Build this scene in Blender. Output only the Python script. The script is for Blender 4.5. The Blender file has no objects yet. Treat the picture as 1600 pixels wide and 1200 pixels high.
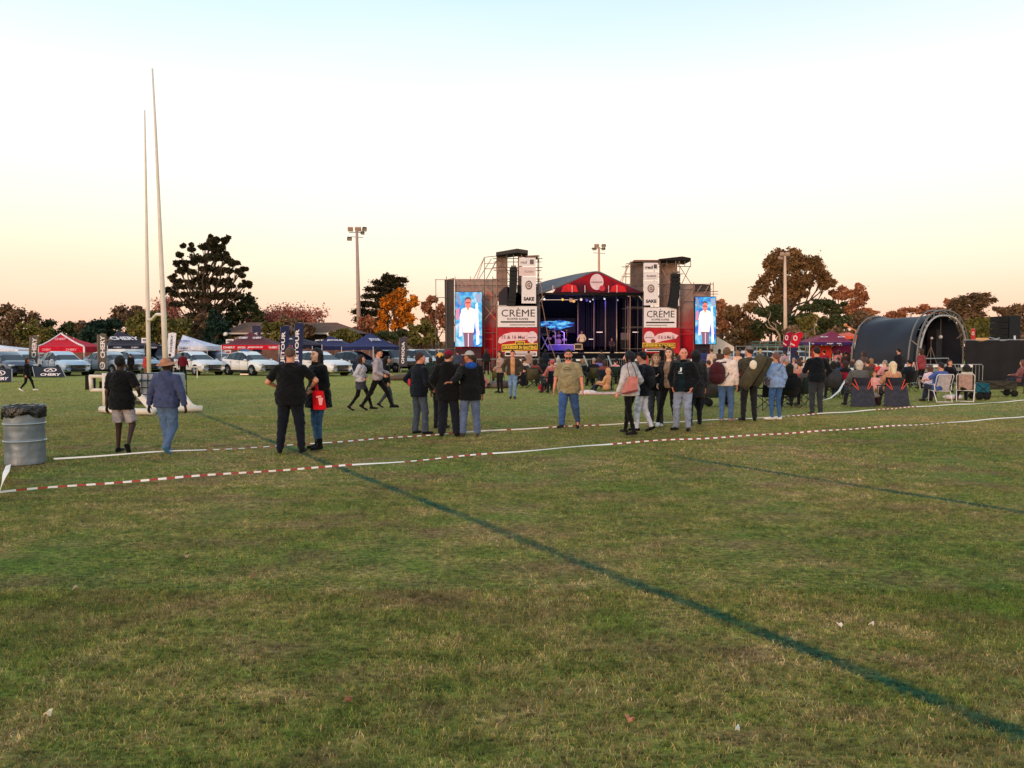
import bpy, bmesh, math, random
import numpy as np
from mathutils import Vector, Matrix

random.seed(11)
RNG = np.random.default_rng(11)
SC = bpy.context.scene
COL = SC.collection
PI = math.pi
R = math.radians

# ------------------------------------------------------------------ camera
FPX = 1190.0            # focal length in pixels of the 1600 px wide photograph
EYE = 1.75
PITCH = math.atan(54 / FPX)
cam_d = bpy.data.cameras.new('camera')
cam = bpy.data.objects.new('camera', cam_d)
COL.objects.link(cam)
cam.location = (0, 0, EYE)
cam.rotation_euler = (PI / 2 - PITCH, 0, 0)
cam_d.sensor_width = 36
cam_d.lens = 36 * FPX / 1600
cam_d.clip_start = 0.1
cam_d.clip_end = 3000
SC.camera = cam

# ------------------------------------------------------------------ sky, sun, exposure
world = bpy.data.worlds.new('World')
SC.world = world
world.use_nodes = True
wn = world.node_tree.nodes
wl = world.node_tree.links
wn.clear()
w_out = wn.new('ShaderNodeOutputWorld')
w_add = wn.new('ShaderNodeAddShader')
w_sky = wn.new('ShaderNodeTexSky')
w_sky.sky_type = 'NISHITA'
w_sky.sun_disc = False
SUN_EL, SUN_AZ = 4.0, 205.0          # low sun behind the camera, a little to its left
w_sky.sun_elevation = R(SUN_EL)
w_sky.sun_rotation = R(SUN_AZ)
w_bs = wn.new('ShaderNodeBackground')
w_bs.inputs[1].default_value = 0.05
wl.new(w_sky.outputs[0], w_bs.inputs[0])
w_tc = wn.new('ShaderNodeTexCoord')
w_sx = wn.new('ShaderNodeSeparateXYZ')
wl.new(w_tc.outputs['Generated'], w_sx.inputs[0])
w_ramp = wn.new('ShaderNodeValToRGB')
wl.new(w_sx.outputs[2], w_ramp.inputs[0])
SKY = [(-0.02, (0.90, 0.56, 0.42)), (0.035, (0.90, 0.56, 0.44)), (0.075, (0.94, 0.66, 0.50)), (0.12, (0.97, 0.79, 0.60)),
       (0.17, (0.99, 0.91, 0.75)), (0.23, (0.98, 0.96, 0.87)), (0.30, (0.90, 0.95, 0.95)), (0.41, (0.60, 0.80, 0.87)), (0.62, (0.50, 0.66, 0.75)), (1.0, (0.42, 0.54, 0.65))]
cr = w_ramp.color_ramp
while len(cr.elements) < len(SKY):
    cr.elements.new(0.5)
for e, (p, c) in zip(cr.elements, SKY):
    e.position = max(0.0, p)
    e.color = (*c, 1)
# a slightly pinker right side and a bluer upper left, as evening sky has
w_tint = wn.new('ShaderNodeMixRGB')
w_tint.blend_type = 'MULTIPLY'
w_tint.inputs[2].default_value = (1.0, 0.92, 0.94, 1)
w_mx = wn.new('ShaderNodeMapRange')
w_mx.inputs[1].default_value = -0.2
w_mx.inputs[2].default_value = 0.7
wl.new(w_sx.outputs[0], w_mx.inputs[0])
wl.new(w_mx.outputs[0], w_tint.inputs[0])
wl.new(w_ramp.outputs[0], w_tint.inputs[1])
w_nt = wn.new('ShaderNodeTexNoise')
w_nt.inputs['Scale'].default_value = 1.6
w_nt.inputs['Detail'].default_value = 3
w_mp = wn.new('ShaderNodeMapping')
w_mp.inputs['Scale'].default_value = (1, 1, 5)
wl.new(w_tc.outputs['Generated'], w_mp.inputs[0])
wl.new(w_mp.outputs[0], w_nt.inputs['Vector'])
w_cl = wn.new('ShaderNodeMixRGB')
w_cl.blend_type = 'MIX'
w_cl.inputs[2].default_value = (0.98, 0.93, 0.86, 1)
w_cm = wn.new('ShaderNodeMapRange')
w_cm.inputs[1].default_value = 0.5
w_cm.inputs[2].default_value = 0.9
w_cm.inputs[4].default_value = 0.30
wl.new(w_nt.outputs[0], w_cm.inputs[0])
wl.new(w_cm.outputs[0], w_cl.inputs[0])
wl.new(w_tint.outputs[0], w_cl.inputs[1])
w_bg = wn.new('ShaderNodeBackground')
w_bg.inputs[1].default_value = 1.10
wl.new(w_cl.outputs[0], w_bg.inputs[0])
wl.new(w_bg.outputs[0], w_add.inputs[0])
wl.new(w_bs.outputs[0], w_add.inputs[1])
wl.new(w_add.outputs[0], w_out.inputs[0])

sun_d = bpy.data.lights.new('sun', 'SUN')
sun = bpy.data.objects.new('sun', sun_d)
COL.objects.link(sun)
sun_d.energy = 1.5
sun_d.angle = R(11)
sun_d.color = (1.0, 0.62, 0.42)
_sd = Vector((math.sin(R(SUN_AZ)) * math.cos(R(SUN_EL)), math.cos(R(SUN_AZ)) * math.cos(R(SUN_EL)), math.sin(R(SUN_EL + 2))))
sun.rotation_euler = _sd.to_track_quat('Z', 'Y').to_euler()
sun.location = (-30, -60, 30)

vs = SC.view_settings
vs.view_transform = 'Standard'
vs.look = 'None'
vs.exposure = 0.0
vs.gamma = 1.0
vs.use_curve_mapping = False
SC.render.engine = 'CYCLES'
SC.cycles.max_bounces = 5
SC.cycles.diffuse_bounces = 2
SC.cycles.glossy_bounces = 2
SC.cycles.transmission_bounces = 3
SC.cycles.transparent_max_bounces = 6
SC.cycles.use_denoising = True

# ------------------------------------------------------------------ places seen through the lens, turned into metres
def ray(px, py):
    a = (px - 800) / FPX
    b = (600 - py) / FPX
    return (a, math.cos(PITCH) + b * math.sin(PITCH), -math.sin(PITCH) + b * math.cos(PITCH))
def G(px, py, z=0.0):
    r = ray(px, py)
    t = (z - EYE) / r[2]
    return Vector((r[0] * t, r[1] * t, z))
def P(px, py, Y):
    r = ray(px, py)
    t = Y / r[1]
    return Vector((r[0] * t, Y, EYE + r[2] * t))

# ------------------------------------------------------------------ names, labels
def tag(o, label=None, cat=None, group=None, kind=None):
    if label: o['label'] = label
    if cat: o['category'] = cat
    if group: o['group'] = group
    if kind: o['kind'] = kind
    return o
def thing(name, label, cat, loc=(0, 0, 0), rz=0.0, group=None):
    o = bpy.data.objects.new(name, None)
    o.empty_display_size = 0.2
    COL.objects.link(o)
    o.location = loc
    o.rotation_euler = (0, 0, rz)
    return tag(o, label, cat, group)
def copy_thing(o, loc, rz, label, group=None, parent=None):
    c = o.copy()
    COL.objects.link(c)
    c.parent = parent
    if parent is None:
        c.location = loc
        c.rotation_euler = (0, 0, rz)
        c['label'] = label
        if group: c['group'] = group
    for ch in o.children:
        copy_thing(ch, None, 0, None, None, c)
    return c

# ------------------------------------------------------------------ materials
def lin(c):
    return tuple(((v / 255) / 12.92 if v / 255 <= 0.04045 else ((v / 255 + 0.055) / 1.055) ** 2.4) for v in c)
_M = {}
def mat(name, rgb, rough=0.7, metal=0.0, var=0.12, scale=6.0, bump=0.0, bscale=40.0, rgb2=None, emit=0.0, spec=0.3, alpha=1.0, sheen=0.0, coat=0.0, detail=4):
    """rgb is an sRGB surface colour; var / rgb2 give it an uneven look by noise."""
    if name in _M: return _M[name]
    m = bpy.data.materials.new(name)
    m.use_nodes = True
    n, l = m.node_tree.nodes, m.node_tree.links
    b = n['Principled BSDF']
    c = lin(rgb)
    b.inputs['Roughness'].default_value = rough
    b.inputs['Metallic'].default_value = metal
    b.inputs['Specular IOR Level'].default_value = spec
    if sheen: b.inputs['Sheen Weight'].default_value = sheen
    if coat: b.inputs['Coat Weight'].default_value = coat
    tc = n.new('ShaderNodeTexCoord')
    nz = n.new('ShaderNodeTexNoise')
    nz.inputs['Scale'].default_value = scale
    nz.inputs['Detail'].default_value = detail
    l.new(tc.outputs['Object'], nz.inputs['Vector'])
    mx = n.new('ShaderNodeMixRGB')
    mr = n.new('ShaderNodeMapRange')
    mr.inputs[1].default_value = 0.32
    mr.inputs[2].default_value = 0.68
    l.new(nz.outputs[0], mr.inputs[0])
    l.new(mr.outputs[0], mx.inputs[0])
    if rgb2 is None:
        mx.inputs[1].default_value = (*[v * (1 - var) for v in c], 1)
        mx.inputs[2].default_value = (*[min(1, v * (1 + var)) for v in c], 1)
    else:
        mx.inputs[1].default_value = (*c, 1)
        mx.inputs[2].default_value = (*lin(rgb2), 1)
    l.new(mx.outputs[0], b.inputs['Base Color'])
    if emit:
        l.new(mx.outputs[0], b.inputs['Emission Color'])
        b.inputs['Emission Strength'].default_value = emit
    if bump:
        nb = n.new('ShaderNodeTexNoise')
        nb.inputs['Scale'].default_value = bscale
        nb.inputs['Detail'].default_value = 5
        l.new(tc.outputs['Object'], nb.inputs['Vector'])
        bp = n.new('ShaderNodeBump')
        bp.inputs['Strength'].default_value = bump
        bp.inputs['Distance'].default_value = 0.05
        l.new(nb.outputs[0], bp.inputs['Height'])
        l.new(bp.outputs[0], b.inputs['Normal'])
    if alpha < 1:
        b.inputs['Alpha'].default_value = alpha
    _M[name] = m
    return m
def cloth(rgb, name=None):
    nm = name or 'cloth_%d_%d_%d' % tuple(rgb)
    return mat(nm, rgb, 0.9, 0, 0.22, 9, 0.5, 34, spec=0.12, sheen=0.1)
def paint(rgb, name=None):
    return mat(name or 'paint_%d_%d_%d' % tuple(rgb), rgb, 0.45, 0, 0.06, 3)
def glow(rgb, s=1.0, name=None):
    return mat(name or 'lit_%d_%d_%d_%g' % (*rgb, s), rgb, 0.6, 0, 0.04, 3, emit=s)

# ------------------------------------------------------------------ mesh builder
_TXT = {}
def text_geo(s, bold=0.0):
    k = (s, bold)
    if k not in _TXT:
        cu = bpy.data.curves.new('t', 'FONT')
        cu.body = s
        cu.size = 1
        cu.offset = bold
        cu.resolution_u = 2
        o = bpy.data.objects.new('t', cu)
        me = o.to_mesh()
        v = np.array([x.co[:2] for x in me.vertices])
        f = [tuple(p.vertices) for p in me.polygons]
        o.to_mesh_clear()
        bpy.data.objects.remove(o)
        bpy.data.curves.remove(cu)
        if len(v):
            mn, mxx = v.min(0), v.max(0)
            v = (v - mn) / np.maximum(mxx - mn, 1e-6)
        _TXT[k] = (v, f)
    return _TXT[k]

class MB:
    def __init__(s):
        s.v, s.f, s.m, s.sm = [], [], [], []
    def add(s, vs, fs, mi=0, smooth=False):
        o = len(s.v)
        s.v.extend([tuple(x) for x in vs])
        for f in fs:
            s.f.append(tuple(i + o for i in f))
            s.m.append(mi)
            s.sm.append(smooth)
        return s
    def box(s, c, sz, rz=0.0, mi=0, M=None):
        x, y, z = [a / 2 for a in sz]
        vs = [Vector((i * x, j * y, k * z)) for i in (-1, 1) for j in (-1, 1) for k in (-1, 1)]
        Rm = M if M is not None else Matrix.Rotation(rz, 3, 'Z')
        vs = [Rm @ v + Vector(c) for v in vs]
        return s.add(vs, [(0, 1, 3, 2), (4, 6, 7, 5), (0, 4, 5, 1), (2, 3, 7, 6), (0, 2, 6, 4), (1, 5, 7, 3)], mi)
    def tube(s, path, r, n=6, mi=0, caps=True, flat=1.0):
        path = [Vector(p) for p in path]
        rs = r if isinstance(r, (list, tuple)) else [r] * len(path)
        vs, fs = [], []
        up = None
        for i, p in enumerate(path):
            d = (path[min(i + 1, len(path) - 1)] - path[max(i - 1, 0)])
            d = d.normalized() if d.length > 1e-9 else Vector((0, 0, 1))
            if up is None:
                up = Vector((0, 0, 1)) if abs(d.z) < 0.9 else Vector((1, 0, 0))
            a = d.cross(up)
            a = a.normalized() if a.length > 1e-6 else d.orthogonal().normalized()
            b = a.cross(d).normalized()
            up = b
            for k in range(n):
                t = 2 * PI * k / n
                vs.append(p + a * math.cos(t) * rs[i] + b * math.sin(t) * rs[i] * flat)
        for i in range(len(path) - 1):
            for k in range(n):
                k2 = (k + 1) % n
                fs.append((i * n + k, i * n + k2, (i + 1) * n + k2, (i + 1) * n + k))
        if caps:
            fs.append(tuple(range(n))[::-1])
            fs.append(tuple((len(path) - 1) * n + k for k in range(n)))
        return s.add(vs, fs, mi, n > 5)
    def prism(s, poly, n, mi=0, mi_side=None):
        """closed outline (3-D points) pushed along the vector n"""
        k = len(poly)
        n = Vector(n)
        vs = [Vector(p) for p in poly] + [Vector(p) + n for p in poly]
        s.add(vs, [tuple(range(k)), tuple(range(2 * k - 1, k - 1, -1))], mi)
        s.add(vs, [(i, (i + 1) % k, (i + 1) % k + k, i + k) for i in range(k)], mi if mi_side is None else mi_side)
        return s
    def lathe(s, prof, c=(0, 0, 0), n=20, mi=0, cap=True, smooth=True, sx=1.0, sy=1.0):
        vs, fs = [], []
        for r, z in prof:
            for k in range(n):
                t = 2 * PI * k / n
                vs.append((c[0] + r * math.cos(t) * sx, c[1] + r * math.sin(t) * sy, c[2] + z))
        for i in range(len(prof) - 1):
            for k in range(n):
                k2 = (k + 1) % n
                fs.append((i * n + k, i * n + k2, (i + 1) * n + k2, (i + 1) * n + k))
        if cap:
            fs.append(tuple(range(n))[::-1])
            fs.append(tuple((len(prof) - 1) * n + k for k in range(n)))
        return s.add(vs, fs, mi, smooth)
    def ball(s, c, rad, nu=10, nv=7, mi=0):
        rx, ry, rz = rad if isinstance(rad, (tuple, list)) else (rad,) * 3
        vs, fs = [], []
        for j in range(nv + 1):
            ph = PI * j / nv
            for i in range(nu):
                t = 2 * PI * i / nu
                vs.append((c[0] + rx * math.sin(ph) * math.cos(t), c[1] + ry * math.sin(ph) * math.sin(t), c[2] - rz * math.cos(ph)))
        for j in range(nv):
            for i in range(nu):
                i2 = (i + 1) % nu
                fs.append((j * nu + i, j * nu + i2, (j + 1) * nu + i2, (j + 1) * nu + i))
        return s.add(vs, fs, mi, True)
    def text(s, txt, o, right, up, w=None, h=None, mi=0, bold=0.0, lift=(0, 0, 0), shear=0.0):
        """flat lettering: o is the lower left corner, right/up unit vectors, w and h its size"""
        v, f = text_geo(txt, bold)
        o, right, up = Vector(o), Vector(right), Vector(up)
        vs = [o + right * (float(a) * w + float(b) * h * shear) + up * (float(b) * h) + Vector(lift) for a, b in v]
        return s.add(vs, f, mi)
    def build(s, name, mats, parent=None, world=False, smooth=None):
        me = bpy.data.meshes.new(name)
        me.from_pydata(s.v, [], s.f)
        for m in (mats if isinstance(mats, (list, tuple)) else [mats]):
            me.materials.append(m)
        me.polygons.foreach_set('material_index', s.m)
        me.polygons.foreach_set('use_smooth', s.sm if smooth is None else [smooth] * len(s.f))
        me.update()
        o = bpy.data.objects.new(name, me)
        COL.objects.link(o)
        if parent is not None:
            o.parent = parent
            if world:
                base = parent.location if parent.parent is None else parent.parent.location
                me.transform(Matrix.Translation(-base))
        return o
def share(o, name=None, parent=None, loc=None, rot=None):
    c = bpy.data.objects.new(name or o.name.split('.')[0], o.data)
    COL.objects.link(c)
    c.parent = parent if parent is not None else o.parent
    if loc is not None: c.location = loc
    if rot is not None: c.rotation_euler = rot
    return c
def np_mesh(name, v, f, mats, parent=None, mi=None, smooth=False, world=False):
    """v (N,3), f (M,k) arrays to one mesh object"""
    me = bpy.data.meshes.new(name)
    v = np.asarray(v, dtype=np.float32)
    f = np.asarray(f, dtype=np.int32)
    k = f.shape[1]
    me.vertices.add(len(v)); me.vertices.foreach_set('co', v.ravel())
    me.loops.add(f.size); me.loops.foreach_set('vertex_index', f.ravel())
    me.polygons.add(len(f))
    me.polygons.foreach_set('loop_start', np.arange(0, f.size, k, dtype=np.int32))
    me.polygons.foreach_set('loop_total', np.full(len(f), k, dtype=np.int32))
    for m in (mats if isinstance(mats, (list, tuple)) else [mats]):
        me.materials.append(m)
    if mi is not None: me.polygons.foreach_set('material_index', np.asarray(mi, dtype=np.int32))
    me.polygons.foreach_set('use_smooth', np.full(len(f), smooth))
    me.update(calc_edges=True)
    o = bpy.data.objects.new(name, me)
    COL.objects.link(o)
    if parent is not None:
        o.parent = parent
        if world: me.transform(Matrix.Translation(-parent.location))
    return o
# ================================================================== THE FIELD
LINE1 = ((-9.9, 23.0), (2.9, 2.5))
LINE2 = ((2.6, 12.6), (6.3, 7.0))
def turf_material(name, blade):
    m = bpy.data.materials.new(name)
    m.use_nodes = True
    n, l = m.node_tree.nodes, m.node_tree.links
    b = n['Principled BSDF']
    b.inputs['Roughness'].default_value = 0.85
    b.inputs['Specular IOR Level'].default_value = 0.15
    geo = n.new('ShaderNodeNewGeometry')
    def noise(sc, det=4, st=None, rough=0.55):
        t = n.new('ShaderNodeTexNoise')
        t.inputs['Scale'].default_value = sc
        t.inputs['Detail'].default_value = det
        t.inputs['Roughness'].default_value = rough
        if st:
            mp = n.new('ShaderNodeMapping'); mp.inputs['Scale'].default_value = st
            l.new(geo.outputs['Position'], mp.inputs[0]); l.new(mp.outputs[0], t.inputs['Vector'])
        else:
            l.new(geo.outputs['Position'], t.inputs['Vector'])
        return t.outputs[0]
    def math_(op, a, bb, clamp=False):
        x = n.new('ShaderNodeMath'); x.operation = op; x.use_clamp = clamp
        for i, q in ((0, a), (1, bb)):
            if isinstance(q, (int, float)): x.inputs[i].default_value = q
            elif q is not None: l.new(q, x.inputs[i])
        return x.outputs[0]
    def ramp(fac, els):
        r = n.new('ShaderNodeValToRGB'); e = r.color_ramp.elements
        while len(e) < len(els): e.new(0.5)
        for q, (p, c) in zip(e, els): q.position = p; q.color = (*lin(c), 1)
        l.new(fac, r.inputs[0]); return r.outputs[0]
    def mix(f, a, bb, t='MIX'):
        x = n.new('ShaderNodeMixRGB'); x.blend_type = t
        if isinstance(f, float): x.inputs[0].default_value = f
        else: l.new(f, x.inputs[0])
        l.new(a, x.inputs[1])
        if isinstance(bb, tuple): x.inputs[2].default_value = (*bb, 1)
        else: l.new(bb, x.inputs[2])
        return x.outputs[0]
    def mrange(f, a, bb, c=0.0, d=1.0):
        x = n.new('ShaderNodeMapRange')
        for i, q in zip((1, 2, 3, 4), (a, bb, c, d)): x.inputs[i].default_value = q
        l.new(f, x.inputs[0]); return x.outputs[0]
    big = noise(0.32, 5, (1, 0.75, 1))
    mid = noise(2.3, 5, (1, 1.3, 1), 0.65)
    fine = noise(26, 4, None, 0.7)
    streak = noise(1.0, 4, (1.5, 4.5, 1), 0.7)
    if blade:
        at = n.new('ShaderNodeAttribute'); at.attribute_name = 'hue'
        hue = at.outputs['Fac']
        k = math_('ADD', math_('MULTIPLY', hue, 0.50), math_('ADD', math_('MULTIPLY', mrange(mid, .34, .66), 0.34), math_('MULTIPLY', mrange(big, .35, .65), 0.26)))
    else:
        k = math_('ADD', math_('MULTIPLY', mrange(fine, .3, .7), 0.30), math_('ADD', math_('MULTIPLY', mrange(mid, .34, .66), 0.26), math_('MULTIPLY', mrange(big, .35, .65), 0.22)))
        k = math_('ADD', k, math_('MULTIPLY', mrange(streak, .3, .7), 0.20))
    dim = 1.0 if blade else 0.9
    cols = [(0.05, (40, 52, 24)), (0.24, (88, 104, 40)), (0.42, (130, 138, 58)), (0.58, (158, 144, 78)), (0.75, (186, 154, 104)), (0.92, (230, 196, 146))]
    if not blade: cols = [(p, tuple(int(v * 0.84) for v in c)) for p, c in cols]
    c = ramp(k, cols)
    # bare, trodden reddish brown places
    bare = math_('MULTIPLY', mrange(noise(0.85, 6, (1, 1.5, 1), 0.62), .50, .66), 0.66)
    c = mix(bare, c, tuple(lin((128, 100, 74))))
    # darker greener damp places, brighter green strip to the right
    damp = math_('MULTIPLY', mrange(noise(0.5, 6, (0.8, 1.2, 1), 0.6), .50, .66), 0.5)
    c = mix(damp, c, tuple(lin((88, 122, 38))))
    # far field paler and yellower: extra brightness put into the colour by distance
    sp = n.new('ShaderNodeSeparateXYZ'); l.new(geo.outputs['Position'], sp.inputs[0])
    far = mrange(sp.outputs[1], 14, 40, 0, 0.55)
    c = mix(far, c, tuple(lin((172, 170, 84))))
    # painted dark green lines: distance to a segment on the ground
    for (a, e) in (LINE1, LINE2):
        ax, ay = a; dx, dy = e[0] - ax, e[1] - ay
        L = math.hypot(dx, dy); ux, uy = dx / L, dy / L
        px_ = math_('SUBTRACT', sp.outputs[0], ax); py_ = math_('SUBTRACT', sp.outputs[1], ay)
        along = math_('ADD', math_('MULTIPLY', px_, ux), math_('MULTIPLY', py_, uy))
        perp = math_('ABSOLUTE', math_('SUBTRACT', math_('MULTIPLY', px_, uy), math_('MULTIPLY', py_, ux)), None)
        jag = math_('MULTIPLY', math_('SUBTRACT', noise(24, 5), 0.5), 0.22)
        d = math_('ADD', perp, jag)
        w = mrange(d, 0.035, 0.095, 1, 0)
        w = math_('MULTIPLY', w, mrange(along, 0.0, 0.4 if a is LINE1[0] and False else 5.0, .25, 1) if a is LINE1[0] else mrange(along, 0.0, 0.4, 0, 1)); w = math_('MULTIPLY', w, mrange(along, L - 0.3, L, 1, 0))
        patch = mrange(noise(1.6, 3), .32, .58, 0.30, 0.90) if a is LINE1[0] else mrange(noise(1.3, 3), .34, .52, 0.45, 0.95)
        w = math_('MULTIPLY', w, patch)
        c = mix(w, c, tuple(lin((18, 78, 60))))
    # clumps: short dark and light tussocks a hand across
    tus = mrange(noise(15.0, 5, (1, 1.8, 1), .75), .36, .64, 0.30, 1.66)
    tus2 = mrange(noise(3.1, 4, (1, 1.9, 1), .7), .32, .68, 0.68, 1.28)
    tm = math_('MULTIPLY', tus, tus2)
    cm = n.new('ShaderNodeCombineXYZ')
    for i in range(3): l.new(tm, cm.inputs[i])
    c = mix(1.0, c, cm.outputs[0], 'MULTIPLY')
    l.new(c, b.inputs['Base Color'])
    if blade:
        pass
    else:
        bp = n.new('ShaderNodeBump'); bp.inputs['Strength'].default_value = 0.9; bp.inputs['Distance'].default_value = 0.04
        hs = math_('ADD', math_('MULTIPLY', fine, 0.5), streak)
        l.new(hs, bp.inputs['Height']); l.new(bp.outputs[0], b.inputs['Normal'])
    return m

def ground_z(x, y):
    return 0.035 * np.sin(x * 0.9 + 1.3) * np.sin(y * 0.7) * 0 + 0 * x
# one sheet out to the horizon, finer near by, with shallow bumps kept under the turf
xs = np.concatenate([np.linspace(-900, -70, 12), np.linspace(-60, 60, 121), np.linspace(70, 900, 12)])
ys = np.concatenate([np.linspace(-300, -5, 8), np.linspace(0, 60, 121), np.linspace(66, 200, 20), np.linspace(260, 1800, 10)])
gx, gy = np.meshgrid(xs, ys)
gz = np.where((gy < 45) & (abs(gx) < 40), 0.012 * np.sin(gx * 2.1 + gy) * np.sin(gy * 1.7), 0) - 0.012
gv = np.stack([gx.ravel(), gy.ravel(), gz.ravel()], 1)
nx_, ny_ = len(xs), len(ys)
ii = (np.arange(ny_ - 1)[:, None] * nx_ + np.arange(nx_ - 1)[None]).ravel()
gf = np.stack([ii, ii + 1, ii + nx_ + 1, ii + nx_], 1)
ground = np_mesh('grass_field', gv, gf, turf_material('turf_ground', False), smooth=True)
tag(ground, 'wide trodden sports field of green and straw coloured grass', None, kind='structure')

# grass blades, thinning out with distance
def blades(n, y0, y1, ln, wd, marg, seed, two=True):
    r = np.random.default_rng(seed)
    u = r.random(n)
    y = np.sqrt(y0 * y0 + u * (y1 * y1 - y0 * y0))
    x = (r.random(n) * 2 - 1) * (y * 0.70 + marg)
    # tufts: pull two thirds towards small clump centres
    ang = r.random(n) * 2 * PI
    L = ln * (0.45 + 0.9 * r.random(n) ** 1.5)
    lean = 0.75 + 0.75 * r.random(n)            # matted: most lie low
    hx, hy = np.cos(ang) * np.sin(lean) * L, np.sin(ang) * np.sin(lean) * L
    hz = np.cos(lean) * L * 0.9
    w = wd * (0.6 + 0.8 * r.random(n))
    wa = r.random(n) * 2 * PI
    wx, wy = np.cos(wa) * w / 2, np.sin(wa) * w / 2
    z0 = np.full(n, -0.012)
    hue = r.random(n)
    if two:
        v = np.stack([np.stack([x - wx, y - wy, z0], 1), np.stack([x + wx, y + wy, z0], 1),
                      np.stack([x + wx * .8 + hx * .42, y + wy * .8 + hy * .42, hz * .62], 1), np.stack([x - wx * .8 + hx * .42, y - wy * .8 + hy * .42, hz * .62], 1),
                      np.stack([x + hx, y + hy, hz * .92], 1)], 1).reshape(-1, 3)
        k = np.arange(n)[:, None] * 5
        f = np.concatenate([k + np.array([[0, 1, 2]]), k + np.array([[0, 2, 3]]), k + np.array([[3, 2, 4]])])
        hv = np.repeat(hue, 5)
    else:
        v = np.stack([np.stack([x - wx, y - wy, z0], 1), np.stack([x + wx, y + wy, z0], 1), np.stack([x + hx, y + hy, hz], 1)], 1).reshape(-1, 3)
        f = np.arange(3 * n).reshape(-1, 3)
        hv = np.repeat(hue, 3)
    return v, f, hv
vv, ff, hh, off = [], [], [], 0
for args in ((7000, 2.4, 9.0, 0.065, 0.0030, 0.8, 9, True), (160000, 2.4, 5.5, 0.027, 0.0032, 0.8, 1, True), (150000, 5.5, 10, 0.029, 0.0052, 0.8, 2, False), (190000, 10, 20, 0.042, 0.010, 1.0, 3, False), (110000, 20, 44, 0.045, 0.022, 1.5, 4, False)):
    v, f, h = blades(*args)
    vv.append(v); ff.append(f + off); hh.append(h); off += len(v)
turf = np_mesh('grass', np.concatenate(vv), np.concatenate(ff), turf_material('turf_blades', True))
att = turf.data.attributes.new('hue', 'FLOAT', 'POINT')
att.data.foreach_set('value', np.concatenate(hh).astype(np.float32))
tag(turf, 'short matted grass blades covering the field', None, kind='stuff')
# ================================================================== PEOPLE: one continuous skin mesh each, clothes as children
def nets(fn, lo, hi, h):
    """surface of fn(x,y,z) < 0 as quads"""
    ax = [np.arange(a, b + h, h, dtype=np.float32) for a, b in zip(lo, hi)]
    X, Y, Z = np.meshgrid(*ax, indexing='ij')
    F = fn(X, Y, Z)
    F[0], F[-1] = 1, 1; F[:, 0], F[:, -1] = 1, 1; F[:, :, 0], F[:, :, -1] = 1, 1
    sh = F.shape
    acc = np.zeros((F.size, 3), np.float32); cnt = np.zeros(F.size, np.float32)
    lin_ = np.arange(F.size).reshape(sh)
    st = (sh[1] * sh[2], sh[2], 1)
    quads = []
    for a in range(3):
        s0 = [slice(None)] * 3; s1 = [slice(None)] * 3
        s0[a] = slice(0, -1); s1[a] = slice(1, None)
        F0, F1 = F[tuple(s0)], F[tuple(s1)]
        cr_ = (F0 < 0) != (F1 < 0)
        if not cr_.any(): continue
        idx = np.argwhere(cr_)
        f0, f1 = F0[cr_], F1[cr_]
        t = f0 / (f0 - f1)
        pos = idx.astype(np.float32)
        pos[:, a] += t
        b, c = [q for q in range(3) if q != a]
        base = lin_[tuple(s0)][cr_]
        cells = [base, base - st[b], base - st[b] - st[c], base - st[c]]
        for ce in cells:
            np.add.at(acc, ce, pos); np.add.at(cnt, ce, 1)
        q = np.stack(cells, 1)
        flip = (f0 < 0) if a != 1 else (f0 >= 0)
        q[flip] = q[flip][:, ::-1]
        quads.append(q)
    if not quads: return np.zeros((0, 3)), np.zeros((0, 4), int)
    q = np.concatenate(quads)
    used = np.unique(q)
    mp = np.zeros(F.size, np.int64); mp[used] = np.arange(len(used))
    v = acc[used] / cnt[used][:, None] * h + np.array([a_[0] for a_ in ax], np.float32)
    return v, mp[q][:, ::-1]
V3 = lambda *a: np.array(a, dtype=np.float64)
def smin(a, b, k=0.03):
    h = np.clip(0.5 + 0.5 * (b - a) / k, 0, 1)
    return b + (a - b) * h - k * h * (1 - h)
def d_cone(X, Y, Z, a, b, ra, rb, fr=None, sr=1.0, sf=1.0):
    qx, qy, qz = X - a[0], Y - a[1], Z - a[2]
    d = np.asarray(b) - np.asarray(a)
    if fr is not None:
        r_, f_, u_ = fr
        qx, qy, qz = (qx * r_[0] + qy * r_[1] + qz * r_[2]) / sr, (qx * f_[0] + qy * f_[1] + qz * f_[2]) / sf, qx * u_[0] + qy * u_[1] + qz * u_[2]
        d = V3(d @ r_ / sr, d @ f_ / sf, d @ u_)
    dd = max(float(d @ d), 1e-9)
    h = np.clip((qx * d[0] + qy * d[1] + qz * d[2]) / dd, 0, 1)
    l = np.sqrt((qx - h * d[0]) ** 2 + (qy - h * d[1]) ** 2 + (qz - h * d[2]) ** 2)
    return (l - (ra + (rb - ra) * h)) * (1.0 if fr is None else (sr + sf) / 2)
def d_ell(X, Y, Z, c, rad, fr):
    qx, qy, qz = X - c[0], Y - c[1], Z - c[2]
    r_, f_, u_ = fr
    a = (qx * r_[0] + qy * r_[1] + qz * r_[2]) / rad[0]
    b = (qx * f_[0] + qy * f_[1] + qz * f_[2]) / rad[1]
    e = (qx * u_[0] + qy * u_[1] + qz * u_[2]) / rad[2]
    return (np.sqrt(a * a + b * b + e * e) - 1) * min(rad)
def d_plane(X, Y, Z, p, n):
    return (X - p[0]) * n[0] + (Y - p[1]) * n[1] + (Z - p[2]) * n[2]
def unit(v): return v / max(np.linalg.norm(v), 1e-9)
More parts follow.
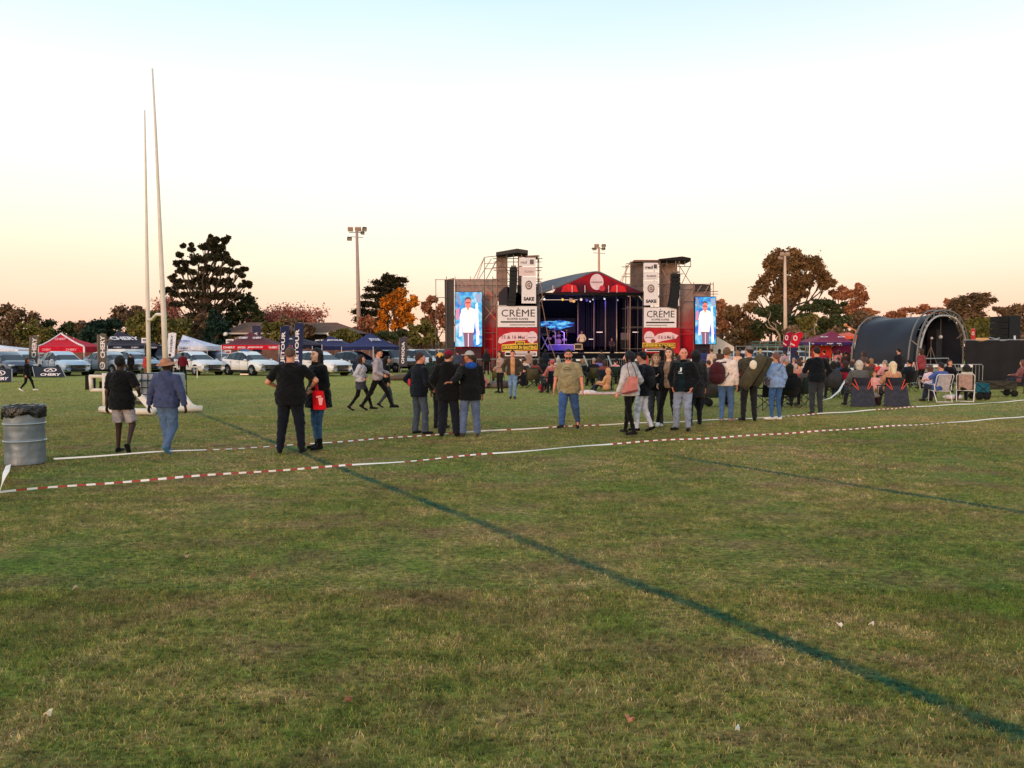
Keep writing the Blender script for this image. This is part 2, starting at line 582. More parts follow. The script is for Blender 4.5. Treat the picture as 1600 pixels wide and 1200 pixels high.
def ik(a, c, l1, l2, hint):
    d = c - a; L = np.linalg.norm(d)
    if L > (l1 + l2) * 0.995:
        c = a + d / L * (l1 + l2) * 0.995; d = c - a; L = np.linalg.norm(d)
    u = d / L
    x = (l1 * l1 - l2 * l2 + L * L) / (2 * L)
    hgt = math.sqrt(max(l1 * l1 - x * x, 0))
    w = hint - u * (hint @ u)
    return a + u * x + unit(w) * hgt, c
def frame(yaw, pitch, roll):
    M = Matrix.Rotation(yaw, 3, 'Z') @ Matrix.Rotation(-pitch, 3, 'X') @ Matrix.Rotation(roll, 3, 'Y')
    return V3(*M.col[0]), V3(*M.col[1]), V3(*M.col[2])
def wrinkle(X, Y, Z, amp, s=0.0):
    return amp * (np.sin(31 * X + 5 * np.sin(13 * Z + s) + s) * np.sin(27 * Z + 4 * np.sin(17 * Y + s)) + 0.6 * np.sin(52 * Z + 30 * X + 3 * np.sin(23 * Y)))

SKIN = {'light': (214, 150, 124), 'pink': (222, 146, 122), 'tan': (178, 116, 86), 'dark': (58, 38, 30), 'pale': (226, 176, 152)}
def skin_mat(k): return mat('skin_' + k, SKIN[k], 0.55, 0, 0.08, 9, spec=0.35)
DARKEYE = lambda: mat('eye_dark', (26, 18, 16), 0.3)
LIPS = lambda: mat('lips', (168, 84, 76), 0.5)

STAND = dict(pelvis=(0, 0, 0.955), lean=(0.03, 0, 0), fl=(-0.12, 0.0, 0.07, 0.12), fr=(0.12, 0.02, 0.07, -0.12), hl=(-0.25, 0.02, 0.80), hr=(0.25, 0.02, 0.80), head=(0, 0, 0))
def pose(**k):
    p = dict(STAND); p.update(k); return p
def seated(**k):
    p = dict(pelvis=(0, 0, 0.47), lean=(-0.12, 0, 0), fl=(-0.15, 0.48, 0.07, 0.1), fr=(0.15, 0.50, 0.07, -0.1), hl=(-0.16, 0.30, 0.62), hr=(0.16, 0.30, 0.62), head=(0, 0.05, 0)); p.update(k); return p

def person(label, loc, rz=0.0, ht=1.75, ps=None, skin='light', top=None, legs=None, shoe=(24, 22, 24), hair=None, head=None, fem=False, bulk=1.0, h=0.02, group=None, belt=None, extra=None, sole=None, noface=False, name='person'):
    """top=dict(c=rgb, kind, hem, sleeve, t, inner), legs=dict(c, w, cut), hair=dict(c, style), head=dict(kind, c, back)"""
    ps = ps or STAND
    k = ht / 1.75
    T = thing(name, label, 'person', loc, rz, group)
    Pv = V3(*ps['pelvis'])
    lf, ls, tw = ps['lean']
    fr = frame(tw, lf, ls)
    r_, f_, u_ = fr
    pf = frame(tw * 0.4, lf * 0.4 if Pv[2] > .7 else 0.0, 0)
    sw = (0.158 if fem else 0.182) * (0.6 + 0.4 * bulk)
    hw = 0.09 if fem else 0.088
    hips = [Pv + pf[0] * s * hw - V3(0, 0, .02) for s in (-1, 1)]
    C_ = Pv + u_ * 0.30
    N_ = Pv + u_ * 0.525
    sh = [N_ + r_ * s * sw - u_ * 0.082 for s in (-1, 1)]
    hy, hp, hr_ = ps['head']
    hfr = frame(tw + hy, lf * 0.3 + hp, ls * 0.3 + hr_)
    Hc = N_ + u_ * 0.05 + hfr[2] * 0.115 + hfr[1] * 0.022
    knees, ank, toes = [], [], []
    for i, q in enumerate((ps['fl'], ps['fr'])):
        a = V3(*q[:3])
        kh = V3(*ps.get('kh', (0, 1, 0))) + V3(math.sin(-q[3]) * .5, 0, 0)
        kn, a = ik(hips[i], a, 0.43, 0.43, kh)
        knees.append(kn); ank.append(a)
        pitch = q[4] if len(q) > 4 else 0.0
        fd = V3(-math.sin(q[3]) * math.cos(pitch), math.cos(q[3]) * math.cos(pitch), math.sin(pitch))
        toes.append(fd)
    elb, wr = [], []
    for i, q in enumerate((ps['hl'], ps['hr'])):
        s = -1 if i == 0 else 1
        eh = ps.get('el' if i == 0 else 'er', (s * 0.45, -1, -0.2))
        e, w = ik(sh[i], V3(*q[:3]), 0.285, 0.25, V3(*eh))
        elb.append(e); wr.append(w)
    bl = bulk
    limb = 0.75 + 0.25 * bulk
    def torso(X, Y, Z, t):
        sr, sf = (1.25, 0.92)
        hipr = 0.118 if fem else 0.108
        d = d_cone(X, Y, Z, hips[0] + V3(0, 0, .03), hips[1] + V3(0, 0, .03), hipr * bl + t, hipr * bl + t, fr, 1.0, 0.95)
        wa = (0.098 if fem else 0.112) * bl
        d = smin(d, d_cone(X, Y, Z, Pv + u_ * .07, C_ + u_ * .05, wa + t, 0.122 * (0.5 + .5 * bl) + t, fr, sr, sf), 0.05)
        if bl > 1.15: d = smin(d, d_cone(X, Y, Z, Pv + u_ * .10 + f_ * .05, Pv + u_ * .22 + f_ * .05, .125 * bl + t, .12 * bl + t, fr, 1.1, 1.0), .05)
        d = smin(d, d_cone(X, Y, Z, C_ - r_ * .04, C_ + u_ * .10 + r_ * .0, .105 + t, .10 + t, fr, 1.25, .9), .04)
        for s in (0, 1): d = smin(d, d_cone(X, Y, Z, N_ - u_ * .045, sh[s] + r_ * (.02 - .04 * s), .060 + t * .5, .050 * limb + t * .5), 0.05)
        d = smin(d, d_cone(X, Y, Z, N_ - u_ * .03, N_ + u_ * .01, .085 + t * .6, .05 + t * .4, fr, 1, .9), 0.05)
        if fem:
            for s in (-1, 1): d = smin(d, d_ell(X, Y, Z, C_ + u_ * .06 + r_ * .07 * s + f_ * .075, (.062 + t, .055 + t, .06 + t), fr), .03)
        return d
    def arms(X, Y, Z, t, frac=1.0, which=(0, 1)):
        d = None
        for i in which:
            e = d_cone(X, Y, Z, sh[i], elb[i], .052 * limb + t, .043 * limb + t)
            if frac >= 1:
                g = d_cone(X, Y, Z, elb[i], wr[i], .041 * limb + t, .029 * limb + t * .8)
                e = smin(e, g, .02)
                fd = unit(wr[i] - elb[i])
                if t > 0: e = np.maximum(e, d_plane(X, Y, Z, wr[i] - fd * .01, fd) * (np.sign(d_cone(X, Y, Z, elb[i], wr[i] + fd * .1, .09, .09)) < 0) + -1 * (np.sign(d_cone(X, Y, Z, elb[i], wr[i] + fd * .1, .09, .09)) >= 0))
            else:
                cut = sh[i] + (elb[i] - sh[i]) * frac
                fd = unit(elb[i] - sh[i])
                e = np.maximum(e, d_plane(X, Y, Z, cut, fd))
                if frac > 0.95: pass
            d = e if d is None else np.minimum(d, e)
        return d
    def legs_f(X, Y, Z, t, w=1.0, flare=0.0, cut=None, thin=False):
        d = d_cone(X, Y, Z, hips[0] + V3(0, 0, .03), hips[1] + V3(0, 0, .03), (.118 if fem else .108) * bl + t, (.118 if fem else .108) * bl + t, fr, 1.0, .95)
        for i in (0, 1):
            a = d_cone(X, Y, Z, hips[i] + V3(0, 0, -.0), knees[i], (.088 if not fem else .090) * limb * w + t, .058 * limb * w + t)
            if cut == 'shorts':
                fd = unit(knees[i] - hips[i])
                a = d_cone(X, Y, Z, hips[i], knees[i], .078 * limb + t, .080 * limb + t)
                a = np.maximum(a, d_plane(X, Y, Z, knees[i] - fd * .05, fd))
                d = smin(d, a, .008)
                continue
            b = d_cone(X, Y, Z, knees[i], ank[i], .056 * limb * w + t, (.036 * w + flare) + t)
            if not t: b = smin(b, d_cone(X, Y, Z, knees[i] + (ank[i] - knees[i]) * .15 - V3(0, .02, 0), knees[i] + (ank[i] - knees[i]) * .5 - V3(0, .012, 0), .052 * limb, .04 * limb), .02)
            e = smin(a, b, .025)
            if t > 0:
                fd = unit(ank[i] - knees[i])
                near = d_cone(X, Y, Z, knees[i], ank[i] + fd * .2, .13, .13) < 0
                e = np.where(near, np.maximum(e, d_plane(X, Y, Z, ank[i] + fd * .015, fd)), e)
            d = smin(d, e, .02)
        return d
    allp = np.array(hips + knees + ank + sh + elb + wr + [Pv, N_, Hc])
    lo, hi = allp.min(0) - .22, allp.max(0) + .22
    # ---- skin: trunk and limbs, then a finer head, then the hands
    hasl = legs is not None
    def body(X, Y, Z):
        d = torso(X, Y, Z, -0.012)
        d = smin(d, arms(X, Y, Z, -.002), .03)
        d = smin(d, legs_f(X, Y, Z, -.004), .03)
        for i in (0, 1):
            d = smin(d, d_cone(X, Y, Z, ank[i] - V3(0, 0, .02), ank[i] + toes[i] * .10 - V3(0, 0, .035), .034, .026), .02)
        return smin(d, d_cone(X, Y, Z, N_ - u_ * .04, Hc - hfr[2] * .05, .058 * (0.7 + 0.3 * bl), .052 * (0.7 + .3 * bl)), .03)
    vs, fs, ms = [], [], []
    off = 0
    hb = max(h * 1.2, .022)
    v, f = nets(body, lo, hi, hb)
    vs.append(v); fs.append(f); ms.append(np.zeros(len(f), int)); off += len(v)
    def P_(x, y, z): return Hc + hfr[0] * x + hfr[1] * y + hfr[2] * z
    def headf(X, Y, Z):
        d = d_ell(X, Y, Z, P_(0, -.01, .015), (.078, .097, .100), hfr)
        d = smin(d, d_ell(X, Y, Z, P_(0, .022, -.045), (.060, .072, .070), hfr), .03)
        d = smin(d, d_cone(X, Y, Z, P_(0, .085, .012), P_(0, .108, -.022), .009, .014), .012)
        for s in (-1, 1):
            d = smin(d, d_cone(X, Y, Z, P_(s * .045, .082, .030), P_(s * .012, .092, .028), .012, .012), .015)
            d = -smin(-d, d_ell(X, Y, Z, P_(s * .031, .100, .008), (.017, .018, .012), hfr), .012)
            d = smin(d, d_ell(X, Y, Z, P_(s * .043, .062, -.022), (.024, .024, .022), hfr), .015)
            d = smin(d, d_ell(X, Y, Z, P_(s * .080, -.008, -.005), (.011, .022, .033), hfr), .006)
        d = smin(d, d_cone(X, Y, Z, P_(-.016, .088, -.056), P_(.016, .088, -.056), .010, .010), .010)
        d = smin(d, d_cone(X, Y, Z, P_(0, .075, -.092), P_(0, .073, -.094), .022, .022), .02)
        return smin(d, d_cone(X, Y, Z, N_ - u_ * .02, P_(0, -.015, -.05), .055 * (0.7 + 0.3 * bl), .055 * (.7 + .3 * bl)), .02)
    hh_ = max(h * .5, .010)
    v, f = nets(headf, Hc - .155, Hc + .155, hh_)
    vs.append(v); fs.append(f + off); ms.append(np.zeros(len(f), int)); off += len(v)
    mb = MB()
    if not noface:
        for s in (-1, 1):
            mb.ball(P_(s * .031, .0835, .008), (.0125, .0125, .0065), 6, 4, 1)
            mb.tube([P_(s * .048, .0905, .034), P_(s * .03, .0985, .038), P_(s * .015, .1005, .034)], .0045, 4, 1)
        mb.tube([P_(-.022, .0915, -.057), P_(0, .1005, -.055), P_(.022, .0915, -.057)], [.003, .006, .003], 5, 2)
    # hands: palm, four unequal bent fingers and a thumb leaving its side
    curl = ps.get('curl', 0.55)
    for i in (0, 1):
        s = -1 if i == 0 else 1
        fd = unit(wr[i] - elb[i])
        hd = ps.get('hdl' if i == 0 else 'hdr')
        if hd is not None: fd = unit(V3(*hd))
        pn = unit(np.cross(fd, V3(0, 1, 0)) * s * -1) if abs(fd[1]) < .9 else V3(0, 0, -1)   # palm faces the body
        pn = unit(pn - fd * (pn @ fd))
        sd = np.cross(fd, pn)
        if sd[1] < 0: sd = -sd                      # towards the thumb
        w0 = wr[i] - fd * .012
        kn = w0 + fd * .095
        rings = []
        for t_, wd_ in ((0, .026), (.3, .034), (.7, .042), (1.0, .040), (1.12, .030)):
            c0 = w0 + (kn - w0) * t_
            rings.append((c0, wd_))
        vs_, fs_ = [], []
        for c0, wd_ in rings:
            for a_ in range(8):
                t_ = 2 * PI * a_ / 8
                vs_.append(c0 + sd * math.cos(t_) * wd_ + pn * math.sin(t_) * .014)
        for a in range(len(rings) - 1):
            for b in range(8):
                fs_.append((a * 8 + b, a * 8 + (b + 1) % 8, (a + 1) * 8 + (b + 1) % 8, (a + 1) * 8 + b))
        fs_ += [tuple(range(8))[::-1], tuple(32 + b for b in range(8))]
        mb.add(vs_, fs_, 0, True)
        for j, (o_, L_) in enumerate(((.030, .068), (.010, .076), (-.010, .071), (-.029, .056))):
            p0 = kn + sd * o_ - fd * .012
            a1, a2, a3 = curl * .5, curl * 1.2, curl * 1.9
            p1 = p0 + (fd * math.cos(a1) + pn * math.sin(a1)) * L_ * .48
            p2 = p1 + (fd * math.cos(a2) + pn * math.sin(a2)) * L_ * .32
            p3 = p2 + (fd * math.cos(a3) + pn * math.sin(a3)) * L_ * .26
            mb.tube([p0, p1, p2, p3], [.0100, .0092, .0085, .0065], 5, 0)
        t0 = w0 + fd * .028 + sd * .024
        t1 = t0 + unit(sd * .8 + fd * .7 + pn * .25) * .035
        t2 = t1 + unit(sd * .25 + fd * .95 + pn * .35) * .03
        mb.tube([t0 - sd * .01, t0, t1, t2], [.014, .0135, .011, .008], 5, 0)
    vv_ = np.array(mb.v); tri = []
    quads_ = []; qm = []
    for fc, m_ in zip(mb.f, mb.m):
        if len(fc) == 4: quads_.append(fc); qm.append(m_)
        elif len(fc) == 3: quads_.append((*fc, fc[2])); qm.append(m_)
        else:
            for a in range(1, len(fc) - 1, 2):
                b2 = fc[a + 2] if a + 2 < len(fc) else None
                if b2 is None: quads_.append((fc[0], fc[a], fc[a + 1], -1))
                else: quads_.append((fc[0], fc[a], fc[a + 1], b2))
                qm.append(m_)
    # build as mixed polygons
    V = np.concatenate(vs + [vv_]) * k
    F4 = np.concatenate(fs)
    me = bpy.data.meshes.new('body')
    pol = [tuple(int(z) for z in q) for q in F4] + [tuple(int(z) + off for z in q if z >= 0)[: (3 if len(set(q)) < 4 or -1 in q else 4)] for q in quads_]
    me.from_pydata([tuple(x) for x in V], [], pol)
    for m_ in (skin_mat(skin), DARKEYE(), LIPS()): me.materials.append(m_)
    me.polygons.foreach_set('material_index', np.concatenate([np.concatenate(ms), np.array(qm, int)]).astype(np.int32))
    me.polygons.foreach_set('use_smooth', np.ones(len(pol), bool))
    me.update()
    bo = bpy.data.objects.new('body', me); COL.objects.link(bo); bo.parent = T
    def part(nm, fn, lo, hi, m, hh=None):
        v, f = nets(fn, lo, hi, hh or h)
        if len(v) == 0: return None
        o = np_mesh(nm, v * k, f, m, T, smooth=True)
        return o
    sd_ = random.random() * 6
    # ---- trousers
    if legs:
        w = legs.get('w', 1.0); t = legs.get('t', .010)
        la = np.array(hips + knees + ank); 
        up_ = Pv + u_ * .07
        def trou(X, Y, Z):
            d = legs_f(X, Y, Z, t, w, legs.get('flare', 0.0), legs.get('cut')) + wrinkle(X, Y, Z, legs.get('wr', .0055), sd_)
            return np.maximum(d, d_plane(X, Y, Z, up_, u_))
        part(legs.get('name', 'trousers'), trou, np.minimum(la.min(0), Pv) - .19, np.maximum(la.max(0), Pv + .1) + .19, cloth(legs['c']))
    # ---- skirt or long coat tail, upper garment
    if top:
        def garment(g, nm):
            t, hem, slv = g.get('t', .015), g.get('hem', .06), g.get('sleeve', 1.0)
            hw_ = g.get('hemw', 1.0)
            hd_ = unit(np.mean(knees, 0) - Pv) if Pv[2] < .7 else -pf[2]
            cutp = Pv + (hd_ * hem)
            cutp2 = Pv - u_ * min(hem, .12)
            def gf(X, Y, Z):
                d = torso(X, Y, Z, t)
                if hem > .08 and Pv[2] > .7:
                    d = smin(d, d_cone(X, Y, Z, Pv + V3(0, 0, .05), Pv - V3(0, 0, hem + .03), ((.122 if fem else .112) * bl + t), ((.130 if fem else .118) * bl * hw_ + t), fr, 1.34, 1.08), .03)
                d = d + wrinkle(X, Y, Z, g.get('wr', .0075), sd_ + 1)
                if g.get('puff'): d = d + .007 * np.cos(Z * 2 * PI / .062) 
                if Pv[2] > .7: d = np.maximum(d, d_plane(X, Y, Z, cutp, hd_))
                else: d = np.maximum(d, -d_plane(X, Y, Z, cutp2, u_))
                d = np.maximum(d, d_plane(X, Y, Z, N_ + u_ * g.get('neck', .015) - f_ * .02, unit(u_ + f_ * .35)))
                if slv > 0:
                    a = arms(X, Y, Z, t * .75, slv) + wrinkle(X, Y, Z, g.get('wr', .0045) * .8, sd_ + 2)
                    d = smin(d, a, .025)
                if g.get('hood'):
                    hc = N_ - f_ * .085 - u_ * .03
                    d = smin(d, d_ell(X, Y, Z, hc, (.115, .055, .085), fr), .03)
                    d = smin(d, d_cone(X, Y, Z, N_ - r_ * .07 + f_ * .02 + u_ * .0, N_ - r_ * .06 - f_ * .06 + u_ * .03, .03, .035), .02)
                    d = smin(d, d_cone(X, Y, Z, N_ + r_ * .07 + f_ * .02 + u_ * .0, N_ + r_ * .06 - f_ * .06 + u_ * .03, .03, .035), .02)
                if g.get('open') is not None:      # open front of a jacket
                    q = np.abs((X - N_[0]) * r_[0] + (Y - N_[1]) * r_[1] + (Z - N_[2]) * r_[2])
                    ff = (X - Pv[0]) * f_[0] + (Y - Pv[1]) * f_[1] + (Z - Pv[2]) * f_[2]
                    d = np.maximum(d, np.minimum(g['open'] - q, ff - .02) * 1.0) if False else np.where(ff > .03, np.maximum(d, g['open'] - q), d)
                if g.get('collar'):
                    d = smin(d, np.maximum(d_cone(X, Y, Z, N_ - u_ * .01, N_ + u_ * .055, .078, .074, fr, 1, 1.0), d_plane(X, Y, Z, N_ + u_ * .05, u_)), .01)
                return d
            aa = np.array(sh + elb + (wr if slv >= 1 else elb) + [Pv + hd_ * hem if Pv[2] > .7 else Pv, N_ + u_ * .02])
            m_ = cloth(g['c']) if not isinstance(g['c'], bpy.types.Material) else g['c']
            return part(nm, gf, np.minimum(aa.min(0), Pv - .16) - .16, np.maximum(aa.max(0), Pv + .16) + .14, m_)
        garment(top, top.get('name', 'top'))
        if top.get('inner'):
            g = dict(top['inner']); g.setdefault('t', top.get('t', .015) - .012); g.setdefault('sleeve', 0); g.setdefault('hem', top.get('hem', .06) - .02)
            garment(g, g.get('name', 'shirt'))
    # ---- shoes
    if shoe:
        for i in (0, 1):
            fd = toes[i]
            A = ank[i]; sdv = unit(np.cross(fd, V3(0, 0, 1))); upv = np.cross(sdv, fd)
            heel = A - fd * .035 - upv * .038; toe = A + fd * .165 - upv * .048
            def sf_(X, Y, Z):
                d = d_cone(X, Y, Z, heel, toe, .040, .036, (sdv, fd, upv), .98, 1.0)
                d = smin(d, d_cone(X, Y, Z, A - upv * .01, A + fd * .06 - upv * .04, .045, .036), .02)
                d = np.maximum(d, -d_plane(X, Y, Z, A - upv * .070, upv))
                return np.maximum(d, d_plane(X, Y, Z, A + upv * (.02 if not legs or not legs.get('boots') else .12), upv)) if not (legs and legs.get('boots')) else np.minimum(d, np.maximum(d_cone(X, Y, Z, A, A + upv * .14, .05, .055), d_plane(X, Y, Z, A + upv * .13, upv)))
            q = np.array([heel, toe, A])
            ext = .09 if not (legs and legs.get('boots')) else .20
            part('shoe', sf_, q.min(0) - .075, q.max(0) + ext, cloth(shoe) if not sole else [cloth(shoe)], max(.0145, h * .7))
    # ---- hair, beard, headwear
    if hair:
        st = hair.get('style', 'short'); th = hair.get('t', .010)
        def hf(X, Y, Z):
            lx = (X - Hc[0]) * hfr[0][0] + (Y - Hc[1]) * hfr[0][1] + (Z - Hc[2]) * hfr[0][2]
            ly = (X - Hc[0]) * hfr[1][0] + (Y - Hc[1]) * hfr[1][1] + (Z - Hc[2]) * hfr[1][2]
            lz = (X - Hc[0]) * hfr[2][0] + (Y - Hc[1]) * hfr[2][1] + (Z - Hc[2]) * hfr[2][2]
            d = d_ell(X, Y, Z, P_(0, -.012, .018), (.080 + th, .099 + th, .103 + th), hfr) + .004 * np.sin(60 * lx + 9 * np.sin(20 * lz)) * np.sin(50 * ly)
            keep = (ly - .035) - 1.1 * (lz - .045)
            d = np.maximum(d, np.where(lz > .065, -1, keep))
            if st == 'short':
                d = np.maximum(d, -(lz + .055 - np.maximum(ly, -.02) * .6))
                return d
            d = np.maximum(d, -(lz + .10))
            if st == 'long' or st == 'verylong':
                L = .22 if st == 'long' else .34
                d = smin(d, d_cone(X, Y, Z, P_(0, -.055, .0), P_(0, -.085, -L), .072 + th, .06, hfr, 1.15, .75), .03)
                for s in (-1, 1): d = smin(d, d_cone(X, Y, Z, P_(s * .078, -.01, .03), P_(s * .085, .02, -L * .9), .022 + th, .024), .02)
            elif st == 'bob':
                d = smin(d, d_cone(X, Y, Z, P_(0, -.045, .0), P_(0, -.045, -.10), .090 + th, .085, hfr, 1.1, .85), .02)
                d = np.maximum(d, ly - .05 + np.where(lz > .04, -1, 0))
            elif st == 'pony':
                d = smin(d, d_cone(X, Y, Z, P_(0, -.10, .04), P_(0, -.12, -.16), .034, .018), .02)
            elif st == 'bun':
                d = smin(d, d_ell(X, Y, Z, P_(0, -.11, .05), (.04, .04, .04), hfr), .015)
            return d + .003 * np.sin(90 * lx + 3 * np.sin(30 * lz))
        if not (head and head.get('hide')):
            ex = .16 if st in ('short', 'bun') else .5
            part('hair', hf, P_(0, 0, 0) - V3(.2, .24, ex if ex > .16 else .16), P_(0, 0, 0) + V3(.2, .24, .17), mat('hair_%d_%d_%d' % tuple(hair['c']), hair['c'], .6, 0, .25, 40, .4, 120, spec=.3), hh_)
    if ps.get('beard'):
        def bf(X, Y, Z):
            d = smin(d_ell(X, Y, Z, P_(0, .022, -.047), (.064, .078, .076), hfr), d_ell(X, Y, Z, P_(0, .05, -.08), (.04, .04, .035), hfr), .02)
            d = np.maximum(d, d_plane(X, Y, Z, P_(0, .05, -.035), hfr[2]))
            return np.maximum(d, -d_plane(X, Y, Z, P_(0, .0, 0), hfr[1]))
        part('beard', bf, Hc - .16, Hc + .13, mat('beard_dark', (44, 32, 28), .8), hh_)
    if head:
        kd, hc_ = head['kind'], head['c']
        bk = -1 if head.get('back') else 1
        if kd in ('cap', 'beanie'):
            def cf(X, Y, Z):
                t = .014 if kd == 'cap' else .018
                d = d_ell(X, Y, Z, P_(0, -.010, .022), (.080 + t, .099 + t, .103 + t), hfr)
                d = np.maximum(d, -d_plane(X, Y, Z, P_(0, 0, .040 if kd == 'cap' else .012), hfr[2]))
                if kd == 'cap':
                    b = d_ell(X, Y, Z, P_(0, bk * .125, .046), (.068, .062, .011), hfr)
                    d = smin(d, b, .008)
                return d
            part('cap' if kd == 'cap' else 'beanie', cf, Hc - .2, Hc + .2, cloth(hc_), hh_)
        elif kd == 'hat':
            def bf(X, Y, Z):
                d = d_ell(X, Y, Z, P_(0, -.01, .045), (.092, .108, .085), hfr)
                d = np.maximum(d, -d_plane(X, Y, Z, P_(0, 0, .035), hfr[2]))
                e = d_cone(X, Y, Z, P_(0, -.01, .03), P_(0, -.01, .032), .175, .165, hfr, 1, 1)
                lz = d_plane(X, Y, Z, P_(0, 0, .030), hfr[2])
                rr = np.sqrt(np.maximum((X - P_(0, -.01, 0)[0]) ** 2 + (Y - P_(0, -.01, 0)[1]) ** 2, 0))
                br = np.maximum(np.abs(lz + .25 * np.maximum(rr - .09, 0)) - .008, rr - .168)
                br = np.maximum(br, .07 - rr)
                return smin(d, br, .012)
            part('hat', bf, Hc - .22, Hc + .22, mat('hat_felt_%d' % hc_[0], hc_, .9, 0, .3, 14), hh_ )
    if extra: extra(T, k, dict(Pv=Pv, N=N_, C=C_, fr=fr, sh=sh, wr=wr, elb=elb, Hc=Hc, hfr=hfr, P_=P_, hips=hips, ank=ank, part=part, torso=torso))
    return T
# ================================================================== pixel helpers that give things their place, size and depth
def prect(mb, x0, y0, x1, y1, Y, dy=.05, mi=0):
    pts = [P(x0, y0, Y), P(x1, y0, Y), P(x1, y1, Y), P(x0, y1, Y)]
    return mb.prism(pts, (0, dy, 0), mi)
def ppoly(mb, pts, Y, dy=.05, mi=0):
    return mb.prism([P(x, y, Y) for x, y in pts], (0, dy, 0), mi)
def pellipse(cx, cy, rx, ry, n=20):
    return [(cx + rx * math.cos(2 * PI * i / n), cy + ry * math.sin(2 * PI * i / n)) for i in range(n)]
def ptext(mb, s, x0, y0, x1, y1, Y, mi=0, bold=0.0, shear=0.0):
    a, b = P(x0, y1, Y), P(x1, y0, Y)
    return mb.text(s, a, (1, 0, 0), (0, 0, 1), b.x - a.x, b.z - a.z, mi, bold, shear=shear)
def wthing(name, label, cat, loc, group=None):
    return thing(name, label, cat, loc, 0, group)

M_alu = mat('aluminium', (176, 174, 172), .4, .6, .1, 8)
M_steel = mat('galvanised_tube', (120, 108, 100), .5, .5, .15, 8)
M_steel_sunlit = mat('sunlit_tube', (188, 140, 124), .6, .2, .15, 8)  # same steel with warm low sunlight painted into its colour
M_black = mat('black_cloth', (18, 19, 24), .95, 0, .2, 3, .2, 20, spec=.1)
M_blackpaint = mat('black_paint', (20, 20, 22), .5, 0, .1, 5)
M_navy_dark = mat('dark_curtain', (18, 20, 30), .95, 0, .2, 3, spec=.05)
M_white = mat('white_vinyl', (232, 222, 226), .6, 0, .05, 4)
M_ink = mat('black_ink', (18, 18, 20), .6, 0, .05, 4)
M_red = mat('red_print', (178, 22, 38), .65, 0, .22, 1.2)
M_pale = mat('pale_pink_print', (236, 196, 202), .6, 0, .06, 4)
M_yellow = mat('yellow_print', (236, 190, 70), .6, 0, .05, 4)
M_darkgrey = mat('charcoal_cloth', (66, 62, 62), .9, 0, .12, 2, .2, 12)
M_roofgrey = mat('grey_roof_skin', (88, 86, 94), .7, 0, .12, 1, .1, 4)
def grad_mat(name, z0, z1, cols, nscale=.5, namt=.35, rough=.75):
    """printed sheet whose artwork runs from one colour to another up its height"""
    m = bpy.data.materials.new(name); m.use_nodes = True
    n, l = m.node_tree.nodes, m.node_tree.links
    b = n['Principled BSDF']; b.inputs['Roughness'].default_value = rough; b.inputs['Specular IOR Level'].default_value = .15
    g = n.new('ShaderNodeNewGeometry'); s = n.new('ShaderNodeSeparateXYZ'); l.new(g.outputs['Position'], s.inputs[0])
    mr = n.new('ShaderNodeMapRange'); mr.inputs[1].default_value = z0; mr.inputs[2].default_value = z1; l.new(s.outputs[2], mr.inputs[0])
    nz = n.new('ShaderNodeTexNoise'); nz.inputs['Scale'].default_value = nscale; nz.inputs['Detail'].default_value = 6; nz.inputs['Roughness'].default_value = .65
    l.new(g.outputs['Position'], nz.inputs['Vector'])
    a = n.new('ShaderNodeMath'); a.operation = 'MULTIPLY_ADD'; a.inputs[1].default_value = namt * 2; a.inputs[2].default_value = -namt; l.new(nz.outputs[0], a.inputs[0])
    ad = n.new('ShaderNodeMath'); ad.operation = 'ADD'; l.new(mr.outputs[0], ad.inputs[0]); l.new(a.outputs[0], ad.inputs[1])
    r = n.new('ShaderNodeValToRGB'); e = r.color_ramp.elements
    while len(e) < len(cols): e.new(.5)
    for q, (p, c) in zip(e, cols): q.position = p; q.color = (*lin(c), 1)
    l.new(ad.outputs[0], r.inputs[0]); l.new(r.outputs[0], b.inputs['Base Color'])
    return m

# ================================================================== MAIN STAGE
YS = 62.0
zdeck = P(924, 551, YS).z
stage = wthing('concert_stage', 'large covered concert stage with red peaked gable and black interior', 'stage', P(924, 578, YS) * 1.0)
stage.location.z = 0
xl, xr = P(843, 551, YS).x, P(1006, 551, YS).x
m = MB(); m.box(((xl + xr) / 2, YS + 5, zdeck - .12), (xr - xl + 1.0, 10, .2)); m.build('deck', mat('deck_board', (52, 46, 52), .6, 0, .15, 2), stage, True)
m = MB(); prect(m, 838, 552.2, 1010, 577, YS - .05, .04); m.build('skirt', M_black, stage, True)
m = MB(); m.box(((xl + xr) / 2, YS + 10, 3.3), (xr - xl + 1.6, .08, 6.2)); m.build('back_curtain', M_navy_dark, stage, True)
for xx in (xl - .55, xr + .55):
    m = MB(); m.box((xx, YS + 5.2, 3.4), (.06, 9.6, 6.0)); m.build('side_curtain', M_navy_dark, stage, True)
for q in (907, 917, 934.5, 953, 969, 988):       # hanging black drapes whose edges catch the light
    a, b = P(q, 466, YS + 8), P(q, 545, YS + 8)
    m = MB()
    for i in range(6):
        m.box((a.x + i * .22, YS + 8.6 + .06 * (i % 2), (a.z + b.z) / 2 + .2), (.24, .05, a.z - b.z))
    m.build('drape', mat('drape_cloth', (24, 24, 38), .9, 0, .2, 2), stage, True)
for q, yb in ((903, 545), (928, 546), (946, 547), (963.5, 549), (981.5, 549)):
    m = MB(); m.tube([P(q, 462, YS + 4), P(q, yb, YS + 4)], .05, 6); m.build('pole', mat('pale_pole', (150, 130, 118), .5, .2), stage, True)
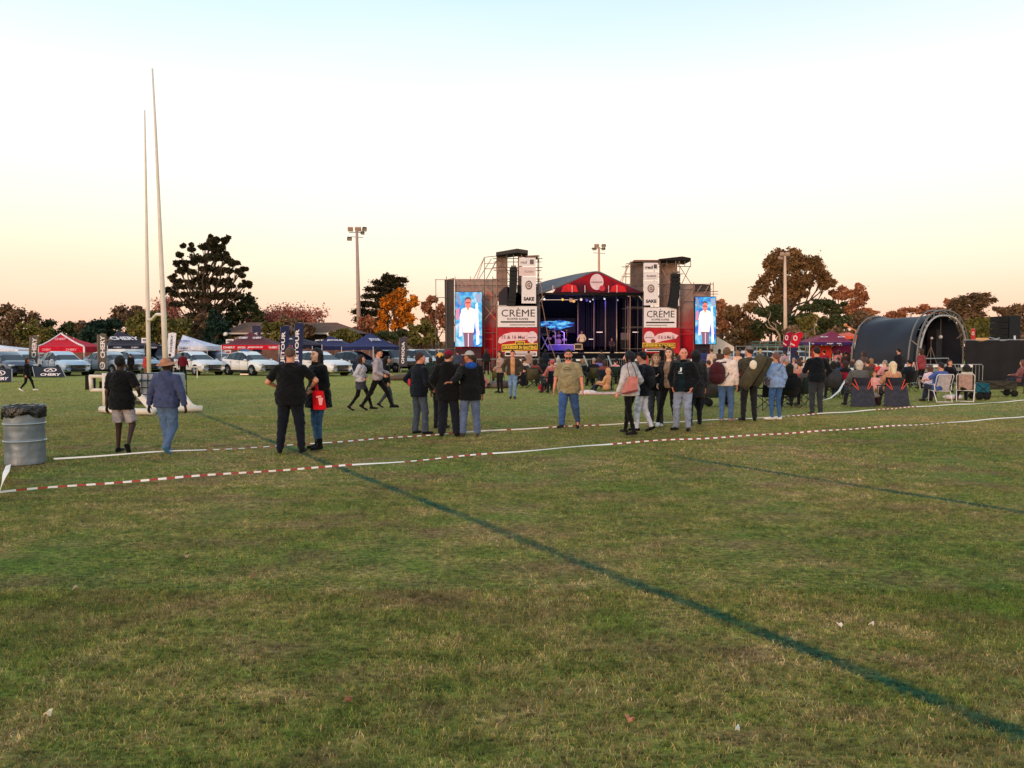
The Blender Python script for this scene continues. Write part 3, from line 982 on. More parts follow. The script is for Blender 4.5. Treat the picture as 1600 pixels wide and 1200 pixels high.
# roof skin: front edge arched, running back and sloping
front = [(838, 459), (858, 453), (880, 444.5), (900, 436), (915, 429), (925, 425), (931, 424), (938, 425), (950, 431), (965, 438), (985, 447), (1007, 456), (1030, 462)]
back = [(836, 444), (856, 438), (880, 432.5), (900, 428), (915, 425.5), (926, 424.0), (932, 423.6), (938, 424.4), (950, 430), (965, 437.5), (985, 446.5), (1007, 455.5), (1027, 461)]
m = MB()
vf = [P(x, y, YS - .6) for x, y in front]
vb = [P(x, y, YS + 7) for x, y in back]
n_ = len(vf)
m.add(vf + vb + [v + Vector((0, 0, -.12)) for v in vf + vb], [(i, i + 1, n_ + i + 1, n_ + i) for i in range(n_ - 1)] + [(2 * n_ + i, 3 * n_ + i, 3 * n_ + i + 1, 2 * n_ + i + 1) for i in range(n_ - 1)] + [(i, 2 * n_ + i, 2 * n_ + i + 1, i + 1) for i in range(n_ - 1)])
m.build('roof_skin', M_roofgrey, stage, True)
gm = grad_mat('gable_print', 5.6, 8.2, [(0, (34, 24, 38)), (.35, (74, 22, 40)), (.62, (160, 18, 36)), (1, (92, 22, 40))], .55, .55)
m = MB(); ppoly(m, [(864, 457.5), (868, 451), (880, 446), (900, 437.5), (915, 430.5), (925, 426.6), (931, 425.6), (938, 426.6), (950, 432.5), (965, 439.5), (985, 448.5), (1007, 457.5)], YS - .7, .03)
m.build('gable_banner', gm, stage, True)
m = MB(); ppoly(m, pellipse(932.5, 440.5, 10.6, 12.6), YS - .76, .02)
m.build('gable_emblem', mat('emblem_pale', (226, 196, 206), .6), stage, True)
m = MB(); ppoly(m, pellipse(941, 450.5, 4.6, 4.6), YS - .80, .02); m.build('gable_dot', mat('dot_red', (196, 44, 66), .6), stage, True)
m = MB(); prect(m, 924, 440, 941, 441.6, YS - .79, .01); m.build('print_block', mat('grey_ink', (150, 120, 130), .6), stage, True)
for cx, w in ((890, 13), (966, 13)):                                # bright red pictures on the gable
    m = MB(); ppoly(m, [(cx - w, 456), (cx - w * .8, 447.5), (cx - 2, 443.5), (cx + w * .8, 446 if cx < 930 else 448), (cx + w, 456)], YS - .74, .015)
    m.build('print_patch', mat('bright_red_print', (206, 20, 36), .6, 0, .3, 2), stage, True)
for cx in (864, 894, 914, 951, 964):
    m = MB(); m.tube([P(cx, 457, YS - .8), P(cx, 446, YS - .8)], .035, 5); m.build('banner_strap', M_pale, stage, True)
m = MB(); m.tube([P(842, 459.5, YS - .5), P(1010, 459.5, YS - .5)], .12, 8); m.build('front_beam', M_blackpaint, stage, True)
for (xa, ya, xb, yb) in ((843, 472, 852, 459), (1006, 472, 996, 459)):
    m = MB(); m.tube([P(xa, ya, YS - .4), P(xb, yb, YS - .4)], .06, 6); m.build('knee_brace', M_alu, stage, True)
for q in (842, 1008):
    m = MB(); m.tube([P(q, 459, YS - .3), Vector((P(q, 459, YS - .3).x, YS - .3, 0))], .11, 8); m.build('roof_leg', M_steel, stage, True)
for yy in (2.5, 6.5):
    m = MB(); m.tube([(xl, YS + yy, 6.35), (xr, YS + yy, 6.35)], .14, 4)
    m.build('lighting_truss', M_blackpaint, stage, True)
for q0, q1 in ((872, 893), (903, 948), (943, 956), (957, 970)):       # white step edges along the deck
    m = MB(); prect(m, q0 + 10, 550.4, q1 + 10 if q1 < 940 else q1 + 12, 551.6, YS - .10, .04)
    m.build('edge_strip', mat('edge_light', (226, 206, 180), .6), stage, True)
# luminous backdrop
zt = P(870, 498, YS + 9)
led = wthing('video_backdrop', 'glowing blue video backdrop at the left rear of the big stage', 'video screen', (P(871, 520, YS + 9).x, YS + 9, zdeck))
def blue_mat():
    m = bpy.data.materials.new('blue_video'); m.use_nodes = True
    n, l = m.node_tree.nodes, m.node_tree.links
    b = n['Principled BSDF']; b.inputs['Base Color'].default_value = (.01, .01, .02, 1)
    g = n.new('ShaderNodeNewGeometry'); mp = n.new('ShaderNodeMapping'); mp.inputs['Scale'].default_value = (.55, 1, 1.6)
    nz = n.new('ShaderNodeTexNoise'); nz.inputs['Scale'].default_value = 1.4; nz.inputs['Detail'].default_value = 5; nz.inputs['Roughness'].default_value = .7
    l.new(g.outputs['Position'], mp.inputs[0]); l.new(mp.outputs[0], nz.inputs['Vector'])
    r = n.new('ShaderNodeValToRGB'); e = r.color_ramp.elements
    for p, c in ((.44, (2, 4, 14)), (.50, (14, 50, 150)), (.55, (30, 130, 226)), (.64, (130, 226, 255))):
        q = e.new(p); q.color = (*lin(c), 1)
    e[0].color = (0, 0, .003, 1); e[-1].color = (.5, .9, 1, 1)
    l.new(nz.outputs[0], r.inputs[0]); l.new(r.outputs[0], b.inputs['Emission Color']); b.inputs['Emission Strength'].default_value = .9
    return m
m = MB(); ppoly(m, [(845, 503), (852, 501.5), (866, 502), (871, 499.5), (882, 501), (897, 504.5), (897, 510), (884, 512), (872, 516), (862, 518), (858, 512), (845, 509)], YS + 9, .06); m.build('picture', blue_mat(), led, True)
m = MB(); prect(m, 843, 497, 899, 520, YS + 9.1, .1); m.build('panel', M_blackpaint, led, True)
# purple lit riser
ris = wthing('drum_riser', 'low stage riser with pale edges under violet light', 'riser', (P(877, 540, YS + 4).x, YS + 4, zdeck))
m = MB(); prect(m, 856.5, 539, 897, 547.5, YS + 4, 2.2); m.build('platform', mat('riser_board', (110, 96, 170), .5), ris, True)
for a, b, c, d in ((856, 538, 898, 539.2), (856, 538, 857.2, 548), (897, 538, 898, 548)):
    m = MB(); prect(m, a, b, c, d, YS + 3.94, .05); m.build('edge', mat('riser_edge', (214, 196, 220), .5), ris, True)
kit = wthing('drum_kit', 'drum kit with pale shells standing on the violet riser', 'drum kit', (P(872, 535, YS + 5).x, YS + 5, P(872, 539, YS + 5).z))
b0 = kit.location
m = MB(); m.tube([(0, -.3, .28), (0, .25, .28)], .28, 16); m.build('bass_drum', mat('drum_shell', (196, 150, 150), .3), kit)
for dx, dz, r in ((-.35, .75, .16), (.05, .8, .16), (.55, .45, .22), (-.75, .55, .18)):
    m = MB(); m.lathe([(r, 0), (r, .22)], (dx, 0, dz - .1), 12); m.build('drum', mat('drum_shell', (196, 150, 150), .3), kit)
for dx, dz in ((-.8, 1.25), (.75, 1.3), (-.3, 1.5)):
    m = MB(); m.lathe([(.24, 0), (.03, .03)], (dx, .1, dz), 12); m.tube([(dx, .1, dz), (dx, .1, 0)], .015, 4); m.build('cymbal', mat('brass', (200, 160, 90), .3, .8), kit)
for q in (868, 881.5):
    t = wthing('boom_stand', ('left' if q < 875 else 'right') + ' of the two pale tall microphone stands by the drum kit', 'stand', (P(q, 538, YS + 3.6).x, YS + 3.6, zdeck))
    m = MB(); m.tube([P(q, 538, YS + 3.6), P(q, 519, YS + 3.6)], .04, 5); m.build('pole', M_alu, t, True)
    m = MB(); m.tube([P(q, 519.5, YS + 3.6), P(q - 5, 517, YS + 3.6)], .025, 5); m.build('boom', M_alu, t, True)
    m = MB(); m.lathe([(.25, 0), (.05, .06)], (0, 0, 0), 10); m.build('foot', M_blackpaint, t)
# monitor wedge
mon = wthing('monitor_speaker', 'wedge monitor with pale frame at the front edge of the big stage', 'speaker', (P(903, 546, YS + .4).x, YS + .4, zdeck))
m = MB(); prect(m, 897.5, 537.5, 909.5, 545.5, YS + .4, .5); m.build('cabinet', mat('speaker_brown', (58, 44, 40), .6), mon, True)
for a, b, c, d in ((897, 537, 910, 538.3), (897, 545, 911, 546.2), (897, 537, 898.2, 546), (909, 537, 910, 546)):
    m = MB(); prect(m, a, b, c, d, YS + .34, .05); m.build('trim', mat('trim_pale', (222, 190, 160), .5), mon, True)
t = wthing('keyboard_stand', 'keyboard on a stand at the dark left of the big stage', 'keyboard', (P(851, 540, YS + 3).x, YS + 3, zdeck))
m = MB(); prect(m, 845, 521, 858, 524, YS + 3, .4); m.build('keyboard', mat('key_grey', (90, 86, 96), .5), t, True)
m = MB()
for a, b in ((846, 857), (857, 846)): m.tube([P(a, 524, YS + 3.2), P(b, 546, YS + 3.2)], .04, 5)
m.build('legs_frame', M_alu, t, True)
t = wthing('guitar_amplifier', 'grey amplifier stack on the right rear of the big stage', 'amplifier', (P(977, 540, YS + 6).x, YS + 6, zdeck))
m = MB(); prect(m, 971, 520, 984, 531, YS + 6, .5); m.build('speaker_box', mat('amp_grey', (120, 108, 104), .7), t, True)
m = MB(); prect(m, 970, 531.5, 985, 545, YS + 6, .6); m.build('base_box', M_blackpaint, t, True)
for (q, yy, w) in ((923.5, 530, 7), (937, 519, 9), (993, 519, 9)):
    t = wthing('light_bar', {923.5: 'low white light bar just right of the singer', 937: 'higher white light bar in the middle of the dark stage', 993: 'white light bar at the far right of the dark stage'}[q], 'light', P(q, yy, YS + 5))
    m = MB(); prect(m, q - w / 2, yy - .5, q + w / 2, yy + .5, YS + 5, .08); m.build('tube_lamp', glow((255, 226, 214), .9), t, True)
    m = MB(); m.tube([P(q, yy + .6, YS + 5.1), Vector((P(q, yy, YS + 5.1).x, YS + 5.1, zdeck))], .03, 5); m.build('stand', M_blackpaint, t, True)
# lamps hanging from the trusses
lamps = [(850.5, 467.5, 1.7, (255, 240, 236), 1.2), (879, 468, 2.0, (255, 206, 90), 1.0), (892, 469, 3.2, (226, 170, 130), .5), (896.5, 470.5, 2.4, (255, 196, 120), .7), (908, 468, 2.0, (255, 226, 214), 1.0),
         (917, 469, 2.2, (96, 84, 190), .6), (922, 471, 1.2, (225, 216, 255), .9), (926.5, 468, 1.1, (230, 226, 240), .8), (944.5, 467, 1.4, (240, 240, 250), 1.1), (965, 469, 1.4, (190, 184, 184), .5), (982, 462, 1.4, (230, 220, 220), .7)]
desc = ['far left white', 'amber yellow', 'tan square', 'small orange', 'pale pink', 'dim violet', 'tiny white', 'thin upright white', 'bright tilted white', 'grey conical', 'high right white']
for (x, y, r, c, s), dsc in zip(lamps, desc):
    t = wthing('stage_lamp', dsc + ' spotlight hanging under the stage roof', 'spotlight', P(x, y, YS + 2.5), 'spotlights under the stage roof')
    rr = r * .052
    m = MB(); m.tube([(0, -.02, 0), (0, .35, .12)], [rr * 1.15, rr * .8], 10); m.build('housing', M_blackpaint, t)
    m = MB(); m.tube([(0, -.06, -.01), (0, -.03, 0)], rr, 10); m.build('lens', glow(c, s), t)
    m = MB(); m.tube([(0, .15, .05), (0, .1, 6.3 - t.location.z)], .02, 4); m.build('yoke', M_blackpaint, t)
for (x, y, z_, c, e) in ((880, 522, YS + 3.2, (.22, .10, 1.0), 150), (893, 540, YS + 6.5, (.25, .15, 1.0), 110), (925, 512, YS + 5.5, (.75, .42, .55), 70), (945, 470, YS + 4, (.1, .1, 1.0), 90), (965, 525, YS + 3.5, (.9, .7, .55), 40)):
    ld = bpy.data.lights.new('stage_glow', 'POINT'); ld.energy = e; ld.color = c; ld.shadow_soft_size = .5
    lo_ = bpy.data.objects.new('stage_glow', ld); COL.objects.link(lo_); lo_.location = P(x, y, z_)

# ---- towers, wings, banners. Everything left side first, then right
def tower(label, x0, x1, ytop, Yf, Yb, levels, xs, extra=()):
    t = wthing('scaffold_tower', label, 'scaffold', (P((x0 + x1) / 2, 578, Yf).x, Yf, 0))
    for Yq in (Yf, Yb):
        for q in xs:
            a = P(q, ytop, Yf)
            m = MB(); m.tube([(a.x, Yq, a.z), (a.x, Yq, 0)], .032, 5); m.build('standard', M_steel_sunlit if Yq == Yf and q in xs[::2] else M_steel, t, True)
        for yy in levels:
            a, b = P(x0, yy, Yf), P(x1, yy, Yf)
            m = MB(); m.tube([(a.x - .3, Yq, a.z), (b.x + .3, Yq, b.z)], .030, 5); m.build('ledger', M_steel, t, True)
    for yy in levels[::2]:
        for q in xs:
            a = P(q, yy, Yf); m = MB(); m.tube([(a.x, Yf, a.z), (a.x, Yb, a.z)], .030, 5); m.build('transom', M_steel, t, True)
    for (a, b, c, d) in extra:
        m = MB(); m.tube([P(a, b, Yf - .05), P(c, d, Yf - .05)], .028, 5); m.build('brace', M_steel_sunlit if random.random() < .5 else M_steel, t, True)
    return t
def sheet(t, name, pts, Y, m_, dy=.04):
    m = MB(); ppoly(m, pts, Y, dy); return m.build(name, m_, t, True)
M_mesh_grey = grad_mat('scaffold_netting', 2, 9.5, [(0, (110, 60, 62)), (.5, (150, 120, 112)), (1, (166, 138, 126))], .7, .3)
M_wing = grad_mat('wing_print', 1.0, 7.4, [(0.0, (92, 10, 24)), (.15, (176, 20, 40)), (.36, (190, 36, 52)), (.52, (160, 96, 96)), (.7, (164, 136, 130)), (1, (176, 150, 142))], .8, .30)
lt = tower('left scaffold tower beside the stage carrying a stack of white adverts', 776, 842, 398, 61.6, 64.0, (404, 418, 436, 446, 462, 478, 511, 545, 560), (776, 792, 815, 842),
           ((757, 402, 745, 436), (768, 404, 748, 436), (775, 408, 760, 436), (740, 436, 757, 402), (780, 405, 800, 436), (786, 470, 800, 448), (770, 478, 793, 446), (760, 436, 778, 404), (757, 402, 757, 436), (757, 402, 776, 400), (757, 420, 793, 420), (757, 412, 776, 411)))
sheet(lt, 'netting', [(777, 401), (793, 400), (793, 478), (777, 470)], 62.6, M_mesh_grey)
sheet(lt, 'dark_sheet', [(779, 458), (788, 449), (793, 447), (793, 478), (840, 478), (840, 448), (808, 446), (808, 477), (779, 477)], 61.5, mat('dark_purple_sheet', (54, 48, 58), .8))
sheet(lt, 'netting', [(809, 400), (816, 400), (816, 448), (809, 448)], 62.5, M_mesh_grey)
m = MB(); ppoly(m, [(775, 399), (775, 394), (808, 388.3), (825, 391), (825, 396.5), (808, 394.5)], 61.3, 2.6); m.build('roof_cap', M_darkgrey, lt, True)
m = MB(); ppoly(m, [(820, 399.5), (841, 398.5), (841, 401), (826, 402)], 61.3, 2.0); m.build('roof_cap', mat('rust_edge', (126, 92, 80), .7), lt, True)
rt = tower('right scaffold tower beside the stage carrying a stack of white adverts', 984, 1062, 408, 61.6, 64.0, (412, 428, 444, 462, 480, 511, 545, 560), (985, 1005, 1031, 1042, 1062),
           ((984, 410, 972, 440), (1062, 416, 1080, 444), (1078, 416, 1065, 444), (1034, 420, 1048, 444), (1048, 446, 1034, 478), (1000, 425, 992, 445), (1066, 470, 1082, 450)))
sheet(rt, 'netting', [(985, 409), (1005, 407), (1005, 466), (985, 462)], 62.6, mat('grey_netting', (112, 96, 90), .9, 0, .2, 2))
sheet(rt, 'netting', [(1030, 411), (1058, 409), (1060, 478), (1030, 480)], 63.0, M_mesh_grey)
m = MB(); ppoly(m, [(1030, 407), (1030, 404.5), (1066, 400.5), (1079.5, 403), (1079.5, 408), (1066, 406.5)], 61.3, 2.6); m.build('roof_cap', mat('black_cap', (34, 30, 30), .9), rt, True)
m = MB(); prect(m, 991, 406, 1032, 408.6, 61.5, 1.8); m.build('roof_cap', mat('rust_edge', (126, 92, 80), .7), rt, True)
for q in (1060, 1070, 1079):
    m = MB(); m.tube([P(q, 408, 61.4), P(q, 417, 61.4)], .03, 5); m.build('rail_post', M_steel, rt, True)
m = MB(); m.tube([P(1058, 416.5, 61.4), P(1080, 416.5, 61.4)], .03, 5); m.build('guard_rail', M_steel, rt, True)

lw = wthing('scaffold_wing', 'left scaffold wing with dark side cloth and a red printed sheet behind the screen', 'scaffold', (P(740, 578, 62).x, 62, 0))
sheet(lw, 'side_cloth', [(694.5, 437), (709.5, 434.5), (709.5, 579), (696, 579)], 62.2, mat('charcoal_side', (72, 68, 68), .9, 0, .12, 1.5))
sheet(lw, 'printed_sheet', [(711, 437), (776, 437), (776, 579), (711, 579)], 62.6, M_wing)
sheet(lw, 'lower_cloth', [(711, 545), (752, 543.5), (752, 579), (711, 579)], 61.9, mat('dark_wine', (70, 40, 52), .8, 0, .2, 2))
for q in (681, 697.5, 711, 735, 757, 770):
    m = MB(); m.tube([P(q, 432 if q > 690 else 436, 62.0), Vector((P(q, 500, 62).x, 62.0, 0))], .03, 5); m.build('standard', M_steel_sunlit if q in (711, 735) else M_steel, lw, True)
for (a, b, yy) in ((680, 712, 437), (680, 698, 465), (680, 698, 492), (680, 698, 519), (710, 776, 436.5), (710, 776, 446), (710, 793, 463), (752, 793, 478), (752, 776, 520), (680, 712, 545)):
    m = MB(); m.tube([P(a, yy, 61.95), P(b, yy, 61.95)], .028, 5); m.build('ledger', M_steel if yy > 440 else M_steel_sunlit, lw, True)
for (a, b, c, d) in ((683, 545, 690, 562), (712, 437, 722, 447), (733, 437, 742, 455), (757, 446, 771, 463), (775, 478, 757, 500), (757, 478, 775, 500), (722, 440, 730, 449), (755, 436, 745, 455)):
    m = MB(); m.tube([P(a, b, 61.9), P(c, d, 61.9)], .035, 5); m.build('brace', M_steel_sunlit, lw, True)
for cx, cy, w, h_ in ((764, 462, 10, 12), (772, 495, 9, 8), (760, 515, 12, 2), (764, 530, 14, 3)):
    m = MB(); prect(m, cx - w / 2, cy - h_ / 2, cx + w / 2, cy + h_ / 2, 62.55, .02); m.build('sheet_panel', mat('faded_pink', (196, 124, 112), .8) if cy < 480 else mat('light_red', (206, 60, 70), .8), lw, True)
rw = wthing('scaffold_wing', 'right scaffold wing with grey and red printed sheet behind the screen', 'scaffold', (P(1090, 578, 62).x, 62, 0))
sheet(rw, 'printed_sheet', [(1063, 444), (1110, 445), (1110, 579), (1063, 579)], 62.6, M_wing)
sheet(rw, 'printed_sheet', [(1057, 478), (1063, 478), (1063, 579), (1057, 579)], 62.4, M_wing)
sheet(rw, 'dark_cloth', [(1086, 444), (1110, 445), (1110, 454), (1086, 455)], 62.3, M_darkgrey)
sheet(rw, 'dark_cloth', [(1086, 538.5), (1108, 538.5), (1108, 579), (1086, 579)], 61.9, mat('plum_cloth', (48, 42, 58), .9))
for q in (1063, 1084, 1110, 1114.5):
    m = MB(); m.tube([P(q, 441, 62.0), Vector((P(q, 500, 62).x, 62.0, 0))], .03, 5); m.build('standard', M_steel, rw, True)
for (a, b, yy) in ((1062, 1115, 444), (1062, 1112, 452), (1084, 1122, 455.5), (1100, 1122, 459.5), (1062, 1086, 471), (1062, 1086, 513), (1062, 1086, 522)):
    m = MB(); m.tube([P(a, yy, 61.95), P(b, yy, 61.95)], .028, 5); m.build('ledger', M_steel if yy < 500 else mat('light_red', (206, 60, 70), .8), rw, True)
for (a, b, c, d) in ((1066, 472, 1084, 452), (1090, 455, 1096, 446), (1101, 458, 1107, 447)):
    m = MB(); m.tube([P(a, b, 61.9), P(c, d, 61.9)], .035, 5); m.build('brace', M_steel_sunlit, rw, True)

# ---- line array loudspeakers, each a curved hang of cabinets
def line_array(label, pts, w0, n):
    t = wthing('line_array_speaker', label, 'loudspeaker', P(*pts[0], 60.9))
    P0 = [P(x, y, 60.9) for x, y in pts]
    for i in range(n):
        u = (i + .5) / n * (len(pts) - 1); j = min(int(u), len(pts) - 2); f_ = u - j
        c = P0[j].lerp(P0[j + 1], f_)
        d = (P0[j + 1] - P0[j]).normalized()
        L = sum((P0[q + 1] - P0[q]).length for q in range(len(P0) - 1)) / n
        tl = math.atan2(d.x, -d.z)
        m = MB(); m.box((c.x, c.y + .25, c.z), (w0, .55, L * .93), M=Matrix.Rotation(-tl, 3, 'Y') @ Matrix.Rotation(tl * .8, 3, 'X')); m.build('cabinet', mat('speaker_black', (14, 15, 19), .6, 0, .2, 5), t, True)
    m = MB(); m.box((P0[0].x, P0[0].y + .2, P0[0].z + .1), (w0 * .7, .5, .12)); m.build('rigging_frame', M_steel, t, True)
    m = MB(); m.tube([(P0[0].x, P0[0].y + .2, P0[0].z + .1), (P0[0].x, P0[0].y + .2, P0[0].z + 1.0)], .04, 5); m.build('chain', M_steel, t, True)
line_array('long black curved line array hanging in front of the left tower', [(802.5, 418), (802, 440), (801, 458), (798.5, 478.5)], .62, 10)
line_array('long black curved line array hanging in front of the right tower', [(1056.5, 427), (1056, 448), (1054, 465), (1050.5, 482)], .68, 10)

# ---- adverts: every board hangs by itself
def board(label, cat, x0, y0, x1, y1, Y, mats_, group=None):
    t = wthing('advert_banner', label, cat, P((x0 + x1) / 2, y1, Y), group)
    m = MB(); prect(m, x0, y0, x1, y1, Y, .03); m.build('sheet', mats_, t, True)
    return t
def letter(t, s, x0, y0, x1, y1, Y, m_=None, bold=.0, shear=0, nm='lettering'):
    m = MB(); ptext(m, s, x0, y0, x1, y1, Y - .012, 0, bold, shear); return m.build(nm, m_ or M_ink, t, True)
def patch(t, x0, y0, x1, y1, Y, m_, nm='print_block', dy=.006):
    m = MB(); prect(m, x0, y0, x1, y1, Y - .01, dy); return m.build(nm, m_, t, True)
M_grey_ink = mat('faint_grey_ink', (150, 136, 140), .6)
def creme(side, x0, x1, y0, y1, flip):
    Y = 61.0
    t = board('white coffee advert reading creme low on the ' + side + ' tower', 'banner', x0, y0, x1, y1, Y, M_white)
    w = x1 - x0
    letter(t, 'CR\u00c8ME', x0 + w * .09, y0 + 2.2, x0 + w * .95, y0 + (y1 - y0) * .50, Y, None, .0)
    letter(t, 'KOFFIE KAFEE', x0 + w * .24, y0 + (y1 - y0) * .56, x0 + w * .78, y0 + (y1 - y0) * .66, Y, None, .015)
    patch(t, x0 + w * .07, y0 + (y1 - y0) * .72, x0 + w * .95, y0 + (y1 - y0) * .79, Y, M_ink)
    patch(t, x0 + w * (.08 if flip else .30), y0 + (y1 - y0) * .87, x0 + w * (.72 if flip else .95), y0 + (y1 - y0) * .92, Y, M_grey_ink)
    return t
creme('left', 778, 839, 478.5, 511, False)
creme('right', 1006, 1056.5, 480.5, 511.5, True)
def sake(side, x0, x1, y0, y1):
    Y = 61.0
    t = board('white advert reading sake under a round bottle emblem on the ' + side + ' tower', 'banner', x0, y0, x1, y1, Y, M_white)
    w, h_ = x1 - x0, y1 - y0; cx = (x0 + x1) / 2
    m = MB(); ppoly(m, pellipse(cx, y0 + h_ * .31, w * .24, h_ * .17), Y - .03, .03); m.build('emblem', mat('emblem_brown', (112, 92, 88), .5), t, True)
    m = MB(); ppoly(m, pellipse(cx, y0 + h_ * .31, w * .17, h_ * .12), Y - .05, .02); m.build('emblem_face', mat('emblem_pale2', (206, 190, 186), .5), t, True)
    letter(t, 'G', cx - w * .10, y0 + h_ * .24, cx + w * .10, y0 + h_ * .38, Y - .045, mat('emblem_ink', (90, 60, 60), .5), .03)
    letter(t, 'SAKE', x0 + w * .14, y0 + h_ * .76, x0 + w * .88, y0 + h_ * .90, Y, None, .05)
    return t
sake('left', 815, 837.5, 432.5, 474)
sake('right', 1006, 1028.5, 439, 477)
t = board('upper white advert of grey squares at the top of the left tower', 'banner', 811, 402.5, 837, 415.5, 61.0, M_white)
letter(t, 'red', 813.5, 407, 823, 412, 61.0, M_grey_ink, .03); patch(t, 828, 405.5, 834, 413, 61.0, mat('grey_square', (110, 96, 100), .6))
t = board('small pale advert between the squares and the bottle banner on the left tower', 'banner', 811, 417, 837, 431, 61.0, mat('blush_vinyl', (226, 200, 202), .6))
letter(t, 'VILLAMARIA', 819, 422.5, 834, 426, 61.0, M_grey_ink)
t = board('white advert with the word red and a dark square on the right tower', 'banner', 1006, 410.5, 1028.5, 422.5, 61.0, M_white)
letter(t, 'red', 1008.5, 415, 1020, 420, 61.0, mat('dark_ink', (70, 56, 58), .6), .04); patch(t, 1021.5, 413, 1026.5, 419.5, 61.0, mat('grey_square2', (90, 76, 80), .6))
t = board('small white advert below the word red on the right tower', 'banner', 1006, 424.2, 1028.5, 437.8, 61.0, M_white)
letter(t, 'VILLAMARIA', 1010, 430, 1025.5, 432.6, 61.0, mat('dark_ink', (70, 56, 58), .6), .03); patch(t, 1011, 434.5, 1025, 435, 61.0, M_grey_ink)
def fest(side, x0, x1, cx, bx0, bx1, txt):
    Y = 61.02
    t = board('red festival banner with a pale brush stroke and date on the ' + side + ' tower', 'banner', x0, 512, x1, 552, Y, M_red)
    L = side == 'left'
    yb = 535
    m = MB(); ppoly(m, [(bx0, yb), (bx0 + 2, 528), (bx0 + 10, 522), (bx0 + 22, 519), (bx1 - 12, 519), (bx1, 524), (bx1 - 4, 529), (bx1 - 18, 531.5), (bx0 + 16, 533), (bx0 + 4, 537)], Y - .02, .01)
    m.build('brush_stroke', M_pale, t, True)
    letter(t, txt, bx0 + (6 if L else 10), 524, bx1 - 6, 529.5, Y - .02, mat('plum_ink', (120, 84, 96), .6), .02)
    m = MB(); ppoly(m, pellipse(cx, 527, 8.2, 9.5), Y - .06, .02); m.build('round_emblem', mat('emblem_pale', (226, 196, 206), .6), t, True)
    patch(t, cx - 6, 526.6, cx + 6, 528, Y - .07, M_grey_ink)
    m = MB(); ppoly(m, pellipse(cx + (5.5 if L else 6), 536 if L else 533, 3.4, 3.4), Y - .09, .02); m.build('small_dot', mat('dot_red2', (150, 60, 66), .6), t, True)
    return t
fest('left', 777, 840, 831.5, 778, 836, '15 & 16 Mei 26')
fest('right', 1005, 1062, 1014.5, 1018, 1060, '15 & 16 Mei 26')
t = wthing('festival_sign', 'black sign with yellow edge and yellow lettering below the left date banner', 'sign', P(812, 556, 60.9))
m = MB(); ppoly(m, [(784, 549.5), (784, 538.5), (805, 536.8), (805, 532.8), (820, 532.8), (820, 536.5), (840, 536.5), (840, 546.5)], 60.9, .04); m.build('yellow_board', M_yellow, t, True)
m = MB(); ppoly(m, [(785, 547.6), (785, 540), (839, 537.8), (839, 545.6)], 60.88, .015); ppoly(m, [(806.5, 538), (806.5, 534), (818.5, 534), (818.5, 537.7)], 60.88, .015); m.build('black_field', M_ink, t, True)
letter(t, '2026', 808, 534.8, 817.5, 537.6, 60.87, M_yellow, .05)
letter(t, 'LEKKERDER IN GAUTENG', 786, 540, 838.5, 545.6, 60.87, M_yellow, .05)
m = MB(); prect(m, 789, 549, 839, 556.5, 60.9, .04); m.build('white_board', M_white, t, True)
patch(t, 790, 551, 803, 555, 60.9, M_ink); patch(t, 804, 551, 837, 555, 60.9, mat('mauve_block', (120, 84, 96), .6)); patch(t, 806, 552.4, 835, 553.6, 60.98 - .12, M_white, 'print_line')
t = wthing('festival_sign', 'black sign with yellow lettering below the right date banner', 'sign', P(1030, 550, 60.9))
m = MB(); ppoly(m, [(1004, 535.5), (1055, 536), (1055, 544), (1004, 543)], 60.9, .04); m.build('yellow_board', M_yellow, t, True)
m = MB(); prect(m, 1005.5, 536.8, 1054, 542.6, 60.88, .015); m.build('black_field', M_ink, t, True)
letter(t, 'LEKKERDER IN GAUTENG', 1007, 537.6, 1053, 541.6, 60.87, M_yellow, .05)
m = MB(); prect(m, 1008, 545, 1050, 549.5, 60.9, .04); m.build('white_board', M_white, t, True)
patch(t, 1010, 546, 1036, 548.6, 60.9, M_ink)

# ---- big screens showing a man in a cream shirt
def screen_mat(nm, x0, x1, z0, z1):
    m = bpy.data.materials.new(nm); m.use_nodes = True
    n, l = m.node_tree.nodes, m.node_tree.links
    b = n['Principled BSDF']; b.inputs['Base Color'].default_value = (.01, .01, .01, 1)
    g = n.new('ShaderNodeNewGeometry'); nz = n.new('ShaderNodeTexNoise'); nz.inputs['Scale'].default_value = 1.1; nz.inputs['Detail'].default_value = 4; nz.inputs['Distortion'].default_value = 1.2
    l.new(g.outputs['Position'], nz.inputs['Vector'])
    r = n.new('ShaderNodeValToRGB'); e = r.color_ramp.elements
    e[0].position = .3; e[0].color = (*lin((70, 90, 190)), 1); e[1].position = .74; e[1].color = (*lin((240, 240, 255)), 1)
    for p, c in ((.40, (40, 120, 226)), (.50, (60, 190, 240)), (.60, (150, 220, 250))):
        q = e.new(p); q.color = (*lin(c), 1)
    l.new(nz.outputs[0], r.inputs[0]); l.new(r.outputs[0], b.inputs['Emission Color']); b.inputs['Emission Strength'].default_value = .95
    return m
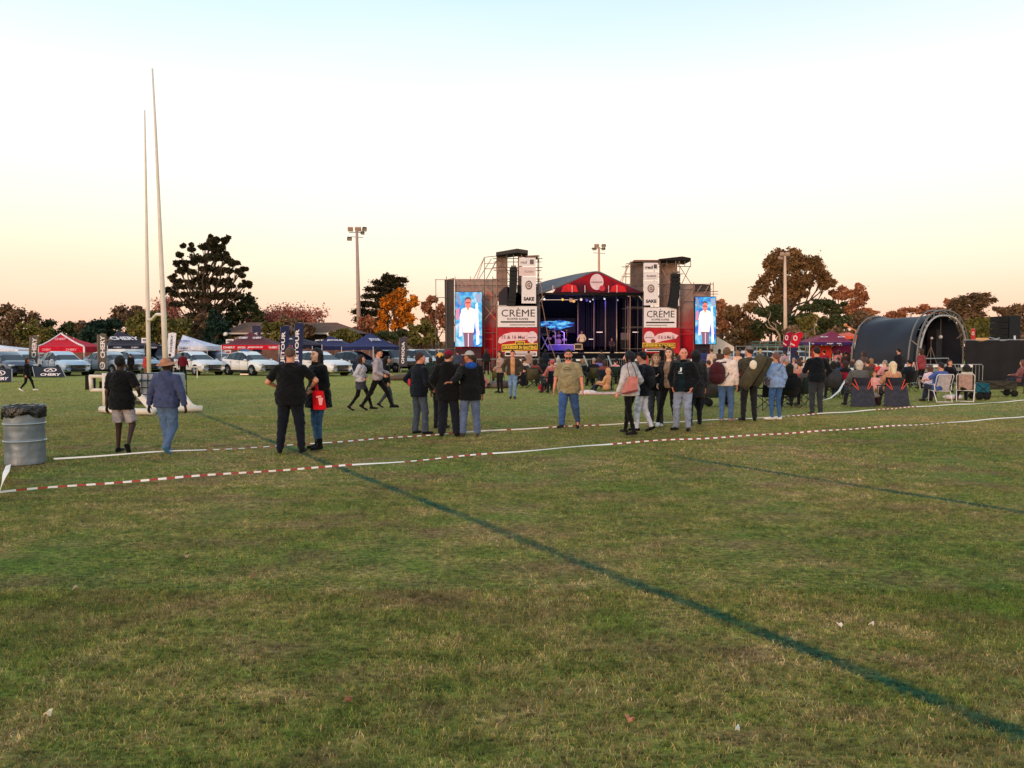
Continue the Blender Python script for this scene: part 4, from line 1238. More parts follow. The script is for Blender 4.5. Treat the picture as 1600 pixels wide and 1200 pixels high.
def screen(label, x0, y0, x1, y1, Y):
    t = wthing('video_screen', label, 'screen', P((x0 + x1) / 2, y1, Y), 'upright video screens flanking the stage')
    a, b = P(x0, y1, Y), P(x1, y0, Y)
    m = MB(); prect(m, x0 - .8, y0 - .8, x1 + .8, y1 + .8, Y + .01, .25); m.build('cabinet', M_blackpaint, t, True)
    m = MB(); prect(m, x0, y0, x1, y1, Y - .02, .02); m.build('picture', screen_mat('screen_blue', 0, 1, 0, 1), t, True)
    W, H_ = x1 - x0, y1 - y0
    def pl(pts, c, nm, d, s=1.0):
        m = MB(); ppoly(m, [(x0 + u * W, y0 + v * H_) for u, v in pts], Y - .02 - d, .006); m.build(nm, glow(c, s), t, True)
    pl([(.02, .02), (.13, .02), (.20, .16), (.24, .20), (.20, .26), (.10, .20), (.04, .10)], (110, 120, 150), 'picture_patch', .010)
    pl([(.74, .03), (.97, .03), (.97, .20), (.80, .18)], (130, 140, 170), 'picture_patch', .010)
    pl([(.76, .22), (.84, .20), (.90, .95), (.80, .97)], (230, 240, 255), 'picture_patch', .010)
    pl([(.03, .32), (.16, .28), (.14, .50), (.03, .50)], (180, 110, 140), 'picture_patch', .010)
    pl([(.18, .44), (.30, .42), (.26, .80), (.14, .82)], (240, 190, 200), 'arm_image', .020)
    pl([(.72, .42), (.82, .44), (.92, .78), (.80, .82)], (236, 190, 214), 'arm_image', .020)
    pl([(.30, .70), (.68, .70), (.66, 1), (.34, 1)], (108, 78, 100), 'trousers_image', .025)
    pl([(.475, .76), (.50, .76), (.50, 1), (.475, 1)], (230, 200, 226), 'trousers_image', .032)
    pl([(.37, .285), (.59, .285), (.74, .32), (.82, .47), (.72, .53), (.68, .74), (.30, .74), (.27, .53), (.16, .48), (.24, .32)], (250, 232, 208), 'shirt_image', .030)
    pl([(.415, .27), (.54, .27), (.50, .34), (.46, .34)], (214, 120, 110), 'neck_image', .035)
    pl([(.475, .36), (.49, .36), (.49, .73), (.475, .73)], (224, 180, 150), 'shirt_image', .037)
    pl(pellipse(.475, .20, .115, .105, 14), (204, 110, 100), 'face_image', .040)
    pl([(.36, .17), (.36, .12), (.42, .085), (.52, .085), (.60, .12), (.60, .17), (.55, .13), (.42, .13)], (70, 70, 90), 'hair_image', .045)
    pl([(.38, .185), (.57, .185), (.57, .205), (.38, .205)], (110, 40, 50), 'shade_image', .045)
    return t
screen('tall video screen left of the stage showing a man in a cream shirt', 711.5, 456.5, 753, 541.5, 61.3)
screen('tall video screen right of the stage showing a man in a cream shirt', 1086.5, 464, 1118.5, 537.5, 61.3)

# ---- cables and guy lines
for i, (pts, lab) in enumerate(((((846, 470), (850, 490), (857, 530), (868, 560)), 'thin slack cable hanging before the left half of the stage opening'), (((840, 425), (846, 450), (848, 470)), 'thin guy line from the left tower down to the roof edge'), (((984, 410), (969, 440)), 'thin guy line from the right tower down to the stage roof'))):
    m = MB(); m.tube([P(x, y, 61.2) for x, y in pts], .022, 5); o = m.build('stage_cable', M_steel_sunlit); tag(o, lab, 'cable')
# ================================================================== ARCHED SOUND BOOTH on the right
F1, B1 = Vector((19.7, 37.0, 0)), Vector((24.1, 40.5, 0))
AX = Vector((-.62, .78, 0)) * 3.3
ZB, ZH = .80, 2.66
booth = wthing('arched_sound_booth', 'small arched stage with silver truss hoop and dark tarpaulin cover', 'stage', ((F1 + B1) / 2 + AX / 2))
def arch(s, tt, k=1.0, dz=0.0):
    """s 0..1 round the hoop from front base to back base, tt 0..1 along the tunnel"""
    c = (F1 + B1) / 2 + AX * tt; hv = (B1 - F1) / 2 * k
    a = PI * (1 - s)
    e = .80
    x = math.copysign(abs(math.cos(a)) ** e, math.cos(a)); z = abs(math.sin(a)) ** e
    return c + hv * x + Vector((0, 0, ZB + ZH * k * z + dz))
N1, N2 = 30, 14
vs_, fs_ = [], []
for j in range(N2 + 1):
    for i in range(N1 + 1):
        s_, t_ = i / N1, j / N2
        sag = 1 - .035 * math.sin(PI * t_) - .014 * math.sin(9 * t_ + 14 * s_) * math.sin(PI * t_) - .010 * math.sin(23 * s_ + 5 * t_)
        vs_.append(arch(s_, .06 + .92 * t_, sag + .03 * (1 - t_)))
for j in range(N2):
    for i in range(N1):
        fs_.append((j * (N1 + 1) + i, j * (N1 + 1) + i + 1, (j + 1) * (N1 + 1) + i + 1, (j + 1) * (N1 + 1) + i))
m = MB(); m.add(vs_, fs_, 0, True); m.build('tarpaulin', mat('navy_tarpaulin', (32, 34, 46), .5, 0, .2, .8, .35, 1.4, spec=.4), booth, True)
for tt, k, r, mm in ((-.02, 1.0, .055, M_white), (-.02, 1.10, .045, M_alu), (.10, 1.10, .045, M_alu), (1.0, 1.02, .05, M_alu)):
    m = MB(); m.tube([arch(i / 32, tt, k) for i in range(33)], r, 6); m.build('hoop', mat('hoop_dull', (120, 116, 114), .5, .4) if mm is not M_white else mat('hoop_pale', (176, 170, 170), .4, .3), booth, True)
for i in range(30):
    m = MB(); m.tube([arch(i / 30, -.02, 1.0 if i % 2 else 1.10), arch((i + 1) / 30, -.02 if i % 3 else .10, 1.10 if i % 2 else 1.0)], .026, 5); m.build('lacing_bar', mat('hoop_dull', (120, 116, 114), .5, .4), booth, True)
m = MB(); m.add([arch(i / 20, .96, .98) for i in range(21)], [tuple(range(21))]); m.build('end_wall', M_navy_dark, booth, True)
dc = (F1 + B1) / 2 + AX * .5
ang = math.atan2((B1 - F1).y, (B1 - F1).x)
m = MB(); m.box((dc.x, dc.y, ZB - .08), ((B1 - F1).length + .2, AX.length + .5, .16), ang); m.build('deck', M_alu, booth, True)
m = MB(); m.box((dc.x, dc.y, ZB / 2 - .08), ((B1 - F1).length - .3, AX.length, ZB - .18), ang); m.build('underskirt', M_black, booth, True)
for q in (.0, .33, .66, 1.0):
    for e in (0, 1):
        b_ = F1 + (B1 - F1) * e + AX * q
        m = MB(); m.tube([(b_.x, b_.y, 0), (b_.x, b_.y, ZB)], .035, 6); m.build('leg', M_alu, booth, True)
# handrail on the open side, dark gear inside
for z_ in (ZB + .12, ZB + .5):
    a, b = F1.lerp(B1, .10) - AX * .03, F1.lerp(B1, .58) - AX * .03
    m = MB(); m.tube([(a.x, a.y, z_), (b.x, b.y, z_)], .028, 5); m.build('handrail', M_alu, booth, True)
for u in (.10, .58):
    a = F1.lerp(B1, u) - AX * .03
    m = MB(); m.tube([(a.x, a.y, ZB), (a.x, a.y, ZB + .5)], .028, 5); m.build('rail_post', M_alu, booth, True)
for u, tt, h_, w in ((.35, .35, 1.6, .5), (.62, .5, 1.2, .7), (.75, .3, 2.0, .5)):
    c = F1.lerp(B1, u) + AX * tt
    m = MB(); m.box((c.x, c.y, ZB + h_ / 2), (w, w, h_), .5); m.build('equipment_case', mat('case_dark', (30, 30, 36), .6), booth, True)
a = F1.lerp(B1, .42) + AX * .12
t = thing('tripod_light', 'dark tripod stand with pale lamp heads inside the arched booth', 'light', (a.x, a.y, ZB))
for q in range(3):
    m = MB(); m.tube([(0, 0, 1.1), (.4 * math.cos(q * 2.1), .4 * math.sin(q * 2.1), 0)], .022, 5); m.build('leg', M_steel, t)
m = MB(); m.tube([(0, 0, 1.0), (0, 0, 1.5)], .02, 5); m.build('pole', M_steel, t)
m = MB(); m.ball((0, -.05, 1.52), .07); m.build('lamp_head', mat('lamp_pale', (200, 196, 196), .4), t)
a = F1.lerp(B1, .66) + AX * .15
t = thing('spotlight', 'pale round spotlight hanging in the arched booth', 'spotlight', (a.x, a.y, ZB + 1.6))
m = MB(); m.ball((0, 0, 0), .10); m.build('lamp_head', mat('lamp_pale', (200, 196, 196), .4), t)
m = MB(); m.tube([(0, 0, .05), (0, 0, 1.0)], .015, 4); m.build('hanger', M_steel, t)
# barriers
def barrier_proto(W=2.2, Hh=1.05, bars=13):
    t = thing('crowd_barrier', 'x', 'barrier')
    m = MB()
    m.tube([(-W / 2, 0, .18), (-W / 2, 0, Hh - .06), (-W / 2 + .06, 0, Hh), (W / 2 - .06, 0, Hh), (W / 2, 0, Hh - .06), (W / 2, 0, .18), (-W / 2, 0, .18)], .021, 6)
    m.build('frame', M_alu, t)
    m = MB(); m.tube([(0, 0, .18), (0, 0, Hh)], .010, 4); b0_ = m.build('bar', M_alu, t)
    b0_.location.x = -W / 2 + W / (bars + 1)
    for i in range(1, bars):
        share(b0_, 'bar', t, (-W / 2 + W / (bars + 1) * (i + 1), 0, 0))
    for x in (-W / 2 + .25, W / 2 - .25):
        m = MB(); m.tube([(x, -.3, .02), (x, 0, .2), (x, .3, .02)], .02, 5); m.build('foot', M_alu, t)
    return t
bp = barrier_proto()
spots = []
for i in range(9):
    px = 735 + i * 46
    spots.append((P(px + 20, 575, 55).x, 55.0, 0.0, ['far left', 'second from left', 'third from left', 'under the left advert tower', 'left of the drum kit', 'under the drum kit', 'below the singer', 'below the right drapes', 'far right'][i] + ' crowd barrier in the row before the stage', 'barriers in front of the stage'))
for i, u in enumerate((1340, 1385, 1432, 1475)):
    Y = 36.3 if i < 2 else 35.6
    spots.append((P(u + 22, 600, Y).x, Y, [0, .02, -.05, -.05][i], ['leftmost', 'second', 'third', 'rightmost'][i] + ' crowd barrier in the row before the arched booth', 'barriers in front of the arched booth'))
for i, (x, y, rz, lab, g) in enumerate(spots):
    if i == 0:
        bp.location = (x, y, 0); bp['label'] = lab; bp['group'] = g; o = bp
    else:
        o = copy_thing(bp, (x, y, 0), rz, lab, g)
    if i % 2 == 1 or i > 8:
        m = MB(); m.box((.35, -.035, .98), (.55, .012, .12)); m.build('name_plate', mat('plate_white', (236, 232, 232), .5), o)
# slanting stage braces behind the barrier
for i, q in enumerate((800, 872, 912, 950)):
    a, b = P(q, 556, 57.5), P(q + 10, 578, 56.5)
    t = wthing('steel_strut', ['first', 'second', 'third', 'fourth'][i] + ' pale slanting strut from the left before the stage skirt', 'strut', (b.x, b.y, 0), 'slanting struts before the stage skirt')
    m = MB(); m.tube([a, (b.x, b.y, 0)], .06, 5); m.build('tube', M_alu, t, True)

# ---- black fabric fence on the far right
fence = wthing('fabric_fence', 'tall black fabric fence at the right edge of the field', 'fence', (P(1560, 600, 36).x, 36, 0))
x0, x1 = P(1508, 540, 36).x, P(1720, 540, 36).x
n_ = 46
vs_ = []
for i in range(n_ + 1):
    x = x0 + (x1 - x0) * i / n_
    y = 36 + .05 * math.sin(i * 1.1) + .03 * math.sin(i * 2.7)
    zt = 2.16 + .02 * math.sin(i * .9) + .035 * (i / n_)
    vs_ += [(x, y, 0), (x + .01, y + .02 * math.sin(i * 3), 1.1), (x, y, zt)]
m = MB(); m.add(vs_, [f for i in range(n_) for f in ((i * 3, i * 3 + 3, i * 3 + 4, i * 3 + 1), (i * 3 + 1, i * 3 + 4, i * 3 + 5, i * 3 + 2))], 0, True)
m.build('fabric', mat('fence_cloth', (34, 34, 38), .9, 0, .2, 1.2, .3, 5), fence, True)
for i in range(4):
    x = x0 + (x1 - x0) * i / 3
    m = MB(); m.tube([(x, 36.15, 0), (x, 36.15, 2.25)], .03, 6); m.build('post', M_steel, fence, True)
m = MB(); m.tube([(x0, 36.12, 2.19), (x1, 36.12, 2.24)], .022, 5); m.build('top_rail', M_alu, fence, True)
t = wthing('scaffold_tube', 'short bright tube sticking up over the black fence', 'tube', P(1585.5, 534, 36.6))
m = MB(); m.tube([P(1585.5, 600, 36.6), P(1585.5, 524.5, 36.6)], .045, 6); m.build('tube', mat('tube_bright', (222, 218, 214), .4), t, True)
t = wthing('tube_bundle', 'loose bundle of pale tubes lying along the top of the black fence', 'tubes', P(1560, 534, 37))
for (a, b, c, d) in ((1545, 534, 1562, 528), (1562, 533, 1580, 532), (1545, 527, 1560, 531)):
    m = MB(); m.tube([P(a, b, 37), P(c, d, 37)], .03, 5); m.build('tube', M_alu, t, True)
t = wthing('speaker_stack', 'black speaker stack rising behind the black fence', 'loudspeaker', P(1576, 603, 44))
t.location.z = 0
a, b = P(1558, 533, 44), P(1593.5, 494, 44)
for i in range(4):
    z0_ = a.z + (b.z - a.z) * i / 4
    m = MB(); m.box(((a.x + b.x) / 2 - .35, 44.3, z0_ + (b.z - a.z) / 8), ((b.x - a.x) / 2 - .02, .7, (b.z - a.z) / 4 - .03), .05 * (i % 2)); m.build('cabinet', mat('speaker_black', (14, 15, 19), .6), t, True)
    m = MB(); m.box(((a.x + b.x) / 2 - .40, 43.94, z0_ + (b.z - a.z) / 8), (.28, .02, .10)); m.build('horn_slot', mat('slot_black', (6, 6, 8), .4), t, True)
m = MB(); m.box(((a.x + b.x) / 2 + .33, 44.35, (a.z + b.z) / 2 + .02), ((b.x - a.x) / 2, .8, b.z - a.z)); m.build('side_cabinet', mat('speaker_black2', (22, 27, 34), .6), t, True)
m = MB(); m.box(((a.x + b.x) / 2, 44.4, a.z / 2), ((b.x - a.x) * .9, .8, a.z)); m.build('riser', M_black, t, True)
t = wthing('site_sign', 'small pale orange board above the black fence', 'sign', P(1535, 536, 40))
m = MB(); prect(m, 1525, 528, 1545, 536, 40, .06); m.build('board', mat('orange_board', (236, 178, 112), .6), t, True)
for q in (1528, 1542):
    a = P(q, 536, 40.05); m = MB(); m.tube([a, (a.x, a.y, 0)], .03, 5); m.build('leg', M_steel, t, True)

# ================================================================== FLAGS
def teardrop(label, px, yt, Y, c1, c2, w=18, lean=1.0, txt='O'):
    yb = 546 + EYE * FPX / Y
    t = wthing('feather_flag', label, 'flag', (P(px, yb, Y).x, Y, 0), 'feather flags beside the purple gazebo')
    H_ = yb - yt
    pole = [(px, yb), (px + 1, yt + H_ * .5), (px + 4, yt + H_ * .16), (px + w * .55, yt + 2), (px + w, yt)]
    m = MB(); m.tube([P(x, y, Y) for x, y in pole], [.03, .025, .02, .018, .012], 5); m.build('pole', M_alu, t, True)
    up_ = [(px + 1, yt + H_ * .34), (px + 2, yt + H_ * .20), (px + w * .35, yt + H_ * .05), (px + w, yt), (px + w * 1.25, yt + 3), (px + w * .95, yt + H_ * .20), (px + w * .7, yt + H_ * .34)]
    lo_ = [(px + 1, yt + H_ * .34), (px + w * .7, yt + H_ * .34), (px + w * .45, yt + H_ * .60), (px + 1, yt + H_ * .86)]
    m = MB(); ppoly(m, up_, Y - .02, .012); m.build('flag_top', cloth(c1), t, True)
    m = MB(); ppoly(m, lo_, Y - .02, .012); m.build('flag_bottom', cloth(c2), t, True)
    m = MB(); ptext(m, txt, px + w * .30, yt + H_ * .075, px + w * .72, yt + H_ * .20, Y - .03, 0, .03); m.build('lettering', M_white, t, True)
    m = MB(); ppoly(m, [(px + w * .05, yt + H_ * .235), (px + w * .5, yt + H_ * .29), (px + w * .45, yt + H_ * .315), (px + 1, yt + H_ * .27)], Y - .035, .01); m.build('print_block', M_pale, t, True)
teardrop('dark red feather flag with a white ring, left of its twin', 1222.5, 518, 49, (160, 24, 60), (48, 44, 78), 13)
teardrop('bright red feather flag with a white ring, right of its twin', 1234, 518.5, 48, (206, 28, 50), (52, 48, 86), 17)
t = wthing('feather_flag', 'lone red flag behind the right side of the arched booth', 'flag', (P(1521, 590, 46).x, 46, 0))
m = MB(); m.tube([P(1523, 591, 46), P(1523, 512, 46)], .03, 5); m.build('pole', M_alu, t, True)
m = MB(); ppoly(m, [(1517.5, 590), (1517.5, 516), (1520, 512.5), (1523.5, 515), (1523.5, 590)], 45.96, .012); m.build('flag_cloth', cloth((216, 60, 64)), t, True)
m = MB(); ptext(m, 'O', 1518.3, 518, 1522.6, 524, 45.95, 0, .03); m.build('lettering', M_white, t, True)
def rect_flag(label, x0, x1, yt, yb, Y, c, txt=None, vertical=True, tc=None, lean=0, group=None, emblem=None, tx=(.30, .82), ty=(.08, .80)):
    """tall banner on a pole; lettering reads up the cloth"""
    base = P((x0 + x1) / 2 - lean, yb, Y)
    t = wthing('banner_flag', label, 'flag', (base.x, Y, 0), group)
    gb = 546 + EYE * FPX / Y
    m = MB(); m.tube([(base.x - abs(P(x1, yt, Y).x - P(x0, yt, Y).x) / 2, Y + .02, 0), P(x0, yt + 1.5, Y + .02), P((x0 + x1) / 2, yt - .5, Y + .02), P(x1, yt + .5, Y + .02)], .022, 5); m.build('pole', M_steel, t, True)
    w = x1 - x0
    pts = [(x0, yt + .6), ((x0 + x1) / 2, yt - .3), (x1, yt + .4), (x1 - lean, yb), (x0 - lean, yb)]
    m = MB(); ppoly(m, pts, Y, .012); m.build('flag_cloth', cloth(c), t, True)
    if txt:
        a = P(x0 + w * tx[1] - lean * ty[1], yt + (yb - yt) * ty[1], Y - .012)       # text start (bottom), running up
        b = P(x0 + w * tx[1] - lean * ty[0], yt + (yb - yt) * ty[0], Y - .012)
        c_ = P(x0 + w * tx[0] - lean * ty[1], yt + (yb - yt) * ty[1], Y - .012)
        right = (b - a); L = right.length; right.normalize()
        up = (c_ - a); hh_ = up.length; up.normalize()
        m = MB(); m.text(txt, a, right, up, L, hh_, 0, .03); m.build('lettering', tc or M_white, t, True)
    if emblem:
        ex, ey = x0 + w * .5 - lean * .9, yb - (yb - yt) * .10
        m = MB(); ring(m, ex, ey, w * .30, w * .42, Y - .03); m.build('emblem', M_white, t, True)
    return t
def ring(mb, cx, cy, rx, ry, Y, th=.30, n=22):
    o_ = [P(cx + rx * math.cos(2 * PI * i / n), cy + ry * math.sin(2 * PI * i / n), Y) for i in range(n)]
    i_ = [P(cx + rx * (1 - th) * math.cos(2 * PI * i / n), cy + ry * (1 - th) * math.sin(2 * PI * i / n), Y) for i in range(n)]
    mb.add(o_ + i_, [(i, (i + 1) % n, n + (i + 1) % n, n + i) for i in range(n)])
    mb.add([P(cx - rx * .38, cy + ry * .42, Y), P(cx, cy - ry * .62, Y), P(cx + rx * .38, cy + ry * .42, Y), P(cx + rx * .14, cy + ry * .42, Y), P(cx, cy - ry * .15, Y), P(cx - rx * .14, cy + ry * .42, Y)], [(0, 1, 4, 5), (1, 2, 3, 4)])
G_ = 'tall banner flags among the gazebos and cars'
rect_flag('brown-grey banner flag reading chery left of the red gazebo', 46.5, 60.5, 525, 572, 52, (98, 92, 82), 'CHERY', emblem=True, lean=2.5, group=G_, ty=(.06, .72))
rect_flag('brown-grey banner flag reading chery between the red and charcoal gazebos', 152, 166, 522, 577, 52, (94, 88, 80), 'CHERY', emblem=True, lean=-1, group=G_, ty=(.04, .68))
rect_flag('white banner flag with dark lettering left of the white gazebo', 263, 275.5, 520, 558, 55, (226, 224, 234), 'CHERY', tc=mat('slate_ink', (84, 88, 110), .6), lean=3, group=G_, tx=(.35, .62))
rect_flag('navy banner flag behind the maroon gazebo, furthest left of the navy flags', 393.5, 407, 508.5, 550, 60, (58, 58, 84), 'JETOUR', group=G_, lean=-2, ty=(.25, .9), tx=(.22, .72))
rect_flag('navy banner flag reading jetour between the maroon gazebo and its twin', 438.5, 452.5, 509, 573, 50, (40, 46, 82), 'JETOUR', group=G_, lean=3, ty=(.14, .90), tx=(.15, .68))
rect_flag('navy banner flag reading jetour just left of the dark haired woman', 460.5, 474.5, 504.5, 573, 49, (42, 48, 84), 'JETOUR', group=G_, lean=2.5, ty=(.14, .90), tx=(.12, .66))
rect_flag('charcoal banner flag with white lettering right of the large navy gazebo', 624.5, 637, 527, 572, 52, (72, 68, 78), 'OMODA', group=G_, lean=1.2, ty=(.16, .92), tx=(.28, .66))
def pullup(label, x0, x1, y0, y1, Y, mats_, nm='pull_up_banner'):
    t = wthing(nm, label, 'banner', (P((x0 + x1) / 2, y1, Y).x, Y, 0))
    m = MB(); prect(m, x0, y0, x1, y1, Y, .03); m.build('sheet', mats_, t, True)
    b_ = P((x0 + x1) / 2, y1, Y)
    m = MB(); m.box((b_.x, Y, .04), ((x1 - x0) / FPX * Y, .25, .08)); m.build('base', M_alu, t, True)
    m = MB(); m.tube([(b_.x, Y + .06, 0), (b_.x, Y + .06, P(x0, y0, Y).z)], .012, 4); m.build('pole', M_alu, t, True)
    return t
pullup('blue upright banner of sky and a dark car between the white cars', 376, 389, 545.5, 583, 52.5, grad_mat('sky_print', .1, 1.9, [(0, (20, 26, 40)), (.25, (30, 44, 66)), (.42, (120, 160, 190)), (1, (40, 84, 140))], 1.5, .15))
for (lab, x0, x1, y0, y1, Y) in (('small tilted white sign at the right corner of the charcoal gazebo', 221, 231, 528, 536, 58), ('small white dealer sign left of the maroon gazebo top', 353, 365, 530, 540, 66), ('small white and red sign below the left end of the red valance', 351, 361, 547, 556, 66)):
    t = wthing('dealer_sign', lab, 'sign', (P((x0 + x1) / 2, y1, Y).x, Y, 0))
    m = MB(); prect(m, x0, y0, x1, y1, Y, .03); m.build('board', M_white, t, True)
    m = MB(); prect(m, x0 + 2, y0 + 2, x1 - 2, y0 + 4.5, Y - .012, .008); prect(m, x0 + 3, y0 + 6, x1 - 2, y0 + 7, Y - .012, .008); m.build('print_block', mat('slate_ink', (84, 88, 110), .6) if x0 != 351 else M_red, t, True)
    b_ = P((x0 + x1) / 2, y1, Y + .04); m = MB(); m.tube([b_, (b_.x, b_.y, 0)], .025, 5); m.build('post', M_steel, t, True)

# ================================================================== A-FRAME BOARDS
def aframe(label, pts, Y, txt=True, cut=False):
    (ax, ay), (bx, by), (cx, cy), (dx, dy_) = pts        # top left, top right, bottom right, bottom left
    t = wthing('a_frame_board', label, 'sign', (P((cx + dx) / 2, cy, Y).x, Y, 0))
    top_z = P(ax, ay, Y).z
    f_ = [P(ax, ay, Y), P(bx, by, Y), P(cx, cy, Y - .35), P(dx, dy_, Y - .35)]
    f_[2].z = f_[3].z = .03
    m = MB(); m.prism(f_, (0, .03, .01)); m.build('front_panel', mat('board_navy', (30, 36, 52), .6), t, True)
    g_ = [P(ax, ay, Y + .05), P(bx, by, Y + .05), P(cx, cy, Y + .6), P(dx, dy_, Y + .6)]
    g_[2].z = g_[3].z = .03
    m = MB(); m.prism(g_, (0, .03, .01)); m.build('back_panel', mat('board_navy', (30, 36, 52), .6), t, True)
    for a, b in ((f_[0], f_[3]), (f_[1], f_[2])):
        m = MB(); m.tube([a + Vector((0, -.02, 0)), b + Vector((0, -.02, 0))], .022, 5); m.build('frame_tube', M_alu, t, True)
    if txt:
        o_ = f_[3] + Vector((0, -.03, 0)); right = (f_[2] - f_[3]); W = right.length; right.normalize(); upv = f_[0] + (f_[1] - f_[0]) * 0 - f_[3]; upv.x = 0; Hh = upv.length; upv.normalize()
        m = MB(); m.text('CHERY', o_ + right * W * (.16 if not cut else .45) + upv * Hh * .12, right, upv, W * .66, Hh * .24, 0, .045); m.build('lettering', M_white, t, True)
        m = MB(); c_ = o_ + right * W * .44 + upv * Hh * .68
        n = 24; rx, ry = W * .21, Hh * .20
        for (k0, k1) in ((1, .78),):
            o1 = [c_ + right * rx * k0 * math.cos(2 * PI * i / n) + upv * ry * k0 * math.sin(2 * PI * i / n) for i in range(n)]
            i1 = [c_ + right * rx * k1 * math.cos(2 * PI * i / n) + upv * ry * k1 * math.sin(2 * PI * i / n) for i in range(n)]
            m.add(o1 + i1, [(i, (i + 1) % n, n + (i + 1) % n, n + i) for i in range(n)])
        m.add([c_ + right * rx * a + upv * ry * b for a, b in ((-.55, -.5), (0, .75), (.55, -.5), (.28, -.5), (0, .2), (-.28, -.5))], [(0, 1, 4, 5), (1, 2, 3, 4)])
        m.build('emblem', M_white, t, True)
    return t
aframe('dark a-frame board with ring emblem and chery lettering before the pale blue car', [(51, 573), (95, 573), (103, 592), (54.5, 592)], 48)
aframe('dark a-frame board cut by the left edge of the field view', [(-24, 576.5), (19, 576.5), (19.5, 598), (-22, 598)], 41)
aframe('small dark a-frame board with white legs left of the striding couple', [(545, 563.5), (562, 563.5), (566, 583), (549, 583)], 53, False)
t = bpy.context.scene.objects[-1]
tt_ = wthing('sign_easel', 'open white a-shaped easel right of the white car bonnet', 'easel', (P(546, 583, 52.4).x, 52.4, 0))
for a, b in (((546, 563), (539.5, 583)), ((546, 563), (553, 583))):
    m = MB(); m.tube([P(*a, 52.4), Vector((P(*b, 52.4).x, 52.4, 0))], .035, 5); m.build('leg', M_white, tt_, True)

# ================================================================== GAZEBOS
def gazebo(label, apex, eave_y, val_y, xl_, xr_, Y, c_top, c_val, txt=None, tcol=None, depth=3.2, rot=0.0, leg=True, walls=None, valtxt=None, top_marks=None, edge=None, name='gazebo', Ybk=None, rz45=False):
    zb_ = P(xl_, eave_y, Y).z; zv = P(xl_, val_y, Y).z
    ca = P(*apex, Y + depth / 2)
    t = wthing(name, label, 'gazebo', (P((xl_ + xr_) / 2, 580, Y).x, Y + depth / 2, 0))
    L_, R_ = P(xl_, eave_y, Y), P(xr_, eave_y, Y)
    A = Vector((ca.x, Y + depth / 2, ca.z))
    if rz45:
        w = (R_.x - L_.x) / 2; cx = (R_.x + L_.x) / 2
        k = w
        cor = [Vector((cx + rot * w, Y, zb_)), Vector((cx + w, Y + k, zb_)), Vector((cx - rot * w, Y + 2 * k, zb_)), Vector((cx - w, Y + k, zb_))]
        A = Vector((P(*apex, Y + k).x, Y + k, P(*apex, Y + k).z))
    else:
        cor = [L_.copy(), R_.copy(), Vector((R_.x, Y + depth, zb_)), Vector((L_.x, Y + depth, zb_))]
    for i in range(4):
        a, b = cor[i], cor[(i + 1) % 4]
        m = MB(); rows = []
        for s in range(6):
            u = s / 5
            zz = (A.z - zb_) * (u ** 1.25) + zb_       # slightly hollow fall
            rows.append((a.lerp(A, u) * 1.0, b.lerp(A, u) * 1.0, zz))
        vs_ = []
        for (p, q, zz) in rows:
            mid = (p + q) / 2
            vs_ += [(p.x, p.y, zz + .03 * 0), (mid.x, mid.y, zz - .05 * (1 - (zz - zb_) / (A.z - zb_))), (q.x, q.y, zz)]
        fs_ = []
        for s in range(5):
            for e in range(2): fs_.append((s * 3 + e, s * 3 + e + 1, (s + 1) * 3 + e + 1, (s + 1) * 3 + e))
        m.add(vs_, fs_, 0); m.build('canopy_panel', cloth(c_top), t, True)
        m = MB(); dz = Vector((0, 0, zv - zb_))
        n = 5
        pts = [a.lerp(b, j / n) for j in range(n + 1)]
        vs_ = []
        for j, p in enumerate(pts):
            vs_ += [p, p + dz + Vector((0, 0, .03 * (j % 2)))]
        m.add(vs_, [(2 * j, 2 * j + 2, 2 * j + 3, 2 * j + 1) for j in range(n)]); m.build('valance', cloth(c_val), t, True)
    if leg:
        for c in cor:
            m = MB(); m.tube([(c.x, c.y, 0), (c.x, c.y, zb_)], .03, 5); m.build('leg', M_white if leg == 'white' else M_alu, t, True)
    # lettering on the front panel(s) and valance
    tm = tcol or M_white
    if txt:
        for (a, b, s0, s1, v0, v1, s) in txt:
            i = a
            p, q = cor[i], cor[(i + 1) % 4]
            if i == 3: p, q = cor[3], cor[0]
            right = (q - p); W = right.length; right.normalize()
            mid = (p + q) / 2; upv = A - mid; Hh = upv.length; upv.normalize()
            nrm = right.cross(upv); nrm.normalize()
            if nrm.y > 0: nrm = -nrm
            m = MB(); m.text(s, p + right * W * s0 + upv * Hh * v0 + nrm * .09 + Vector((0, 0, .0)), right, upv, W * (s1 - s0), Hh * (v1 - v0), 0, .04, shear=.12); m.build('lettering', tm, t, True)
    if valtxt:
        for (i, s0, s1, s) in valtxt:
            p, q = cor[i], cor[(i + 1) % 4]
            right = (q - p); W = right.length; right.normalize()
            nrm = Vector((right.y, -right.x, 0))
            m = MB(); m.text(s, p + right * W * s0 + Vector((0, 0, (zv - zb_) * .72)) + nrm * .02, right, (0, 0, 1), W * (s1 - s0), abs(zv - zb_) * .42, 0, .04); m.build('lettering', tm, t, True)
    if edge:
        for (p, q) in ((cor[0], A), (cor[1], A)):
            m = MB(); m.tube([p.lerp(A, u) + Vector((0, -.03, (A.z - zb_) * (u ** 1.25 - u) + .03)) for u in (0, .2, .4, .6, .8, 1)], .06, 5); m.build('edge_trim', M_white, t, True)
        m = MB(); m.box((cor[1].x + .02, cor[1].y - .02, (zb_ + zv) / 2), (.12, .04, zb_ - zv)); m.build('edge_trim', M_white, t, True)
    if walls:
        for (x0_, x1_, y0_, y1_, c) in walls:
            m = MB(); prect(m, x0_, y0_, x1_, y1_, Y + depth * .8, .03); m.build('side_wall', cloth(c), t, True)
    return t
